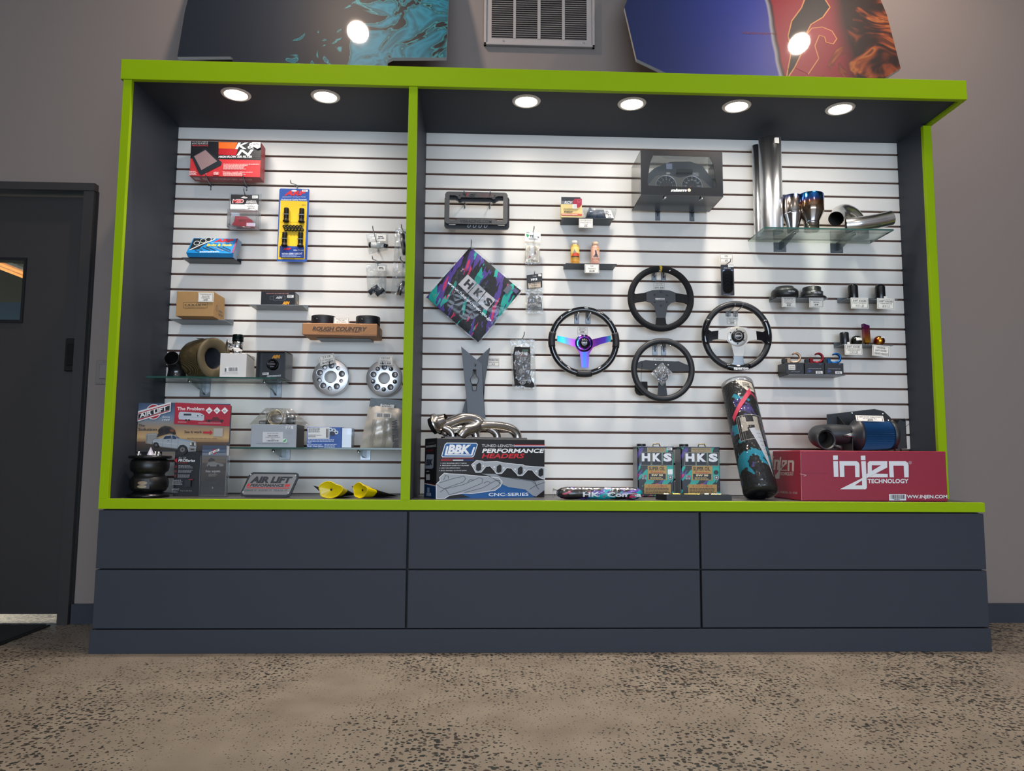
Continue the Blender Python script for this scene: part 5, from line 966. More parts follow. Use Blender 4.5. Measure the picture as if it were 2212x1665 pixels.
# ---- two crossed pillar pods
t = thing('pillar_pod', 'dark grey pillar gauge pod hanging in front, with a keyhole opening', 'gauge pod', (0.26, -0.06, 0.985), group='pillar gauge pods')
POD = mat('#3f444b', 0.4)
kh = [(0.249, 1.221), (0.249, 1.192), (0.240, 1.182), (0.2365, 1.172), (0.239, 1.160), (0.245, 1.150), (0.247, 1.122), (0.2505, 1.119), (0.263, 1.119), (0.2665, 1.122), (0.268, 1.150), (0.274, 1.160), (0.276, 1.172), (0.272, 1.184), (0.264, 1.192), (0.264, 1.221)]
def pod(b):
    b.prism([(0.190, 1.333), (0.249, 1.283), (0.249, 1.221), (0.249, 1.192), (0.240, 1.182), (0.2365, 1.172), (0.239, 1.160), (0.245, 1.150), (0.247, 1.122), (0.2505, 1.119), (0.2505, 0.985), (0.226, 0.985), (0.222, 1.05), (0.203, 1.215)], -0.072, -0.060, POD)
    b.prism([(0.249, 1.283), (0.292, 1.248), (0.302, 1.10), (0.309, 0.985), (0.2505, 0.985), (0.2505, 1.119), (0.263, 1.119), (0.2665, 1.122), (0.268, 1.150), (0.274, 1.160), (0.276, 1.172), (0.272, 1.184), (0.264, 1.192), (0.264, 1.221), (0.249, 1.221)], -0.072, -0.060, POD)
part('shell', t, pod)
part('opening_lip', t, lambda b: b.tube([(x, -0.0725, z) for x, z in kh], 0.0016, mat('#16181b', 0.4), 6, closed=True))
part('side_flange', t, lambda b: b.prism([(0.292, 1.248), (0.302, 1.10), (0.311, 0.985), (0.309, 0.985), (0.300, 1.10)], -0.072, -0.045, POD))
t = thing('pillar_pod', 'dark grey pillar gauge pod crossing behind the front one', 'gauge pod', (0.26, -0.03, 0.985), group='pillar gauge pods')
part('shell', t, lambda b: (b.prism([(0.326, 1.330), (0.262, 1.268), (0.240, 1.245), (0.239, 1.228), (0.282, 1.226), (0.284, 1.112), (0.303, 1.112), (0.303, 1.162)], -0.050, -0.036, mat('#363a40', 0.45)), b.prism([(0.303, 1.112), (0.224, 1.112), (0.198, 1.015), (0.196, 0.985), (0.295, 0.985)], -0.050, -0.036, mat('#363a40', 0.45))))
part('edge_fold', t, lambda b: b.prism([(0.326, 1.330), (0.303, 1.162), (0.295, 0.985), (0.299, 0.985), (0.307, 1.162), (0.330, 1.331)], -0.050, -0.022, mat('#2a2d32', 0.45)))
wire_hook('wire hook through the keyhole of the pillar pods', 0.257, 1.2292, 0.10, 0.004, 0.012)
price_card('price card on the slatwall beside the pillar pods', 0.317, 0.378, 1.247, 1.288, -0.0015, [('FRS/BRZ/86', 0.2, 0.66, 0.78, 0.005), ('Plug Pillar Pods Guards', 0.13, 0.42, 0.82, 0), ('$115', 0.18, 0.16, 0.26, 0.03)])
# ---- dark shelf with bushing kit
small_shelf('dark shelf holding the bushing kit card and bag', 0.678, 0.930, 5, 0.11, SHD)
t = thing('bushing_kit_card', 'yellow, black and red bushing kit pack standing on a dark shelf', 'kit pack', (0.722, -0.10, 1.9722))
part('pack', t, lambda b: (b.box(0.671, 0.774, -0.108, -0.085, 1.9725, 2.045, mat('#d9bf7c', 0.5), 0.002), b.prism([(0.673, 2.045), (0.768, 2.045), (0.768, 2.075), (0.673, 2.075)], -0.106, -0.104, mat('#26262a', 0.5))))
p = Print(t, face_y(0.671, 0.774, 1.9725, 2.075, -0.108), [(266, 217), (640, 217), (640, 590), (262, 590)])
p.rect(272, 217, 612, 290, '#2b2d31'); p.poly([(268, 290), (640, 290), (640, 345), (268, 345)], '#6d6f72'); p.rect(266, 345, 640, 588, '#ddc684'); p.poly([(510, 245), (640, 240), (640, 350), (600, 405), (555, 410), (480, 345), (475, 290)], '#a8233c'); p.disc(590, 285, 34, '#c2455a', ry=34); p.disc(590, 278, 14, '#7a1529')
p.text('RCV', 400, 338, 46, '#c9cacc', w=150, bold=0.05, sh=0.2); p.rect(472, 345, 550, 425, '#efeeea'); p.rect(487, 362, 545, 410, '#cfcdc8'); p.lines(310, 425, 300, 8, 3, '#8d7d52', seed=2); p.text('ENERGY', 400, 500, 22, '#2c2a22', w=165, bold=0.05, sh=0.25); p.rect(268, 525, 640, 556, '#c8503a'); p.lines(280, 535, 350, 10, 1, '#f0d6c9', seed=3); p.text('SUSPENSION', 490, 518, 9, '#b5412e', w=190)
t = thing('bushing_bag', 'clear bag with two dark grey rubber bushings on the shelf', 'bag', (0.87, -0.07, 1.9722)); BU = mat('#4a5564', 0.5)
part('bushing', t, lambda b: b.lathe([(0.008, -0.022), (0.030, -0.022), (0.031, -0.012), (0.024, -0.008), (0.024, 0.008), (0.031, 0.012), (0.030, 0.022), (0.008, 0.022)], BU, (0.828, -0.065, 2.003), seg=28, frame=(Vector((0.3, -0.2, 0.93)).normalized(), Vector((0.0, 0.98, 0.2)), Vector((0.93, -0.05, -0.3)).normalized())))
part('bushing', t, lambda b: b.lathe([(0.008, -0.02), (0.032, -0.018), (0.034, 0.0), (0.026, 0.024), (0.008, 0.026)], BU, (0.868, -0.062, 1.998), seg=28))
part('paper_label', t, lambda b: b.prism([(0.884, 2.018), (0.917, 2.016), (0.934, 1.976), (0.895, 1.975)], -0.1005, -0.1, CARD)); p = Print(t, face_y(0.884, 0.934, 1.975, 2.018, -0.1005), name='label_printing'); p.lines(0.15, 0.85, 0.35, 0.08, 3, '#44444a'); p.lines(0.4, 0.45, 0.35, 0.08, 3, '#44444a', seed=4)
film_bag(t, [(0.782, 2.036), (0.955, 2.036), (0.940, 1.974), (0.800, 1.974)], -0.066, 0.075, BAG, seed=51, crumple=0.003, n=16, flat_top=False)
price_card('price card on the front of the shelf with the bushing kit', 0.759, 0.827, 1.921, 1.9655, -0.1125, [('POLYURETHANE', 0.13, 0.72, 0.8, 0), ('Energy Rod Bushings', 0.13, 0.52, 0.78, 0), ('Honda', 0.12, 0.34, 0.3, 0), ('$16', 0.17, 0.13, 0.2, 0.03)])
# ---- dark shelf with two bottles
small_shelf('dark shelf holding two small additive bottles', 0.694, 0.945, 8, 0.11, SHD); BZ = 1.7437
def bottle(label, x, r, h, body, capc, lab, art):
    t = thing('additive_bottle', label, 'bottle', (x, -0.07, BZ))
    part('bottle_body', t, lambda b: b.lathe([(0, 0.0003), (r-0.002, 0.0003), (r, 0.003), (r, h*0.74), (r-0.003, h*0.80), (r*0.68, h*0.85), (r*0.66, h*0.88)], mat(body, 0.3), (x, -0.07, BZ), seg=28))
    part('cap', t, lambda b: b.lathe([(r*0.66, h*0.845), (r*0.74, h*0.85), (r*0.74, h*0.985), (r*0.68, h), (0, h)], mat(capc, 0.45), (x, -0.07, BZ), seg=24))
    part('label_wrap', t, lambda b: b.lathe([(r+0.0003, h*0.04), (r+0.0003, h*0.73)], mat(lab, 0.45), (x, -0.07, BZ), seg=28))
    p = Print(t, lambda s, v, n: (x+(r+0.0004+n)*math.sin((s-0.5)*2.4), -0.07-(r+0.0004+n)*math.cos((s-0.5)*2.4), BZ+h*(0.04+0.69*v)), name='label_printing', curve=(0, 0.1)); art(p)
def artA(p):
    p.rect(0.0, 0.62, 1, 1.0, '#e9cf7a'); p.poly([(0.1, 0.45), (0.4, 0.68), (0.75, 0.62), (0.95, 0.50), (0.9, 0.42), (0.1, 0.42)], '#c4492c'); p.rect(0.05, 0.38, 0.95, 0.43, '#2b2422'); p.poly([(0.25, 0.6), (0.4, 0.85), (0.6, 0.65)], '#8d8d86'); p.text('FOREVER RACING', 0.5, 0.28, 0.07, '#2f5a3a', w=0.8, bold=0.02); p.text('LAMINAIR FUEL FRAGRANCE', 0.5, 0.2, 0.045, '#5a3a1c', w=0.8); p.lines(0.15, 0.15, 0.7, 0.025, 3, '#8a5a1c')
def artB(p):
    p.poly([(0.3, 0.42), (0.45, 0.62), (0.42, 0.8), (0.55, 0.85), (0.6, 0.62), (0.75, 0.42)], '#3a3436'); p.disc(0.36, 0.45, 0.09, '#6d6a6c', ry=0.06); p.disc(0.66, 0.45, 0.09, '#6d6a6c', ry=0.06); p.rect(0.62, 0.83, 0.8, 0.93, '#c9a23a'); p.text('Road Racing', 0.5, 0.27, 0.08, '#7a3a2a', w=0.75, bold=0.01); p.text('STRAWBERRY WAX', 0.5, 0.2, 0.045, '#5a3a2c', w=0.8); p.lines(0.15, 0.14, 0.7, 0.022, 4, '#a8685a')
bottle('small orange and yellow bottle with a white cap', 0.7445, 0.0215, 0.122, '#b98a2a', '#ded9ce', '#e0a33c', artA); bottle('small pink bottle with a peach cap', 0.8445, 0.0215, 0.117, '#b8876f', '#d8b89a', '#e0b09a', artB)
price_card('price card on the front of the shelf with two bottles', 0.787, 0.857, 1.6955, 1.7385, -0.1125, [('FUEL', 0.16, 0.70, 0.22, 0.005), ('FRAGRANCE', 0.16, 0.42, 0.55, 0.005), ('$14.95', 0.17, 0.15, 0.36, 0.03)])
# ---- gauge cluster box
for i, x in enumerate((1.1745, 1.350)): plate_hook(['plate hook under the left of the boxed gauge cluster', 'plate hook under the right of the boxed gauge cluster'][i], x, 2.088, 0.272, -0.026, -0.035, hgt=0.088, zrod=0.032)
t = thing('gauge_cluster_box', 'black box with a clear window showing a dashboard gauge cluster', 'box', (1.235, -0.14, 2.036))
NX0, NX1, NY0, NY1, NZ0, NZ1 = 1.037, 1.431, -0.25, -0.03, 2.040, 2.262; NB = mat('#15171a', 0.22)
fz = [(1.098, 2.238), (1.368, 2.236), (1.386, 2.20), (1.400, 2.09), (1.398, 2.082), (1.073, 2.088), (1.068, 2.10), (1.082, 2.20)]
def front(b):
    b.prism([(NX0, NZ0), (NX1, NZ0), (1.398, 2.082), (1.073, 2.088)], NY0, NY0+0.002, NB); b.prism([(NX0, NZ0), (1.073, 2.088), (1.068, 2.10), (1.082, 2.20), (1.098, 2.238), (NX0, NZ1)], NY0, NY0+0.002, NB)
    b.prism([(NX0, NZ1), (1.098, 2.238), (1.368, 2.236), (NX1, NZ1)], NY0, NY0+0.002, NB); b.prism([(NX1, NZ1), (1.368, 2.236), (1.386, 2.20), (1.400, 2.09), (1.398, 2.082), (NX1, NZ0)], NY0, NY0+0.002, NB)
part('front_panel', t, front)
part('box_shell', t, lambda b: (b.box(NX0, NX1, NY0+0.002, NY1, NZ0, NZ0+0.002, NB), b.box(NX1-0.002, NX1, NY0+0.002, NY1, NZ0, NZ1, NB)))
part('clear_side', t, lambda b: (b.box(NX0, NX0+0.001, NY0+0.002, NY1, NZ0, NZ1, clear('box_window', '#f2f2f0', 0.05, 0.05, haze=0.04)), b.box(NX0, NX1, NY0+0.002, NY1, NZ1-0.001, NZ1, clear('box_window'))))
part('window_film', t, lambda b: b.prism(fz, NY0+0.0022, NY0+0.0026, clear('film', '#eef0f0', 0.05, 0.03, crinkle=0.15, scale=8)))
cl = part('instrument_hood', t, lambda b: b.prism([(1.06, 2.055), (1.062, 2.15), (1.12, 2.205), (1.20, 2.240), (1.30, 2.243), (1.36, 2.22), (1.41, 2.15), (1.415, 2.055)], -0.17, -0.10, mat('#3d444b', 0.35)))
part('bezel', t, lambda b: (b.prism([(1.07, 2.055), (1.08, 2.11), (1.12, 2.155), (1.17, 2.165), (1.235, 2.150), (1.30, 2.163), (1.35, 2.14), (1.395, 2.10), (1.40, 2.055)], -0.20, -0.185, mat('#7d736a', 0.4)), b.box(1.222, 1.30, -0.205, -0.185, 2.170, 2.192, mat('#0e0f12', 0.4), 0.004)))
for x, sd in ((1.170, 0), (1.295, 1)):
    d = part('dial', t, lambda b: (b.lathe([(0, 0.001), (0.047, 0.001)], mat('#23262c', 0.4), (x, -0.2015, 2.108), 'y', 36), b.lathe([(0.047, 0.0), (0.050, 0.004), (0.0515, 0.0)], STEEL, (x, -0.2015, 2.108), 'y', 36)))
    p = Print(d, lambda s, v, n, x=x: (x+s*0.047, -0.2028-n, 2.108+v*0.047), name='dial_printing')
    for i in range(9):
        a = math.radians(210-30*i); p.line([(0.93*math.cos(a), 0.93*math.sin(a)), (0.82*math.cos(a), 0.82*math.sin(a))], 0.03, '#d9d9d6'); p.text(str(i) if sd == 0 else str(20*i), 0.66*math.cos(a), 0.66*math.sin(a)-0.08, 0.15, '#d9d9d6')
    p.line([(0.1, 0.06), (-0.75, -0.42)], 0.06, '#d5402c'); p.disc(0, 0, 0.1, '#1a1a1c')
p = Print(cl, face_y(1.05, 1.41, 2.055, 2.24, -0.17), name='stickers'); p.rect(0.36, 0.80, 0.44, 0.95, '#9aa2b8'); p.rect(0.36, 0.66, 0.41, 0.71, '#b9b9b4'); p.rect(0.355, 0.55, 0.40, 0.62, '#b5384a'); p.rect(0.72, 0.62, 0.80, 0.72, '#7d8288')
p = Print(t, face_y(NX0, NX1, NZ0, NZ1, NY0), [(370, 215), (1845, 270), (1845, 1090), (370, 1055)]); p.text('nism', 1055, 990, 50, '#f1efec', w=290, bold=0.05, sh=0.2); p.disc(1242, 967, 30, '#e9cdb6')
p.line([(370, 1050), (1845, 1085)], 6, '#2c2f33')
# ---- glass shelf with tubes
GZ3 = 1.905
glass_shelf('glass shelf holding the steel tubes and exhaust tips', 1.634, 2.266, GZ3, 0.225, [(1.767, 1.831), (2.060, 2.125)], 1.848)
def streaked(name, c0, c1, rough=0.16):
    m, nt, b = nodes(name); tc = nt.nodes.new('ShaderNodeTexCoord'); mp = nt.nodes.new('ShaderNodeMapping'); mp.inputs['Scale'].default_value = (120, 120, 1.5); n = nt.nodes.new('ShaderNodeTexNoise'); n.inputs['Scale'].default_value = 1
    nt.links.new(tc.outputs['Object'], mp.inputs[0]); nt.links.new(mp.outputs[0], n.inputs['Vector']); cr = nt.nodes.new('ShaderNodeValToRGB'); cr.color_ramp.elements[0].position = 0.35; cr.color_ramp.elements[1].position = 0.65; cr.color_ramp.elements[0].color = lin(c0); cr.color_ramp.elements[1].color = lin(c1)
    nt.links.new(n.outputs['Fac'], cr.inputs[0]); nt.links.new(cr.outputs[0], b.inputs['Base Color']); b.inputs['Metallic'].default_value = 1; b.inputs['Roughness'].default_value = rough; return m
TUB = streaked('polished_tube', '#d9dce0', '#f4f6f8', 0.3)
def tube_thing(label, x, y, r, h):
    t = thing('steel_tube', label, 'tube', (x, y, GZ3)); zz = GZ3+0.0003
    part('tube_wall', t, lambda b: b.lathe([(r, 0), (r, h), (r-0.002, h), (r-0.002, 0), (r, 0)], TUB, (x, y, zz), seg=40)); return t
ta = tube_thing('thin tall polished steel tube at the back left of the glass shelf', 1.6775, -0.045, 0.0255, 0.479); tb = tube_thing('wide tall polished steel tube on the glass shelf', 1.708, -0.135, 0.0535, 0.474)
boxpart('red_sticker', ta, 1.690, 1.698, -0.0725, -0.070, 2.352, 2.375, mat('#c23a2c', 0.5)); boxpart('paper_sticker', tb, 1.712, 1.733, -0.190, -0.1875, 2.338, 2.366, CARD)
TIP1 = ramp_mat('tip_tint', [(0.0, '#b5b2ae'), (0.42, '#a49c94'), (0.62, '#a08266'), (0.74, '#8d6248'), (0.82, '#3e5aa0'), (0.92, '#2a72c0'), (1.0, '#1f4f90')], rough=0.16)
TIP2 = ramp_mat('tip_plain', [(0.0, '#b9b6b2'), (0.7, '#a39a92'), (0.86, '#8f7f76'), (0.95, '#5f6f9a'), (1.0, '#3f5f9a')], rough=0.18)
t = thing('exhaust_tip', 'ribbed bare steel exhaust tip beside the wide tube', 'exhaust tip', (1.806, -0.15, GZ3)); part('tip', t, lambda b: b.lathe([(0.024, 0), (0.027, 0.0), (0.028, 0.02), (0.0445, 0.080), (0.046, 0.086), (0.045, 0.178), (0.043, 0.180), (0.042, 0.176), (0.042, 0.09), (0.024, 0.02), (0.024, 0)], TIP2, (1.806, -0.15, GZ3+0.0003), seg=48, rfun=lambda k, h: 1+0.012*math.sin(k*PI) if h < 0.085 else 1)); part('weld_ring', t, lambda b: b.lathe([(0.0462, 0.083), (0.0475, 0.0865), (0.0462, 0.090)], TIP2, (1.806, -0.15, GZ3+0.0003), seg=40))
t = thing('exhaust_tip', 'burnt blue exhaust tip at the front of the glass shelf', 'exhaust tip', (1.890, -0.17, GZ3)); part('tip', t, lambda b: b.lathe([(0.032, 0), (0.035, 0), (0.035, 0.045), (0.058, 0.092), (0.060, 0.100), (0.0605, 0.178), (0.058, 0.182), (0.057, 0.176), (0.057, 0.10), (0.033, 0.05), (0.032, 0)], TIP1, (1.890, -0.17, GZ3+0.0003), seg=48)); part('collar_ring', t, lambda b: b.lathe([(0.0353, 0.036), (0.0365, 0.040), (0.0353, 0.044)], TIP1, (1.890, -0.17, GZ3+0.0003), seg=40))
PIPE = mat('#e6e4e0', 0.22, 1.0, name='polished_pipe')
t = thing('bent_pipe', 'polished bent exhaust pipe lying on the right of the glass shelf', 'pipe', (2.13, -0.12, GZ3))
def pipe_run(b, path, r, m, rin=None):
    n = 30; P = [Vector(q) for q in path]; out = []
    for i in range(len(P)-1):
        p0, p1, p2, p3 = P[max(i-1, 0)], P[i], P[i+1], P[min(i+2, len(P)-1)]
        for k in range(6):
            s = k/6; out.append(0.5*((2*p1)+(-p0+p2)*s+(2*p0-5*p1+4*p2-p3)*s*s+(-p0+3*p1-3*p2+p3)*s**3))
    out.append(P[-1]); b.tube(out, r, m, 22, cap=False); b.tube(out[::-1], (rin or r-0.002), mat('#6f6a66', 0.4, 0.7), 22, cap=False)
part('u_bend', t, lambda b: pipe_run(b, [(2.002, -0.190, GZ3+0.058), (2.022, -0.165, GZ3+0.075), (2.052, -0.125, GZ3+0.108), (2.095, -0.10, GZ3+0.128), (2.145, -0.08, GZ3+0.115), (2.180, -0.07, GZ3+0.075), (2.188, -0.07, GZ3+0.038), (2.188, -0.07, GZ3+0.002)], 0.0355, PIPE))
part('straight_leg', t, lambda b: pipe_run(b, [(2.07, -0.150, GZ3+0.037), (2.12, -0.165, GZ3+0.040), (2.19, -0.165, GZ3+0.052), (2.25, -0.16, GZ3+0.066), (2.292, -0.158, GZ3+0.078)], 0.0365, PIPE))
# ---- steering wheels
def rim(b, cx, cz, R, r, m, y=-0.08, flat=0.0, segs=72, a0=0, a1=360, rb=1.0):
    closed = a1-a0 >= 360; n = segs if closed else max(8, int(segs*(a1-a0)/360)); P = []
    for k in range(n if closed else n+1):
        a = math.radians(a0+(a1-a0)*k/n); rr = R-flat*max(0, -math.sin(a))**6
        P.append((cx+rr*math.cos(a), y, cz+rr*math.sin(a)))
    b.tube(P, r*rb, m, 16, closed=closed)
def tri_spoke(cx, cz, S):
    return [(cx+x*S, cz+z*S) for x, z in S_PTS]
# A: glossy black rim, rainbow spokes
cx, cz = 0.786, 1.3625
t = thing('steering_wheel', 'glossy black steering wheel with rainbow metal spokes', 'steering wheel', (cx, -0.08, cz-0.172), group='steering wheels')
GLS = mat('#0b0b10', 0.08, coat=0.8, name='glossy_black')
part('rim', t, lambda b: rim(b, cx, cz, 0.1575, 0.0152, GLS, flat=0.002))
for a in (3, 180-3, 270): part('grip_pad', t, lambda b: rim(b, cx, cz, 0.1575, 0.0152, mat('#121216', 0.55), a0=a-13, a1=a+13, rb=1.12))
NEO = ramp_mat('rainbow_anodised', [(0.0, '#1f8f9a'), (0.10, '#3fb0c8'), (0.18, '#5a7ee8'), (0.28, '#9a4fd0'), (0.38, '#7a2468'), (0.5, '#2a4f94'), (0.62, '#5a1f58'), (0.76, '#3d1c56'), (0.9, '#3a2470'), (1.0, '#1a6a70')], axis=0, rough=0.18)
part('spoke_plate', t, lambda b: b.prism([(cx-0.131, cz+0.028), (cx-0.075, cz+0.017), (cx-0.028, cz+0.008), (cx+0.028, cz+0.008), (cx+0.075, cz+0.020), (cx+0.131, cz+0.032), (cx+0.131, cz+0.003), (cx+0.08, cz-0.012), (cx+0.045, cz-0.028), (cx+0.026, cz-0.058), (cx+0.021, cz-0.128), (cx-0.012, cz-0.128), (cx-0.020, cz-0.058), (cx-0.04, cz-0.028), (cx-0.08, cz-0.014), (cx-0.131, cz+0.0)], -0.083, -0.078, NEO))
part('hub_ring', t, lambda b: b.lathe([(0.0, 0.004), (0.024, 0.004), (0.026, 0.007), (0.040, 0.006), (0.043, 0.0)], NEO, (cx, -0.083, cz-0.008), 'y', 36)); h = part('horn_button', t, lambda b: b.lathe([(0.0235, 0.004), (0.022, 0.012), (0.012, 0.015), (0, 0.0155)], mat('#131318', 0.2), (cx, -0.083, cz-0.008), 'y', 30))
for i in range(6): a = math.radians(60*i+30); part('hub_bolt', t, lambda b: b.lathe([(0.0032, 0.006), (0.003, 0.0085), (0, 0.009)], CHROME, (cx+0.033*math.cos(a), -0.083, cz-0.008+0.033*math.sin(a)), 'y', 10))
p = Print(h, face_y(cx-0.016, cx+0.016, cz-0.024, cz+0.008, -0.0988)); p.text('NRG', 0.5, 0.42, 0.2, '#c9ccd2', w=0.8, bold=0.03); p.line([(0.5+0.4*math.cos(a*PI/12), 0.5+0.4*math.sin(a*PI/12)) for a in range(25)], 0.05, '#9a9da4')
# B: black suede wheel, grey plate, yellow band
cx, cz = 1.166, 1.581
t = thing('steering_wheel', 'black suede steering wheel with a yellow top band and grey plate', 'steering wheel', (cx, -0.08, cz-0.164), group='steering wheels')
SUE = mat('#111317', 0.9, grain=0.15, scale=300)
part('rim', t, lambda b: rim(b, cx, cz, 0.1485, 0.0158, SUE)); part('yellow_band', t, lambda b: rim(b, cx, cz, 0.1485, 0.0163, mat('#c9a520', 0.6), a0=88.0, a1=92.5))
for s in (-1, 1): part('spoke_wrap', t, lambda b: b.prism([(cx+s*0.138, cz+0.030), (cx+s*0.125, cz+0.020), (cx+s*0.072, cz+0.028), (cx+s*0.072, cz-0.013), (cx+s*0.118, cz-0.020), (cx+s*0.138, cz-0.03)], -0.086, -0.072, SUE))
part('spoke_wrap', t, lambda b: b.prism([(cx-0.023, cz-0.097), (cx+0.021, cz-0.097), (cx+0.024, cz-0.125), (cx+0.04, cz-0.137), (cx-0.04, cz-0.137), (cx-0.025, cz-0.125)], -0.086, -0.072, SUE))
part('centre_plate', t, lambda b: b.prism([(cx-0.081, cz+0.027), (cx-0.045, cz+0.040), (cx, cz+0.043), (cx+0.045, cz+0.040), (cx+0.079, cz+0.027), (cx+0.079, cz-0.013), (cx+0.05, cz-0.022), (cx+0.032, cz-0.04), (cx+0.021, cz-0.098), (cx-0.021, cz-0.098), (cx-0.032, cz-0.04), (cx-0.05, cz-0.022), (cx-0.081, cz-0.014)], -0.085, -0.080, mat('#3a3c40', 0.55, 0.3)))
for dx, dz in ((0, 0.034), (-0.031, 0.018), (0.030, 0.018), (-0.031, -0.018), (0.030, -0.018), (0, -0.036)): part('bolt_hole', t, lambda b: b.lathe([(0.0, 0.0004), (0.0035, 0.0004), (0.005, 0.0012), (0.0052, 0.0)], BLACK, (cx+dx, -0.085, cz+dz), 'y', 14))
p = Print(t, face_y(cx-0.03, cx+0.03, cz-0.01, cz+0.01, -0.085)); p.text('sparco', 0.42, 0.35, 0.30, '#d9d9d6', w=0.78, bold=0.04); p.rect(0.03, 0.1, 0.81, 0.18, '#d9d9d6')
# C: silver spokes
cx, cz = 1.5395, 1.4000
t = thing('steering_wheel', 'black leather steering wheel with wide silver spokes', 'steering wheel', (cx, -0.08, cz-0.174), group='steering wheels')
LEA = mat('#14161a', 0.42, grain=0.1, scale=250)
part('rim', t, lambda b: rim(b, cx, cz, 0.1585, 0.0155, LEA))
for a0, a1 in ((150, 196), (-16, 30), (248, 292)): part('gloss_insert', t, lambda b: rim(b, cx, cz, 0.1585, 0.0155, GLS, a0=a0, a1=a1, rb=1.06))
for s in (-1, 1): part('gloss_spoke', t, lambda b: b.prism([(cx+s*0.15, cz+0.035), (cx+s*0.128, cz+0.020), (cx+s*0.091, cz+0.025), (cx+s*0.094, cz-0.018), (cx+s*0.122, cz-0.022), (cx+s*0.148, cz-0.05)], -0.088, -0.074, GLS))
part('silver_spokes', t, lambda b: b.prism([(cx-0.093, cz+0.026), (cx-0.045, cz+0.040), (cx, cz+0.045), (cx+0.045, cz+0.040), (cx+0.093, cz+0.026), (cx+0.096, cz-0.018), (cx+0.06, cz-0.022), (cx+0.036, cz-0.045), (cx+0.026, cz-0.100), (cx-0.018, cz-0.100), (cx-0.03, cz-0.045), (cx-0.055, cz-0.022), (cx-0.096, cz-0.018)], -0.090, -0.084, mat('#bdb9b2', 0.38, 0.35)))
part('gloss_spoke', t, lambda b: b.prism([(cx-0.019, cz-0.100), (cx+0.026, cz-0.100), (cx+0.030, cz-0.132), (cx+0.045, cz-0.15), (cx-0.04, cz-0.15), (cx-0.024, cz-0.132)], -0.089, -0.076, GLS))
part('hub_dish', t, lambda b: b.lathe([(0.030, 0.0005), (0.048, 0.0015), (0.050, 0.0)], mat('#b5b1aa', 0.35, 0.4), (cx, -0.090, cz-0.004), 'y', 36)); h = part('horn_button', t, lambda b: b.lathe([(0.0305, 0.0), (0.030, 0.012), (0.026, 0.016), (0, 0.017)], mat('#121216', 0.35), (cx, -0.090, cz-0.004), 'y', 32))
for dx, dz in ((-0.003, 0.032), (-0.034, 0.015), (0.031, 0.015), (-0.034, -0.022), (0.031, -0.022), (0, -0.04)): part('hub_bolt', t, lambda b: b.lathe([(0.0036, 0.0015), (0.0034, 0.004), (0, 0.0042)], mat('#4a4846', 0.4, 0.6), (cx+dx, -0.090, cz+dz), 'y', 10))
p = Print(h, face_y(cx-0.02, cx+0.02, cz-0.024, cz+0.016, -0.1072)); p.line([(0.5+0.44*math.cos(a*PI/12), 0.5+0.44*math.sin(a*PI/12)) for a in range(25)], 0.06, '#a9aaac'); p.text('SPARCO', 0.5, 0.42, 0.18, '#c9cacc', w=0.74, bold=0.03)
p = Print(t, face_y(cx-0.03, cx+0.05, cz-0.172, cz-0.152, -0.1035)); p.text('sparco', 0.5, 0.3, 0.5, '#e6e6e4', w=0.92, bold=0.05); p.rect(0.05, 0.05, 0.95, 0.15, '#e6e6e4')
# D: plain black leather wheel with a hang tag
cx, cz = 1.172, 1.2295
t = thing('steering_wheel', 'plain black leather steering wheel with a bagged emblem', 'steering wheel', (cx, -0.08, cz-0.155), group='steering wheels')
LE2 = mat('#1b1d20', 0.5, grain=0.12, scale=250)
part('rim', t, lambda b: rim(b, cx, cz, 0.1415, 0.0148, LE2))
part('spoke_plate', t, lambda b: b.prism([(cx-0.132, cz+0.028), (cx-0.110, cz+0.040), (cx-0.085, cz+0.046), (cx-0.06, cz+0.044), (cx+0.06, cz+0.041), (cx+0.078, cz+0.042), (cx+0.105, cz+0.030), (cx+0.132, cz+0.020), (cx+0.130, cz-0.004), (cx+0.10, cz-0.008), (cx+0.045, cz-0.008), (cx+0.02, cz-0.03), (cx+0.012, cz-0.06), (cx+0.020, cz-0.133), (cx-0.028, cz-0.133), (cx-0.022, cz-0.06), (cx-0.03, cz-0.03), (cx-0.055, cz-0.004), (cx-0.10, cz+0.002), (cx-0.132, cz+0.008)], -0.084, -0.077, LE2))
for dx, dz in ((-0.036, 0.024), (0.025, 0.023), (-0.036, -0.010)): part('bolt', t, lambda b: b.lathe([(0.0036, 0.0), (0.003, 0.002), (0, 0.0022)], WHITE, (cx+dx, -0.084, cz+dz), 'y', 10))
em = part('emblem_disc', t, lambda b: b.lathe([(0, 0.008), (0.022, 0.008), (0.026, 0.004), (0.026, 0)], mat('#2a2c30', 0.35), (cx-0.005, -0.092, cz-0.034), 'y', 28)); p = Print(em, face_y(cx-0.031, cx+0.021, cz-0.060, cz-0.008, -0.1)); p.line([(0.3, 0.3), (0.45, 0.55), (0.55, 0.75)], 0.06, '#a9aab0'); p.line([(0.5, 0.5), (0.62, 0.42), (0.72, 0.62)], 0.06, '#a9aab0'); p.text('SPORT', 0.5, 0.14, 0.10, '#85868c', w=0.6)
film_bag(t, [(cx-0.010, cz+0.034), (cx+0.044, cz-0.020), (cx-0.010, cz-0.082), (cx-0.062, cz-0.020)], -0.101, 0.02, clear('emblem_bag', '#f6f6f6', 0.10, 0.1, crinkle=1.0, haze=0.10, scale=60), name='emblem_bag', seed=61, crumple=0.0015, n=10, flat_top=False)
t = thing('hang_tag', 'black fabric hang tag on a string under the plain black wheel', 'hang tag', (1.069, -0.05, 1.104))
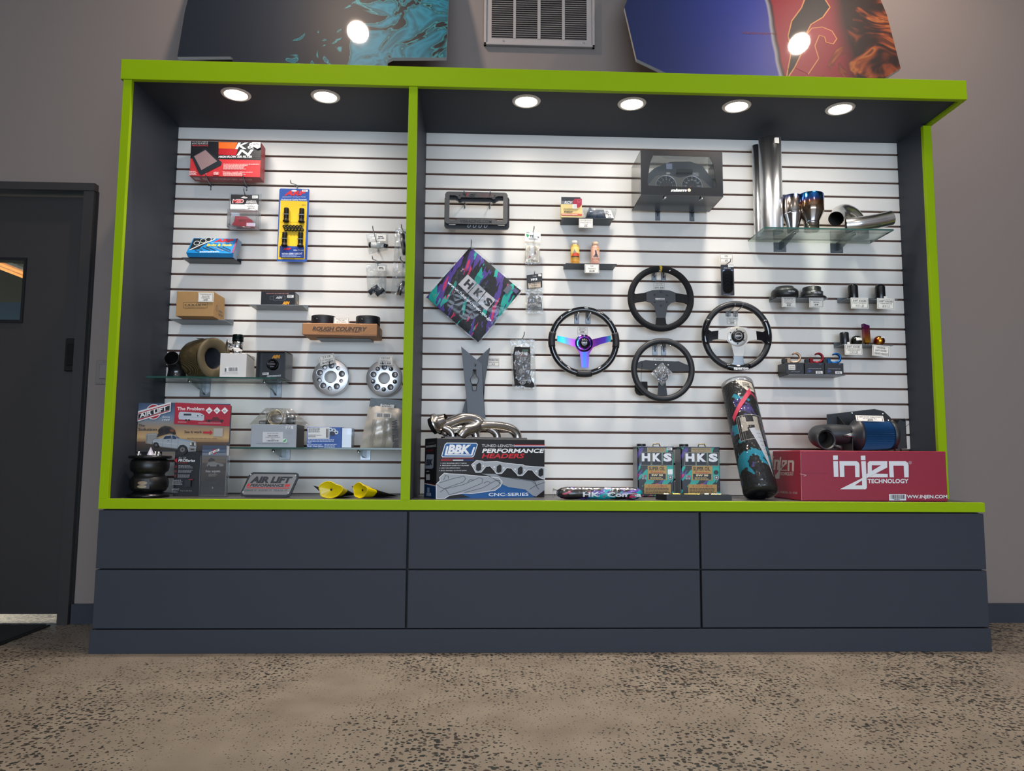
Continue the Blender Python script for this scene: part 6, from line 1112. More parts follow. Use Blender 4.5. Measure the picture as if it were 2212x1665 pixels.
part('tag', t, lambda b: b.prism([(1.039, 1.173), (1.101, 1.173), (1.102, 1.115), (1.09, 1.105), (1.062, 1.104), (1.046, 1.112), (1.038, 1.128)], -0.056, -0.053, mat('#141416', 0.8))); part('string', t, lambda b: b.tube([(1.069, -0.0575, 1.168), (1.068, -0.068, 1.21), (1.069, -0.087, 1.245), (1.069, -0.09, 1.263)], 0.001, BLACK, 5)); part('eyelet', t, lambda b: b.lathe([(0.0025, 0.0), (0.002, 0.001), (0, 0.001)], CHROME, (1.069, -0.056, 1.167), 'y', 10))
for nm, xs, zt, dx in (('rainbow-spoked steering wheel', (0.7605, 0.8175), 1.5305, -0.008), ('suede steering wheel with the yellow band', (1.152, 1.200), 1.753, 0.0), ('plain black leather steering wheel', (1.152, 1.196), 1.377, 0.0)):
    for i, x in enumerate(xs): plate_hook(('left' if i == 0 else 'right')+' plate hook holding the '+nm, x, zt if nm[0] != 's' else 1.753, 0.115, dx+0.004, -0.005 if nm[0] != 's' else -0.01, hgt=0.066, zrod=0.030)
for i, x in enumerate((1.5245, 1.562)): wire_hook(('left' if i == 0 else 'right')+' wire hook holding the silver-spoked steering wheel', x, 1.534, 0.115, 0.0, 0.008, clip=clear('clip_plastic', '#e9eef0', 0.15, 0.1, haze=0.15))
price_card('price card behind the rainbow-spoked steering wheel', 0.763, 0.816, 1.4145, 1.4485, -0.0015, [('NRG 350MM', 0.15, 0.70, 0.5, 0), ('DEEP DISH NEO', 0.15, 0.48, 0.7, 0), ('$180', 0.19, 0.18, 0.36, 0.03)]); price_card('price card behind the suede steering wheel', 1.149, 1.206, 1.645, 1.680, -0.0015, [('SPARCO 330MM', 0.15, 0.70, 0.6, 0), ('Suede Steering Wheel', 0.13, 0.48, 0.7, 0), ('$270  $240', 0.19, 0.16, 0.76, 0.03)]); price_card('price card behind the silver-spoked steering wheel', 1.518, 1.5715, 1.471, 1.5055, -0.0015, [('SPARCO 350MM', 0.15, 0.70, 0.66, 0), ('Leather Wheel', 0.14, 0.46, 0.66, 0), ('$150', 0.19, 0.17, 0.36, 0.03)]); price_card('price card half behind the plain black leather wheel', 1.142, 1.1975, 1.262, 1.2985, -0.0015, [('NRG 320MM', 0.15, 0.70, 0.5, 0), ('$130', 0.19, 0.40, 0.36, 0.03)])
# ---- boot in blister card
wire_hook('wire hook holding the black blister card', 1.500, 1.7626, 0.10, 0.012, 0.006)
t = thing('blister_card', 'black hanging card with a blue coiled part under clear plastic', 'blister pack', (1.506, -0.06, 1.605))
part('card', t, lambda b: b.prism(rrect(1.473, 1.6055, 1.539, 1.761, 0.004), -0.062, -0.061, mat('#1c1a22', 0.35)))
p = Print(t, face_y(1.473, 1.539, 1.6055, 1.761, -0.062), [(1291, 188), (1460, 188), (1460, 585), (1291, 585)]); p.rect(1385, 192, 1458, 218, '#d9d9d6'); p.text('NRG-TECH', 1375, 238, 13, '#b9bac0', w=90, bold=0.02); p.text('AL', 1328, 272, 16, '#8fb4e0', w=34, bold=0.05, sh=0.2); p.line([(1350, 262), (1445, 258)], 8, '#8d9ac0'); p.lines(1318, 570, 120, 7, 1, '#77788a')
part('blister_dome', t, lambda b: b.prism(rrect(1.482, 1.617, 1.530, 1.735, 0.022, 6), -0.071, -0.062, clear('dark_blister', '#6a7490', 0.14, 0.08)))
for i in range(5): part('coil', t, lambda b: b.tube([(1.494+0.006*(j % 2)+0.003*i*0, -0.066, 1.640+0.016*i+0.004*j) if False else (1.496+0.020*(j/6.0), -0.066, 1.643+0.0165*i+0.010*math.sin(j/6.0*PI)) for j in range(7)], 0.0028, mat('#31507e', 0.3, 0.5), 6))
price_card('price card above the black blister card', 1.468, 1.535, 1.770, 1.8155, -0.064, [('NRG', 0.18, 0.66, 0.26, 0.005), ('Steering Wheel Guards', 0.13, 0.42, 0.84, 0), ('$15', 0.18, 0.16, 0.2, 0.03)])
# ---- shelf with two hub adapters
small_shelf('grey shelf holding two black hub adapters', 1.736, 1.992, 10, 0.10); HZ = groove(10)-0.019+0.0004
HUB = mat('#15171a', 0.4)
t = thing('hub_adapter', 'flat black short hub adapter ring tilted on the shelf', 'hub adapter', (1.79, -0.06, HZ)); part('ring', t, lambda b: b.lathe([(0.040, 0.0), (0.057, 0.0), (0.063, 0.006), (0.0645, 0.014), (0.0645, 0.032), (0.060, 0.042), (0.046, 0.050), (0.042, 0.058), (0.030, 0.060), (0.028, 0.056), (0.03, 0.03), (0.04, 0.0)], HUB, (1.790, -0.066, HZ), seg=44)); p = Print(t, lambda s, v, n: (1.790+(0.0648+n)*math.sin((s-0.5)*1.2), -0.066-(0.0648+n)*math.cos((s-0.5)*1.2), HZ+0.014+0.018*v)); p.text('NRG-TECH', 0.62, 0.35, 0.42, '#b9bac0', w=0.45, bold=0.02)
t = thing('hub_adapter', 'stepped black hub adapter with a wide base flange', 'hub adapter', (1.927, -0.06, HZ)); part('flange', t, lambda b: b.lathe([(0.03, 0.0), (0.066, 0.0), (0.068, 0.003), (0.066, 0.008), (0.05, 0.010)], HUB, (1.927, -0.066, HZ), seg=44)); part('body', t, lambda b: b.lathe([(0.052, 0.010), (0.053, 0.034), (0.044, 0.036), (0.044, 0.056), (0.040, 0.059), (0, 0.059)], HUB, (1.927, -0.066, HZ), seg=40)); part('lead', t, lambda b: b.tube([(1.922, -0.08, HZ+0.059), (1.925, -0.085, HZ+0.066), (1.934, -0.085, HZ+0.066), (1.938, -0.08, HZ+0.059)], 0.001, mat('#b5764a', 0.4, 0.8), 5)); p = Print(t, lambda s, v, n: (1.927+(0.0532+n)*math.sin((s-0.5)*1.4), -0.066-(0.0532+n)*math.cos((s-0.5)*1.4), HZ+0.012+0.02*v)); p.text('NRG-TECH', 0.58, 0.3, 0.42, '#b9bac0', w=0.5, bold=0.02); p.disc(0.2, 0.9, 0.05, '#c9c9c6', ry=0.14)
SD = HZ+0.0
price_card('price card under the flat hub adapter', 1.759, 1.828, 1.543, 1.592, -0.1025, [('NRG SHORT HUB', 0.12, 0.76, 0.66, 0.005), ('Includes horn ring and', 0.10, 0.60, 0.74, 0), ('all hardware for most', 0.10, 0.46, 0.7, 0), ('vehicles', 0.10, 0.33, 0.4, 0), ('$125', 0.16, 0.12, 0.26, 0.03)]); price_card('price card under the stepped hub adapter', 1.896, 1.967, 1.5435, 1.592, -0.1025, [('NRG Quick Release Gen 2', 0.12, 0.70, 0.8, 0), ('Black Chrome', 0.13, 0.46, 0.4, 0), ('$145', 0.16, 0.2, 0.26, 0.03)])
# ---- shelf with two tall black shift knobs
small_shelf('grey shelf holding two tall black shift knobs', 2.086, 2.342, 10, 0.10)
for i, x in enumerate((2.138, 2.276)):
    t = thing('shift_knob', ['tall black round-topped shift knob, left one on its shelf', 'tall black shift knob with a white sticker, by the side panel'][i], 'shift knob', (x, -0.06, HZ)); part('knob', t, lambda b: b.lathe([(0, 0.0), (0.0235, 0.0), (0.024, 0.002), (0.0235, 0.066), (0.021, 0.074), (0.015, 0.080), (0.007, 0.083), (0, 0.0835)], mat('#101114', 0.25), (x, -0.062, HZ), seg=32)); part('base_ring', t, lambda b: b.lathe([(0.0243, 0.001), (0.0247, 0.003), (0.0243, 0.005)], mat('#2a2b2e', 0.3, 0.6), (x, -0.062, HZ), seg=32))
    if i: boxpart('sticker', t, x+0.004, x+0.020, -0.0868, -0.0848, HZ+0.001, HZ+0.016, CARD)
price_card('price card under the left tall black shift knob', 2.104, 2.192, 1.5405, 1.5945, -0.1025, [('SHIFT KNOBS', 0.2, 0.62, 0.78, 0.005), ('TITANIUM WEIGHTED BODY', 0.09, 0.46, 0.84, 0), ('10 X 1.25', 0.2, 0.16, 0.46, 0.005)]); price_card('price card under the tall black shift knob by the side panel', 2.236, 2.324, 1.5395, 1.5935, -0.1025, [('SHIFT KNOBS', 0.2, 0.62, 0.78, 0.005), ('TITANIUM WEIGHTED', 0.09, 0.46, 0.7, 0), ('10 X 1.5', 0.2, 0.16, 0.4, 0.005)], rot=0.03)
# ---- shelf with four mixed shift knobs
small_shelf('grey shelf holding four mixed shift knobs', 2.060, 2.312, 13, 0.10); KZ = groove(13)-0.0186
t = thing('shift_knob', 'black cylinder shift knob on the lower knob shelf', 'shift knob', (2.085, -0.06, KZ)); part('knob', t, lambda b: b.lathe([(0, 0), (0.019, 0), (0.0195, 0.002), (0.0215, 0.02), (0.0215, 0.058), (0.019, 0.064), (0.016, 0.065), (0, 0.064)], mat('#15171b', 0.28), (2.085, -0.062, KZ), seg=30)); boxpart('sticker', t, 2.088, 2.102, -0.0845, -0.0828, KZ+0.003, KZ+0.013, CARD)
t = thing('shift_knob', 'round black shift knob with a white sticker', 'shift knob', (2.146, -0.06, KZ)); BALL = [(0.012, 0), (0.014, 0.003)]+[(0.0268*math.cos(a), 0.0235+0.0262*math.sin(a)) for a in [(-55+k*14.5)*PI/180 for k in range(11)]]+[(0, 0.0497)]
part('knob', t, lambda b: b.lathe(BALL, mat('#17170f', 0.12), (2.146, -0.062, KZ), seg=32)); part('collar', t, lambda b: b.lathe([(0.013, 0), (0.0145, 0.001), (0.0145, 0.003), (0.012, 0.004)], STEEL, (2.146, -0.062, KZ), seg=24)); part('sticker', t, lambda b: b.grid(lambda u, v: (2.146-0.013+0.032*u, -0.062-math.sqrt(max(0.0268**2-(-0.013+0.032*u)**2-((0.022+0.014*v)-0.0235)**2, 0))-0.0006, KZ+0.022+0.014*v), 8, 3, CARD))
t = thing('shift_knob', 'tall purple and gold slab-shaped shift knob', 'shift knob', (2.193, -0.06, KZ)); PUR = ramp_mat('purple_gold_fade', [(0, '#c08a28'), (0.25, '#a8622c'), (0.5, '#8d3a3c'), (0.8, '#6d2450'), (1, '#5a2060')], rough=0.25)
part('slab', t, lambda b: b.prism([(2.182, KZ+0.013), (2.210, KZ+0.013), (2.207, KZ+0.098), (2.178, KZ+0.108)], -0.078, -0.052, PUR)); part('grooves', t, lambda b: [b.box(2.198, 2.206, -0.0788, -0.0778, KZ+0.03+0.008*i, KZ+0.034+0.008*i, mat('#7a4a1c', 0.3, 0.9)) for i in range(7)]); part('foot', t, lambda b: b.lathe([(0, 0), (0.016, 0), (0.016, 0.003), (0.010, 0.004), (0.010, 0.013), (0, 0.013)], mat('#a88436', 0.25, 0.9), (2.196, -0.065, KZ), seg=20))
t = thing('shift_knob', 'round gold and red shift knob at the right end', 'shift knob', (2.2605, -0.06, KZ)); GR = ramp_mat('gold_red_ball', [(0, '#7a2a38'), (0.2, '#a8402a'), (0.45, '#c9983a'), (0.6, '#b5702a'), (0.85, '#8d2a3c'), (1, '#6d2430')], axis=0, rough=0.22, wob=0.2); part('knob', t, lambda b: b.lathe(BALL, GR, (2.2605, -0.062, KZ), seg=32)); boxpart('sticker', t, 2.258, 2.276, -0.087, -0.0855, KZ+0.036, KZ+0.042, CARD)
price_card('price card under the round black shift knob', 2.065, 2.152, 1.311, 1.3625, -0.1025, [('SHIFT KNOBS', 0.2, 0.66, 0.76, 0.005), ('TITANIUM FIT ALL NISSAN', 0.09, 0.50, 0.84, 0), ('HONDA AND HYUNDAI', 0.09, 0.37, 0.7, 0), ('12 X 1.25', 0.2, 0.12, 0.46, 0.005)]); price_card('tilted price card under the gold and red shift knob', 2.202, 2.288, 1.3045, 1.3585, -0.1025, [('UNIVERSAL', 0.16, 0.70, 0.52, 0.005), ('SHIFT KNOBS', 0.16, 0.44, 0.66, 0.005), ('E BRAKE HANDLES', 0.17, 0.16, 0.82, 0.005)], rot=0.09)
# ---- three black boxes with tow hooks
small_shelf('grey shelf under the three small black boxes', 1.775, 2.055, 15, 0.12); TZ = groove(15)-0.0187
TBX = mat('#1b1c1f', 0.4)
for i, (x0, x1) in enumerate(((1.7625, 1.8525), (1.8565, 1.9525), (1.9545, 2.0475))):
    t = carton('tow_hook_box', ['small black box with a square price sticker, left of three', 'small black box with a web address, middle of three', 'small black box with a web address, right of three'][i], x0, x1, -0.12, -0.02, TZ, TZ+0.0555, TBX, group='tow hook boxes'); p = Print(t, face_y(x0, x1, TZ, TZ+0.0555, -0.12))
    if i: p.text('WWW.NETUNE.COM', 0.5, 0.46, 0.07, '#a9aab2', w=0.66, bold=0.01); p.rect(0.55, 0.06, 0.90, 0.28, '#dedcd8'); p.lines(0.60, 0.24, 0.25, 0.05, 2, '#44444a'); [p.line([(0.12+0.05*k, 0.18), (0.22+0.05*k, 0.28), (0.12+0.05*k, 0.40)], 0.02, '#4a5a9a') for k in range(3)]; [p.line([(0.74+0.04*k, 0.82), (0.80+0.04*k, 0.88), (0.74+0.04*k, 0.95)], 0.015, '#4a5a9a') for k in range(2)]
    else: p.rect(0.15, 0.38, 0.52, 0.82, '#d9d5cc'); p.text('TOW HOOK', 0.335, 0.62, 0.10, '#2a2a2c', w=0.3, bold=0.02); p.text('$45/EACH', 0.335, 0.46, 0.10, '#2a2a2c', w=0.3, bold=0.02); p.frame(0.58, 0.40, 0.85, 0.78, 0.02, '#3d3f45'); p.line([(0.3, 0.2), (0.45, 0.26), (0.6, 0.18), (0.75, 0.24)], 0.03, '#77787e')
def tow_hook(label, x, m):
    t = thing('tow_hook', label, 'tow hook', (x, -0.075, TZ+0.056)); z = TZ+0.0565
    b = part('hook', t, lambda b: b.tube([(x-0.028+0.0, -0.08, z+0.007)]+[(x+0.004+0.022*math.cos(a), -0.08, z+0.029+0.022*math.sin(a)) for a in [(-80+k*18)*PI/180 for k in range(13)]], [0.007]+[0.007]*9+[0.0065, 0.006, 0.005, 0.004], m, 12, flat=0.8))
    part('shank', t, lambda b: b.box(x-0.044, x-0.026, -0.092, -0.068, z, z+0.026, m, 0.002)); part('black_collar', t, lambda b: b.box(x-0.064, x-0.044, -0.090, -0.070, z, z+0.022, mat('#141416', 0.45), 0.002))
tow_hook('champagne gold tow hook on the left black box', 1.825, mat('#b08f74', 0.28, 0.85)); tow_hook('dark red tow hook on the middle black box', 1.938, mat('#7d1822', 0.3, 0.7)); tow_hook('blue tow hook on the right black box', 2.026, mat('#17568f', 0.3, 0.7))
# ---- header box with manifold
BA = 0.36; Bc, Bs = math.cos(BA), math.sin(BA)
t = thing('header_box', 'black, blue and white box printed with exhaust headers', 'box', (0.100, -0.385, DZ), (0, 0, BA)); BW, BD, BH = 0.520, 0.185, 0.263
boxpart('carton', t, 0, BW, 0, BD, 0.0003, BH, mat('#1b1a1c', 0.45, grain=0.05, scale=30), 0.002, local=True)
p = Print(t, lambda s, v, n: (BW*s, -n, BH*v), [(375, 450), (2000, 470), (2005, 1350), (360, 1360)], local=True)
p.poly([(880, 1345), (720, 1290), (900, 1260), (1330, 1150), (1700, 1230), (1830, 1320), (1850, 1352), (480, 1358)], '#1f5a96'); p.poly([(520, 520), (960, 522), (982, 545), (925, 720), (900, 740), (455, 738), (440, 715), (490, 545)], '#e6e8ea'); p.poly([(528, 530), (955, 532), (970, 550), (918, 712), (897, 728), (462, 727), (452, 712), (500, 550)], '#1f5a96')
p.poly([(518, 570), (545, 575), (520, 690), (880, 695), (915, 585), (942, 585), (900, 712), (485, 710)], '#e6e8ea'); p.text('BBK', 705, 678, 122, '#e9ebed', w=350, bold=0.05, sh=0.25); p.text("TODAY'S PERFORMANCE", 685, 762, 16, '#b5262e', w=480, sh=0.2); p.rect(432, 772, 595, 788, '#b5262e'); p.rect(607, 775, 765, 788, '#e6e8ea'); p.rect(775, 775, 925, 788, '#1f3f86')
for s, x, y, w in (('CNC MANDREL BENT TUBING', 455, 834, 360), ('PRECISION LASER CUT FLANGES', 450, 868, 400), ('BOLT-ON APPLICATION', 440, 906, 275), ('MOST MODELS 50 STATE LEGAL', 430, 944, 385)): p.text(s, x, y, 14, '#d9dadc', w=w, al='L', bold=0.015, sh=0.2); p.disc(x-22, y-7, 5, '#d9dadc')
p.text('TUNED-LENGTH', 1285, 582, 38, '#d5d6d9', w=490, bold=0.005); p.rect(1535, 545, 2000, 560, '#a8222c'); p.rect(1535, 560, 2000, 573, '#e6e8ea'); p.rect(1535, 573, 2000, 586, '#1f2f66'); p.text('PERFORMANCE', 1518, 668, 58, '#eceded', w=950, bold=0.03, sh=0.2); p.text('HEADERS', 1362, 750, 66, '#c42a32', w=650, bold=0.03, sh=0.2)
fl = [(885, 850), (960, 785), (1050, 795), (1075, 808), (1270, 802), (1360, 820), (1570, 845), (1660, 850), (1690, 868), (1900, 885), (2000, 890), (2000, 1075), (1930, 1055), (1870, 1010), (1800, 935), (1740, 930), (1660, 1015), (1590, 1020), (1560, 980), (1480, 905), (1420, 895), (1340, 985), (1270, 990), (1240, 960), (1160, 870), (1100, 880), (1030, 965), (950, 965)]
p.poly([(1010, 985), (1250, 990), (1330, 1030), (1600, 1065), (1840, 1100), (2000, 1085), (2000, 1240), (1870, 1340), (1810, 1320), (1700, 1230), (1440, 1190), (1330, 1140), (1200, 1030)], '#8e949b'); p.poly(fl, '#a2a7ad'); p.line(fl[:16]+fl[16:]+fl[:1], 9, '#dfe1e3')
for x in (992, 1300, 1622, 1940): p.poly([(x-35, 850+0.09*(x-992)), (x+10, 818+0.09*(x-992)), (x+38, 840+0.09*(x-992)), (x+38, 925+0.09*(x-992)), (x-5, 950+0.09*(x-992)), (x-38, 930+0.09*(x-992))], '#1d1c1f')
for x, y in ((920, 860), (1062, 870), (1228, 885), (1372, 900), (1545, 918), (1690, 932), (1868, 952)): p.disc(x, y, 12, '#dfe1e3')
hd = [(410, 1040), (480, 975), (560, 985), (720, 992), (880, 1010), (1050, 1025), (1290, 1045), (1350, 1110), (1320, 1180), (1240, 1240), (900, 1285), (760, 1280), (560, 1310), (480, 1358), (362, 1358), (362, 1140), (420, 1085)]
p.poly(hd, '#9aa0a7'); p.line(hd+hd[:1], 9, '#dfe1e3')
for a in ([(410, 1120), (600, 1060), (770, 1020), (800, 1060), (760, 1110), (500, 1200), (420, 1260)], [(500, 1210), (760, 1150), (1000, 1045), (1060, 1070), (1040, 1130), (800, 1230), (560, 1300)], [(830, 1105), (870, 1070), (920, 1085)], [(780, 1270), (1050, 1200), (1250, 1090), (1310, 1090), (1300, 1160), (1180, 1230)], [(1070, 1130), (1120, 1100), (1170, 1120)], [(470, 1080), (500, 1010), (540, 1020), (540, 1060)], [(362, 1140), (430, 1190), (500, 1215), (560, 1305)], [(1850, 1110), (1880, 1190), (1910, 1225)], [(1330, 1030), (1600, 1075), (1800, 1100), (1860, 1150)], [(1770, 1225), (1860, 1170), (2000, 1120)]): p.line(a, 6, '#24262b')
for a in ([(1020, 985), (1110, 1010), (1240, 1070), (1330, 1140)], [(1250, 992), (1290, 1010), (1330, 1032)], [(1345, 985), (1420, 1000), (1560, 1060)], [(1660, 1018), (1720, 1050), (1850, 1110)], [(1100, 885), (1160, 878), (1230, 955)], [(1420, 905), (1480, 912), (1555, 990)], [(1740, 938), (1800, 942), (1862, 1020)]): p.line(a, 6, '#24262b')
for x in range(400, 1330, 26): p.line([(x, 1085+0.1*abs(x-800)), (x, 1215)], 3, '#878d95', L=2.0)
p.text('CNC-SERIES', 1442, 1325, 46, '#dfe3e8', w=610, bold=0.015)
p = Print(t, lambda s, v, n: (-n, BD*(1-s), BH*v), [(200, 440), (375, 455), (362, 1358), (170, 1330)], name='side_printing', local=True); p.poly([(185, 1110), (363, 1150), (362, 1358), (170, 1330)], '#163f6c'); p.poly([(186, 1105), (363, 1145), (363, 1162), (185, 1122)], '#d5d7da'); p.poly([(186, 1098), (363, 1130), (363, 1145), (186, 1105)], '#7a1a22'); p.text('TUNED-LENGTH', 288, 520, 18, '#77787c', w=105); p.text('PERFORMANCE', 288, 572, 28, '#c9cacd', w=150, bold=0.02); p.text('HEADERS', 275, 630, 26, '#8d2028', w=100, bold=0.02); p.poly([(222, 668), (335, 680), (325, 870), (300, 890), (195, 880)], '#9ea6b4'); p.text('BBK', 265, 830, 80, '#1c2530', w=100, bold=0.06, sh=0.2); p.rect(212, 970, 272, 1060, '#c9c9c6'); p.rect(228, 1180, 265, 1260, '#9aa6b8'); p.rect(215, 1265, 290, 1315, '#9aa6b8'); p.rect(220, 918, 260, 928, '#c9c9c6')
t = thing('exhaust_manifold', 'polished cast exhaust manifold lying on the header box', 'exhaust manifold', (0.28, -0.25, DZ+BH)); MZ = DZ+BH+0.0005
MAN = mat('#b3aea9', 0.2, 1.0, name='polished_casting')
def bw(x, y, z): return (0.100+Bc*x-Bs*y, -0.385+Bs*x+Bc*y, MZ+z)
part('collector', t, lambda b: pipe_run(b, [bw(0.025, 0.085, 0.055), bw(0.06, 0.085, 0.060), bw(0.10, 0.085, 0.075), bw(0.15, 0.085, 0.092), bw(0.20, 0.085, 0.088), bw(0.225, 0.08, 0.07), bw(0.20, 0.07, 0.05), bw(0.15, 0.06, 0.035), bw(0.125, 0.06, 0.01)], 0.027, MAN))
part('outlet_flange', t, lambda b: b.lathe([(0.0, -0.026), (0.033, -0.026), (0.034, -0.030), (0.038, -0.030), (0.039, -0.010), (0.049, -0.010), (0.050, -0.007), (0.050, -0.001), (0.049, 0.002), (0.038, 0.003), (0.036, 0.02), (0.028, 0.045)], MAN, bw(0.030, 0.085, 0.066), seg=30, frame=(Vector((-0.40, 0.0, 0.91)).normalized(), Vector((0.3, 0.95, 0.0)).normalized(), Vector((0.86, 0.20, 0.42)).normalized())))
part('main_runner', t, lambda b: pipe_run(b, [bw(0.07, 0.08, 0.035), bw(0.16, 0.075, 0.045), bw(0.24, 0.07, 0.060), bw(0.32, 0.07, 0.060), bw(0.375, 0.07, 0.050), bw(0.405, 0.07, 0.028), bw(0.412, 0.07, 0.005)], 0.0215, MAN))
for x in (0.08, 0.19, 0.295): part('runner', t, lambda b: pipe_run(b, [bw(x-0.03, 0.075, 0.05), bw(x-0.005, 0.072, 0.04), bw(x+0.012, 0.07, 0.022), bw(x+0.016, 0.07, 0.003)], 0.018, MAN))
part('head_flange', t, lambda b: [b.add([bw(xx, yy, zz) for zz in (0, 0.008) for xx, yy in ((x0, 0.045), (x1, 0.045), (x1, 0.10), (x0, 0.10))], [(3, 2, 1, 0), (4, 5, 6, 7), (0, 1, 5, 4), (1, 2, 6, 5), (2, 3, 7, 6), (3, 0, 4, 7)], MAN) for x0, x1 in ((0.05, 0.45),)])
part('brace', t, lambda b: b.tube([bw(0.035, 0.075, 0.028), bw(0.075, 0.07, 0.004)], 0.005, BLACK, 8))
pe = Print(t, lambda s, v, n: (bw(0.29+0.065*s, 0.07, 0)[0], bw(0.29+0.065*s, 0.07, 0)[1]-0.0205, MZ+0.052+0.018*v), name='cast_lettering'); pe.text('KOOKS', 0.5, 0.2, 0.8, MAN, w=1.0, bold=0.03)
# ---- oil cans
OIL = streak_mat('streak_tin', 24, 0.55, 4.0, 0.4, base='#0b0c10')
def oil_can(label, x0, x1, sticker):
    t = thing('oil_can', label, 'oil can', ((x0+x1)/2, -0.09, DZ), group='oil cans'); y0, y1, z0, z1 = -0.15, -0.035, DZ+0.0003, 0.856
    boxpart('tin', t, x0, x1, y0, y1, z0, z1-0.003, OIL, 0.004); boxpart('top_rim', t, x0-0.0012, x1+0.0012, y0-0.0012, y1+0.0012, z1-0.005, z1, mat('#3d4046', 0.3, 0.7), 0.001); boxpart('side_label', t, x0-0.0011, x0-0.0003, y0+0.008, y1-0.008, z0+0.01, z1-0.012, mat('#8f9094', 0.45, grain=0.3, scale=140))
    part('cap', t, lambda b: b.lathe([(0.021, 0), (0.022, 0.004), (0.022, 0.011), (0.02, 0.013), (0, 0.013)], mat('#1a1b1f', 0.35), (x0+0.03, -0.09, z1), seg=24)); part('handle', t, lambda b: b.tube([(x1-0.085, -0.09, z1), (x1-0.083, -0.09, z1+0.012), (x1-0.055, -0.09, z1+0.014), (x1-0.05, -0.09, z1)], 0.0045, mat('#b9a06a', 0.2, 0.9), 8, flat=0.6))
    p = Print(t, face_y(x0, x1, z0, z1, y0), [(992, 118), (1385, 118), (1388, 660), (990, 660)])
    p.rect(1095, 130, 1298, 178, '#9a8560'); p.text('100% SYNTHETIC OIL', 1197, 152, 11, '#3a2f1c', w=180); p.text('HIGH POWER QUALITY', 1197, 168, 7, '#3a2f1c', w=130)
    for i, s in enumerate('HKS'): xx = 1030+i*118; p.rect(xx-4, 180, xx+108, 322, '#8d8674'); p.rect(xx, 184, xx+104, 318, '#0f0f13'); p.text(s, xx+52, 272, 76, '#dfe0e4', w=92, bold=0.06)
    p.rect(1098, 325, 1305, 478, '#b18a45'); p.text('SUPER OIL', 1200, 372, 36, '#17150f', w=175, bold=0.03); p.text('Premium', 1200, 402, 18, '#a8282a', w=135, bold=0.02); p.rect(1110, 408, 1295, 470, '#16140f'); p.text('5W 30', 1202, 434, 18, '#e3d3a8', w=125, bold=0.05); p.lines(1125, 446, 155, 7, 2, '#b9a06a')
    for i, (x, y) in enumerate(((1033, 425), (1060, 425), (1033, 450), (1060, 450))): p.rect(x, y, x+22, y+20, '#8f8f94' if i != 1 else '#a8385a')
    p.disc(1347, 448, 25, '#c9c9c6'); p.disc(1347, 448, 20, '#2a2c34'); p.disc(1347, 448, 11, '#c9c9c6'); p.disc(1345, 392, 24, '#1b1c22')
    if sticker: p.rect(1318, 362, 1372, 418, '#e6e6e2'); p.rect(1308, 130, 1368, 158, '#e0dfda'); p.lines(1315, 136, 45, 6, 2, '#44444a')
    p.rect(1057, 522, 1350, 625, '#a8843f'); p.text('エンジンに強い!!', 1200, 552, 20, '#a8282a', w=205, bold=0.02); p.lines(1070, 562, 270, 8, 4, '#3a2f1c', seed=6); p.text('HKS Company Limited', 1200, 650, 8, '#c9c9c6', w=150)
oil_can('tall patterned oil can with white price stickers, left of two', 1.030, 1.201, True); oil_can('tall patterned oil can without stickers, right of two', 1.236, 1.421, False)
# ---- rolled banner pack lying flat
t = thing('rolled_flag', 'patterned cloth rolled in crinkled film lying flat on the deck', 'cloth roll', (0.80, -0.38, DZ))
LAY = streak_mat('streak_flag', 16, 1.2, 3.0, 0.3, base='#0f0f14', coat=0.8, bump=0.4, cols=(('#5a3f9a', 0.56), ('#12a0a8', 0.575), ('#c42a5c', 0.63)))
part('cloth', t, lambda b: b.tube([(0.625+0.0185*k, -0.39+0.003*math.sin(k), DZ+0.0275) for k in range(21)], [0.012, 0.023]+[0.0268+0.0007*math.sin(1.7*k) for k in range(17)]+[0.024, 0.014], LAY, 20))
part('film', t, lambda b: b.tube([(0.608+0.0203*k, -0.39, DZ+0.0282) for k in range(20)], [0.020, 0.013, 0.022]+[0.0277]*14+[0.026, 0.021, 0.015], clear('roll_film', '#ffffff', 0.04, 0.1, crinkle=1.0, scale=60), 20))
p = Print(t, lambda s, v, n: (0.61+0.39*s, -0.39-(0.0278+n)*math.cos((v-0.35)*1.9), DZ+0.0277+(0.0278+n)*math.sin((v-0.35)*1.9)*0.99), [(80, 560), (1060, 560), (1060, 700), (80, 700)], curve=(1, 12)); p.text('HKS Compa', 715, 688, 50, '#dfe1e6', w=640, bold=0.03); p.text('uning Engi', 560, 598, 26, '#c9ccd2', w=680, bold=0.02)
t = thing('badge_tray', 'shallow black tray with gold and silver badges', 'tray', (1.22, -0.38, DZ)); part('tray', t, lambda b: b.prism([(1.066, -0.355), (1.10, -0.415), (1.386, -0.415), (1.386, -0.355)], DZ+0.0003, DZ+0.024, mat('#101014', 0.5), axis='z'))
for i, (x0, x1, c) in enumerate(((1.09, 1.115, '#d9c9a0'), (1.13, 1.165, '#c9a24a'), (1.18, 1.25, '#a8843a'), (1.27, 1.29, '#d9c9a0'), (1.30, 1.345, '#c9a24a'))): part('badge', t, lambda b: b.box(x0, x1, -0.40, -0.375, DZ+0.0243, DZ+0.028+0.001*(i % 2), mat(c, 0.2, 0.9), 0.0012))
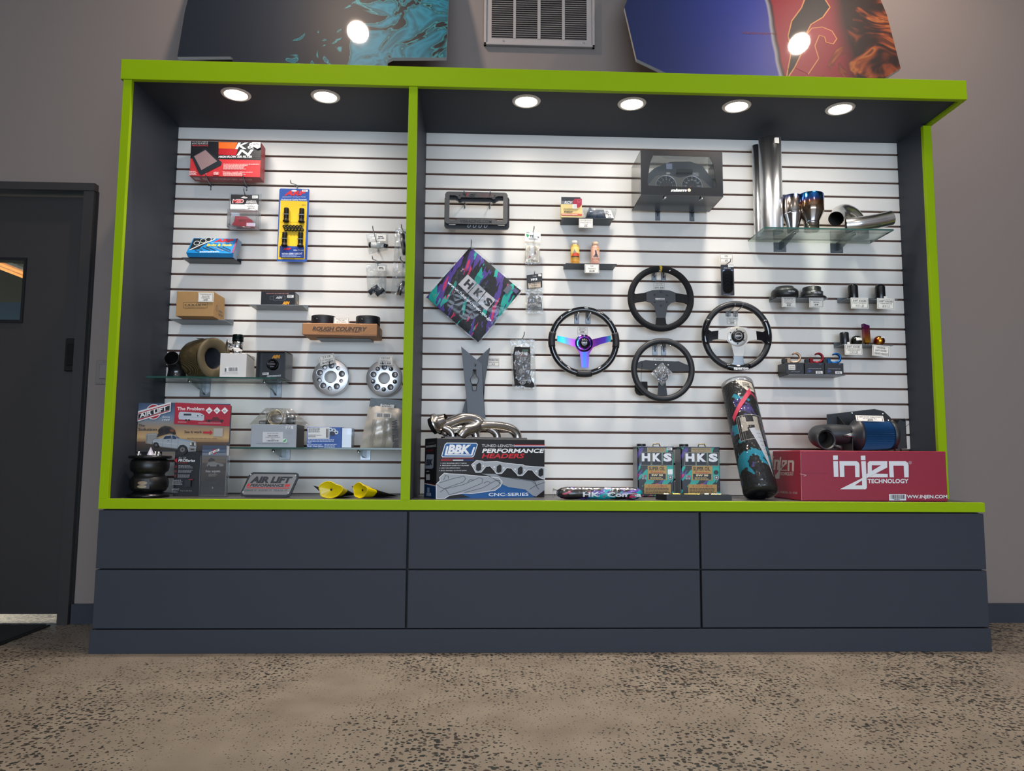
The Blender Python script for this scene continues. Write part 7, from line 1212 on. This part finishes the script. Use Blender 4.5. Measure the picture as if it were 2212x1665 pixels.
# ---- rolled floor mat leaning on the wall
t = thing('rolled_mat', 'tall rolled streak-patterned mat in film leaning against the slatwall', 'rolled mat', (1.540, -0.33, DZ)); RM = streak_mat('streak_mat', 9, -0.75, 3.2, 0.75, base='#121317', cols=(('#453b78', 0.57), ('#1c8fa4', 0.58), ('#b8344c', 0.67)))
ra = Vector((1.5405, -0.345, DZ+0.028)); rb_ = Vector((1.5365, -0.082, 1.150)); ez = (rb_-ra).normalized(); ex = Vector((1, 0, 0)); ex = (ex-ez*ex.dot(ez)).normalized(); ey = ez.cross(ex); LN = (rb_-ra).length; RR = 0.0745
part('mat_roll', t, lambda b: b.lathe([(0, 0), (RR-0.006, 0), (RR, 0.01), (RR, LN-0.012), (RR-0.008, LN-0.002), (0.03, LN+0.004), (0, LN-0.006)], RM, ra, seg=40, frame=(ex, ey, ez)))
part('film_wrap', t, lambda b: b.lathe([(0.02, -0.002), (RR-0.002, -0.002), (RR+0.0018, 0.012), (RR+0.0018, LN-0.01), (RR+0.001, LN+0.012), (RR-0.02, LN+0.018)], clear('mat_film', '#fafafa', 0.03, 0.12, crinkle=0.8, scale=50), ra, seg=40, frame=(ex, ey, ez)))
def onroll(s, v, n): a = (s-0.5)*2.6-PI/2; return tuple(ra+ex*((RR+0.0006+n)*math.cos(a))+ey*((RR+0.0006+n)*math.sin(a))*1.0+ez*(LN*v)) if ey.y > 0 else tuple(ra+ex*((RR+0.0006+n)*math.cos(a))-ey*((RR+0.0006+n)*math.sin(a))+ez*(LN*v))
p = Print(t, onroll, [(0, 0), (1, 0), (1, 1), (0, 1)], curve=(0, 0.05))
p.rect(0.15, 0.355, 0.80, 0.585, '#a9a49c'); p.rect(0.165, 0.360, 0.785, 0.580, '#131318'); p.text('H', 0.46, 0.495, 0.115, '#b9b0a2', w=0.42, bold=0.05); p.poly([(0.405, 0.485), (0.67, 0.475), (0.79, 0.905)], '#c4c6ca')
for k in range(6): p.rect(0.55+0.022*k, 0.53+0.035*k, 0.66+0.01*k, 0.535+0.035*k, '#8d8f94')
p.poly([(0.33, 0.015), (0.76, 0.035), (0.80, 0.122), (0.55, 0.122), (0.42, 0.07)], '#c9c0b0'); p.lines(0.47, 0.045, 0.24, 0.008, 3, '#4a4640'); p.bars(0.58, 0.082, 0.74, 0.100, '#3a362f'); p.line([(0.62, 0.128), (0.10, 0.36)], 0.05, '#b8344c')
# ---- red intake box with intake on top
t = carton('intake_box', 'long red cardboard box with a large white angular logo', 1.690, 2.345, -0.42, -0.11, DZ+0.0003, 0.839, mat('#8f1531', 0.5, grain=0.06, scale=14, bump=0.1), 0.003)
p = Print(t, face_y(1.690, 2.345, DZ, 0.839, -0.42), [(400, 580), (2020, 590), (2045, 1138), (410, 1130)]); WH = '#d9dade'
p.poly([(768, 635), (820, 635), (821, 682), (770, 684)], WH); p.poly([(770, 697), (822, 697), (826, 867), (775, 867)], WH); p.poly([(838, 697), (1030, 697), (1052, 712), (1060, 735), (1060, 870), (1012, 870), (1010, 745), (890, 745), (892, 868), (842, 868)], WH)
p.poly([(1075, 638), (1125, 636), (1127, 685), (1077, 686)], WH); p.poly([(1078, 698), (1130, 697), (1140, 985), (1125, 1003), (838, 1003), (1090, 880)], WH); p.poly([(1086, 905), (1087, 960), (1005, 960)], '#8f1531')
p.poly([(1150, 715), (1170, 697), (1368, 697), (1368, 742), (1150, 742)], WH); p.poly([(1150, 740), (1196, 740), (1196, 815), (1150, 840)], WH); p.poly([(1302, 740), (1368, 740), (1368, 765), (1138, 882), (1136, 838)], WH); p.poly([(1160, 872), (1240, 832), (1372, 835), (1372, 872)], WH); p.poly([(1385, 697), (1570, 697), (1598, 715), (1605, 745), (1605, 872), (1556, 872), (1550, 745), (1435, 745), (1440, 872), (1392, 872)], WH)
p.text('TECHNOLOGY', 1375, 935, 44, WH, w=455, bold=0.03); p.line([(1622+15*math.cos(a*PI/8), 713+15*math.sin(a*PI/8)) for a in range(17)], 3, WH); p.text('R', 1622, 721, 15, WH, w=11, bold=0.02); p.rect(1385, 1056, 1575, 1125, WH); p.bars(1402, 1062, 1562, 1108, '#3a3638'); p.text('WW.INJEN.COM', 1805, 1100, 34, WH, w=450, bold=0.03); p.lines(1440, 1112, 80, 6, 1, '#5a5658')
p.line([(408, 825), (720, 828)], 3, '#7a1029'); p.line([(398, 835), (470, 850), (440, 860)], 5, '#c9a2a2'); p.line([(405, 640), (440, 600), (470, 592)], 3, '#b5405a'); p.line([(408, 600), (412, 1125)], 4, '#b58a8d')
p = Print(t, face_x(1.690, -0.11, -0.42, DZ, 0.839, -1), [(95, 590), (400, 575), (410, 1130), (170, 1110)], name='side_printing'); W2 = '#b9a9a2'
p.poly([(107, 665), (122, 665), (122, 690), (107, 690)], W2); p.poly([(107, 708), (122, 708), (132, 830), (118, 830)], W2); p.poly([(132, 708), (182, 710), (190, 730), (190, 832), (172, 832), (170, 735), (152, 735), (155, 832), (138, 832)], W2); p.poly([(190, 672), (203, 672), (208, 925), (200, 932), (140, 930), (188, 850)], W2); p.poly([(215, 712), (268, 712), (268, 755), (212, 830), (272, 830), (272, 840), (205, 840), (205, 820), (250, 738), (228, 738), (228, 800), (215, 810)], W2); p.poly([(278, 712), (335, 712), (344, 735), (344, 845), (325, 845), (322, 740), (296, 740), (298, 842), (280, 842)], W2); p.text('TECHNOLOGY', 275, 890, 34, W2, w=135, bold=0.03); p.text('PLACE - POMONA - CA - 91768', 275, 1072, 20, W2, w=205, bold=0.01)
IZ = 0.8395
t = thing('air_intake', 'black cold air intake with a blue pleated cone filter on the red box', 'air intake', (2.0, -0.27, IZ))
NV = mat('#23262a', 0.45); BLU = mat('#1d4d78', 0.55, grain=0.15, scale=60)
part('filter', t, lambda b: b.lathe([(0.070, 0.0), (0.069, 0.05), (0.066, 0.10), (0.062, 0.150)], BLU, (2.025, -0.275, IZ+0.074), 'x', 96, rfun=lambda k, h: 1.0 if k % 2 else 0.86, smooth=False))
part('filter_collar', t, lambda b: b.lathe([(0.040, -0.055), (0.042, -0.040), (0.050, -0.028), (0.066, -0.014), (0.0725, -0.006), (0.0725, 0.003), (0.06, 0.004)], NV, (2.025, -0.275, IZ+0.074), 'x', 40)); part('filter_end', t, lambda b: b.lathe([(0.064, 0.146), (0.066, 0.150), (0.066, 0.164), (0.058, 0.17), (0, 0.17)], NV, (2.025, -0.275, IZ+0.074), 'x', 40))
part('intake_tube', t, lambda b: pipe_run(b, [(1.985, -0.275, IZ+0.074), (1.93, -0.272, IZ+0.078), (1.88, -0.268, IZ+0.078), (1.838, -0.285, IZ+0.072), (1.826, -0.325, IZ+0.058), (1.832, -0.365, IZ+0.050)], 0.044, NV, 0.040))
part('tube_mouth', t, lambda b: b.lathe([(0.0445, 0), (0.047, 0.004), (0.047, 0.014), (0.0445, 0.018), (0.040, 0.018), (0.039, 0.0)], NV, (1.831, -0.358, IZ+0.0505), seg=32, frame=(Vector((1, 0.15, 0)).normalized(), Vector((0.02, 0.2, 0.98)).normalized(), Vector((0.15, -0.97, -0.2)).normalized())))
part('tube_label', t, lambda b: b.prism([(1.787, IZ+0.052), (1.801, IZ+0.088), (1.810, IZ+0.082), (1.797, IZ+0.047)], -0.345, -0.3445, CARD)); part('nipple', t, lambda b: (b.tube([(1.868, -0.37, IZ+0.020), (1.890, -0.395, IZ+0.012)], 0.008, NV, 12), b.tube([(1.94, -0.315, IZ+0.068), (1.975, -0.335, IZ+0.072)], [0.006, 0.011], mat('#8a8d8f', 0.3, 0.8), 12)))
SHM = mat('#1b1d20', 0.45, grain=0.05, scale=40)
part('heat_shield', t, lambda b: (b.prism([(1.925, IZ+0.0005), (1.925, 1.012), (2.155, 1.040), (2.20, 1.030), (2.232, 1.000), (2.248, IZ+0.06), (2.248, IZ+0.012), (2.20, IZ+0.0005)], -0.188, -0.185, SHM), b.prism([(2.206, IZ+0.010), (2.250, IZ+0.013), (2.246, 0.975), (2.222, 0.985), (2.200, 0.955)], -0.285, -0.283, SHM), b.box(2.246, 2.249, -0.285, -0.186, IZ+0.012, 0.99, SHM)))
part('shield_divider', t, lambda b: (b.prism([(-0.186, IZ+0.0005), (-0.186, 1.012), (-0.20, 1.00), (-0.27, 0.955), (-0.325, 0.93), (-0.325, IZ+0.0005)], 1.974, 1.977, SHM, axis='x')))
for x, z in ((2.048, 1.018), (2.196, 1.016), (2.222, 0.985)): part('bolt', t, lambda b: b.lathe([(0.006, 0), (0.0055, 0.003), (0, 0.0032)], CHROME, (x, -0.188, z), 'y', 12))
for x in (2.20, 2.228): part('foot', t, lambda b: b.tube([(x, -0.27, IZ+0.001), (x, -0.27, IZ+0.02)], 0.004, BLACK, 8))
part('cable_tie', t, lambda b: b.tube([(2.247, -0.24, IZ+0.102), (2.27, -0.235, IZ+0.110), (2.300, -0.225, IZ+0.130)], 0.001, BLACK, 5))
price_card('price card resting on top of the blue pleated filter', 1.985, 2.112, 0.972, 1.000, -0.345, [('INJEN SHORT RAM INTAKE', 0.2, 0.62, 0.8, 0.005), ('09-19 Dodge Ram', 0.18, 0.36, 0.5, 0), ('$325', 0.2, 0.12, 0.2, 0.03)], tilt=-0.35, rot=0.02)
flush_prints()
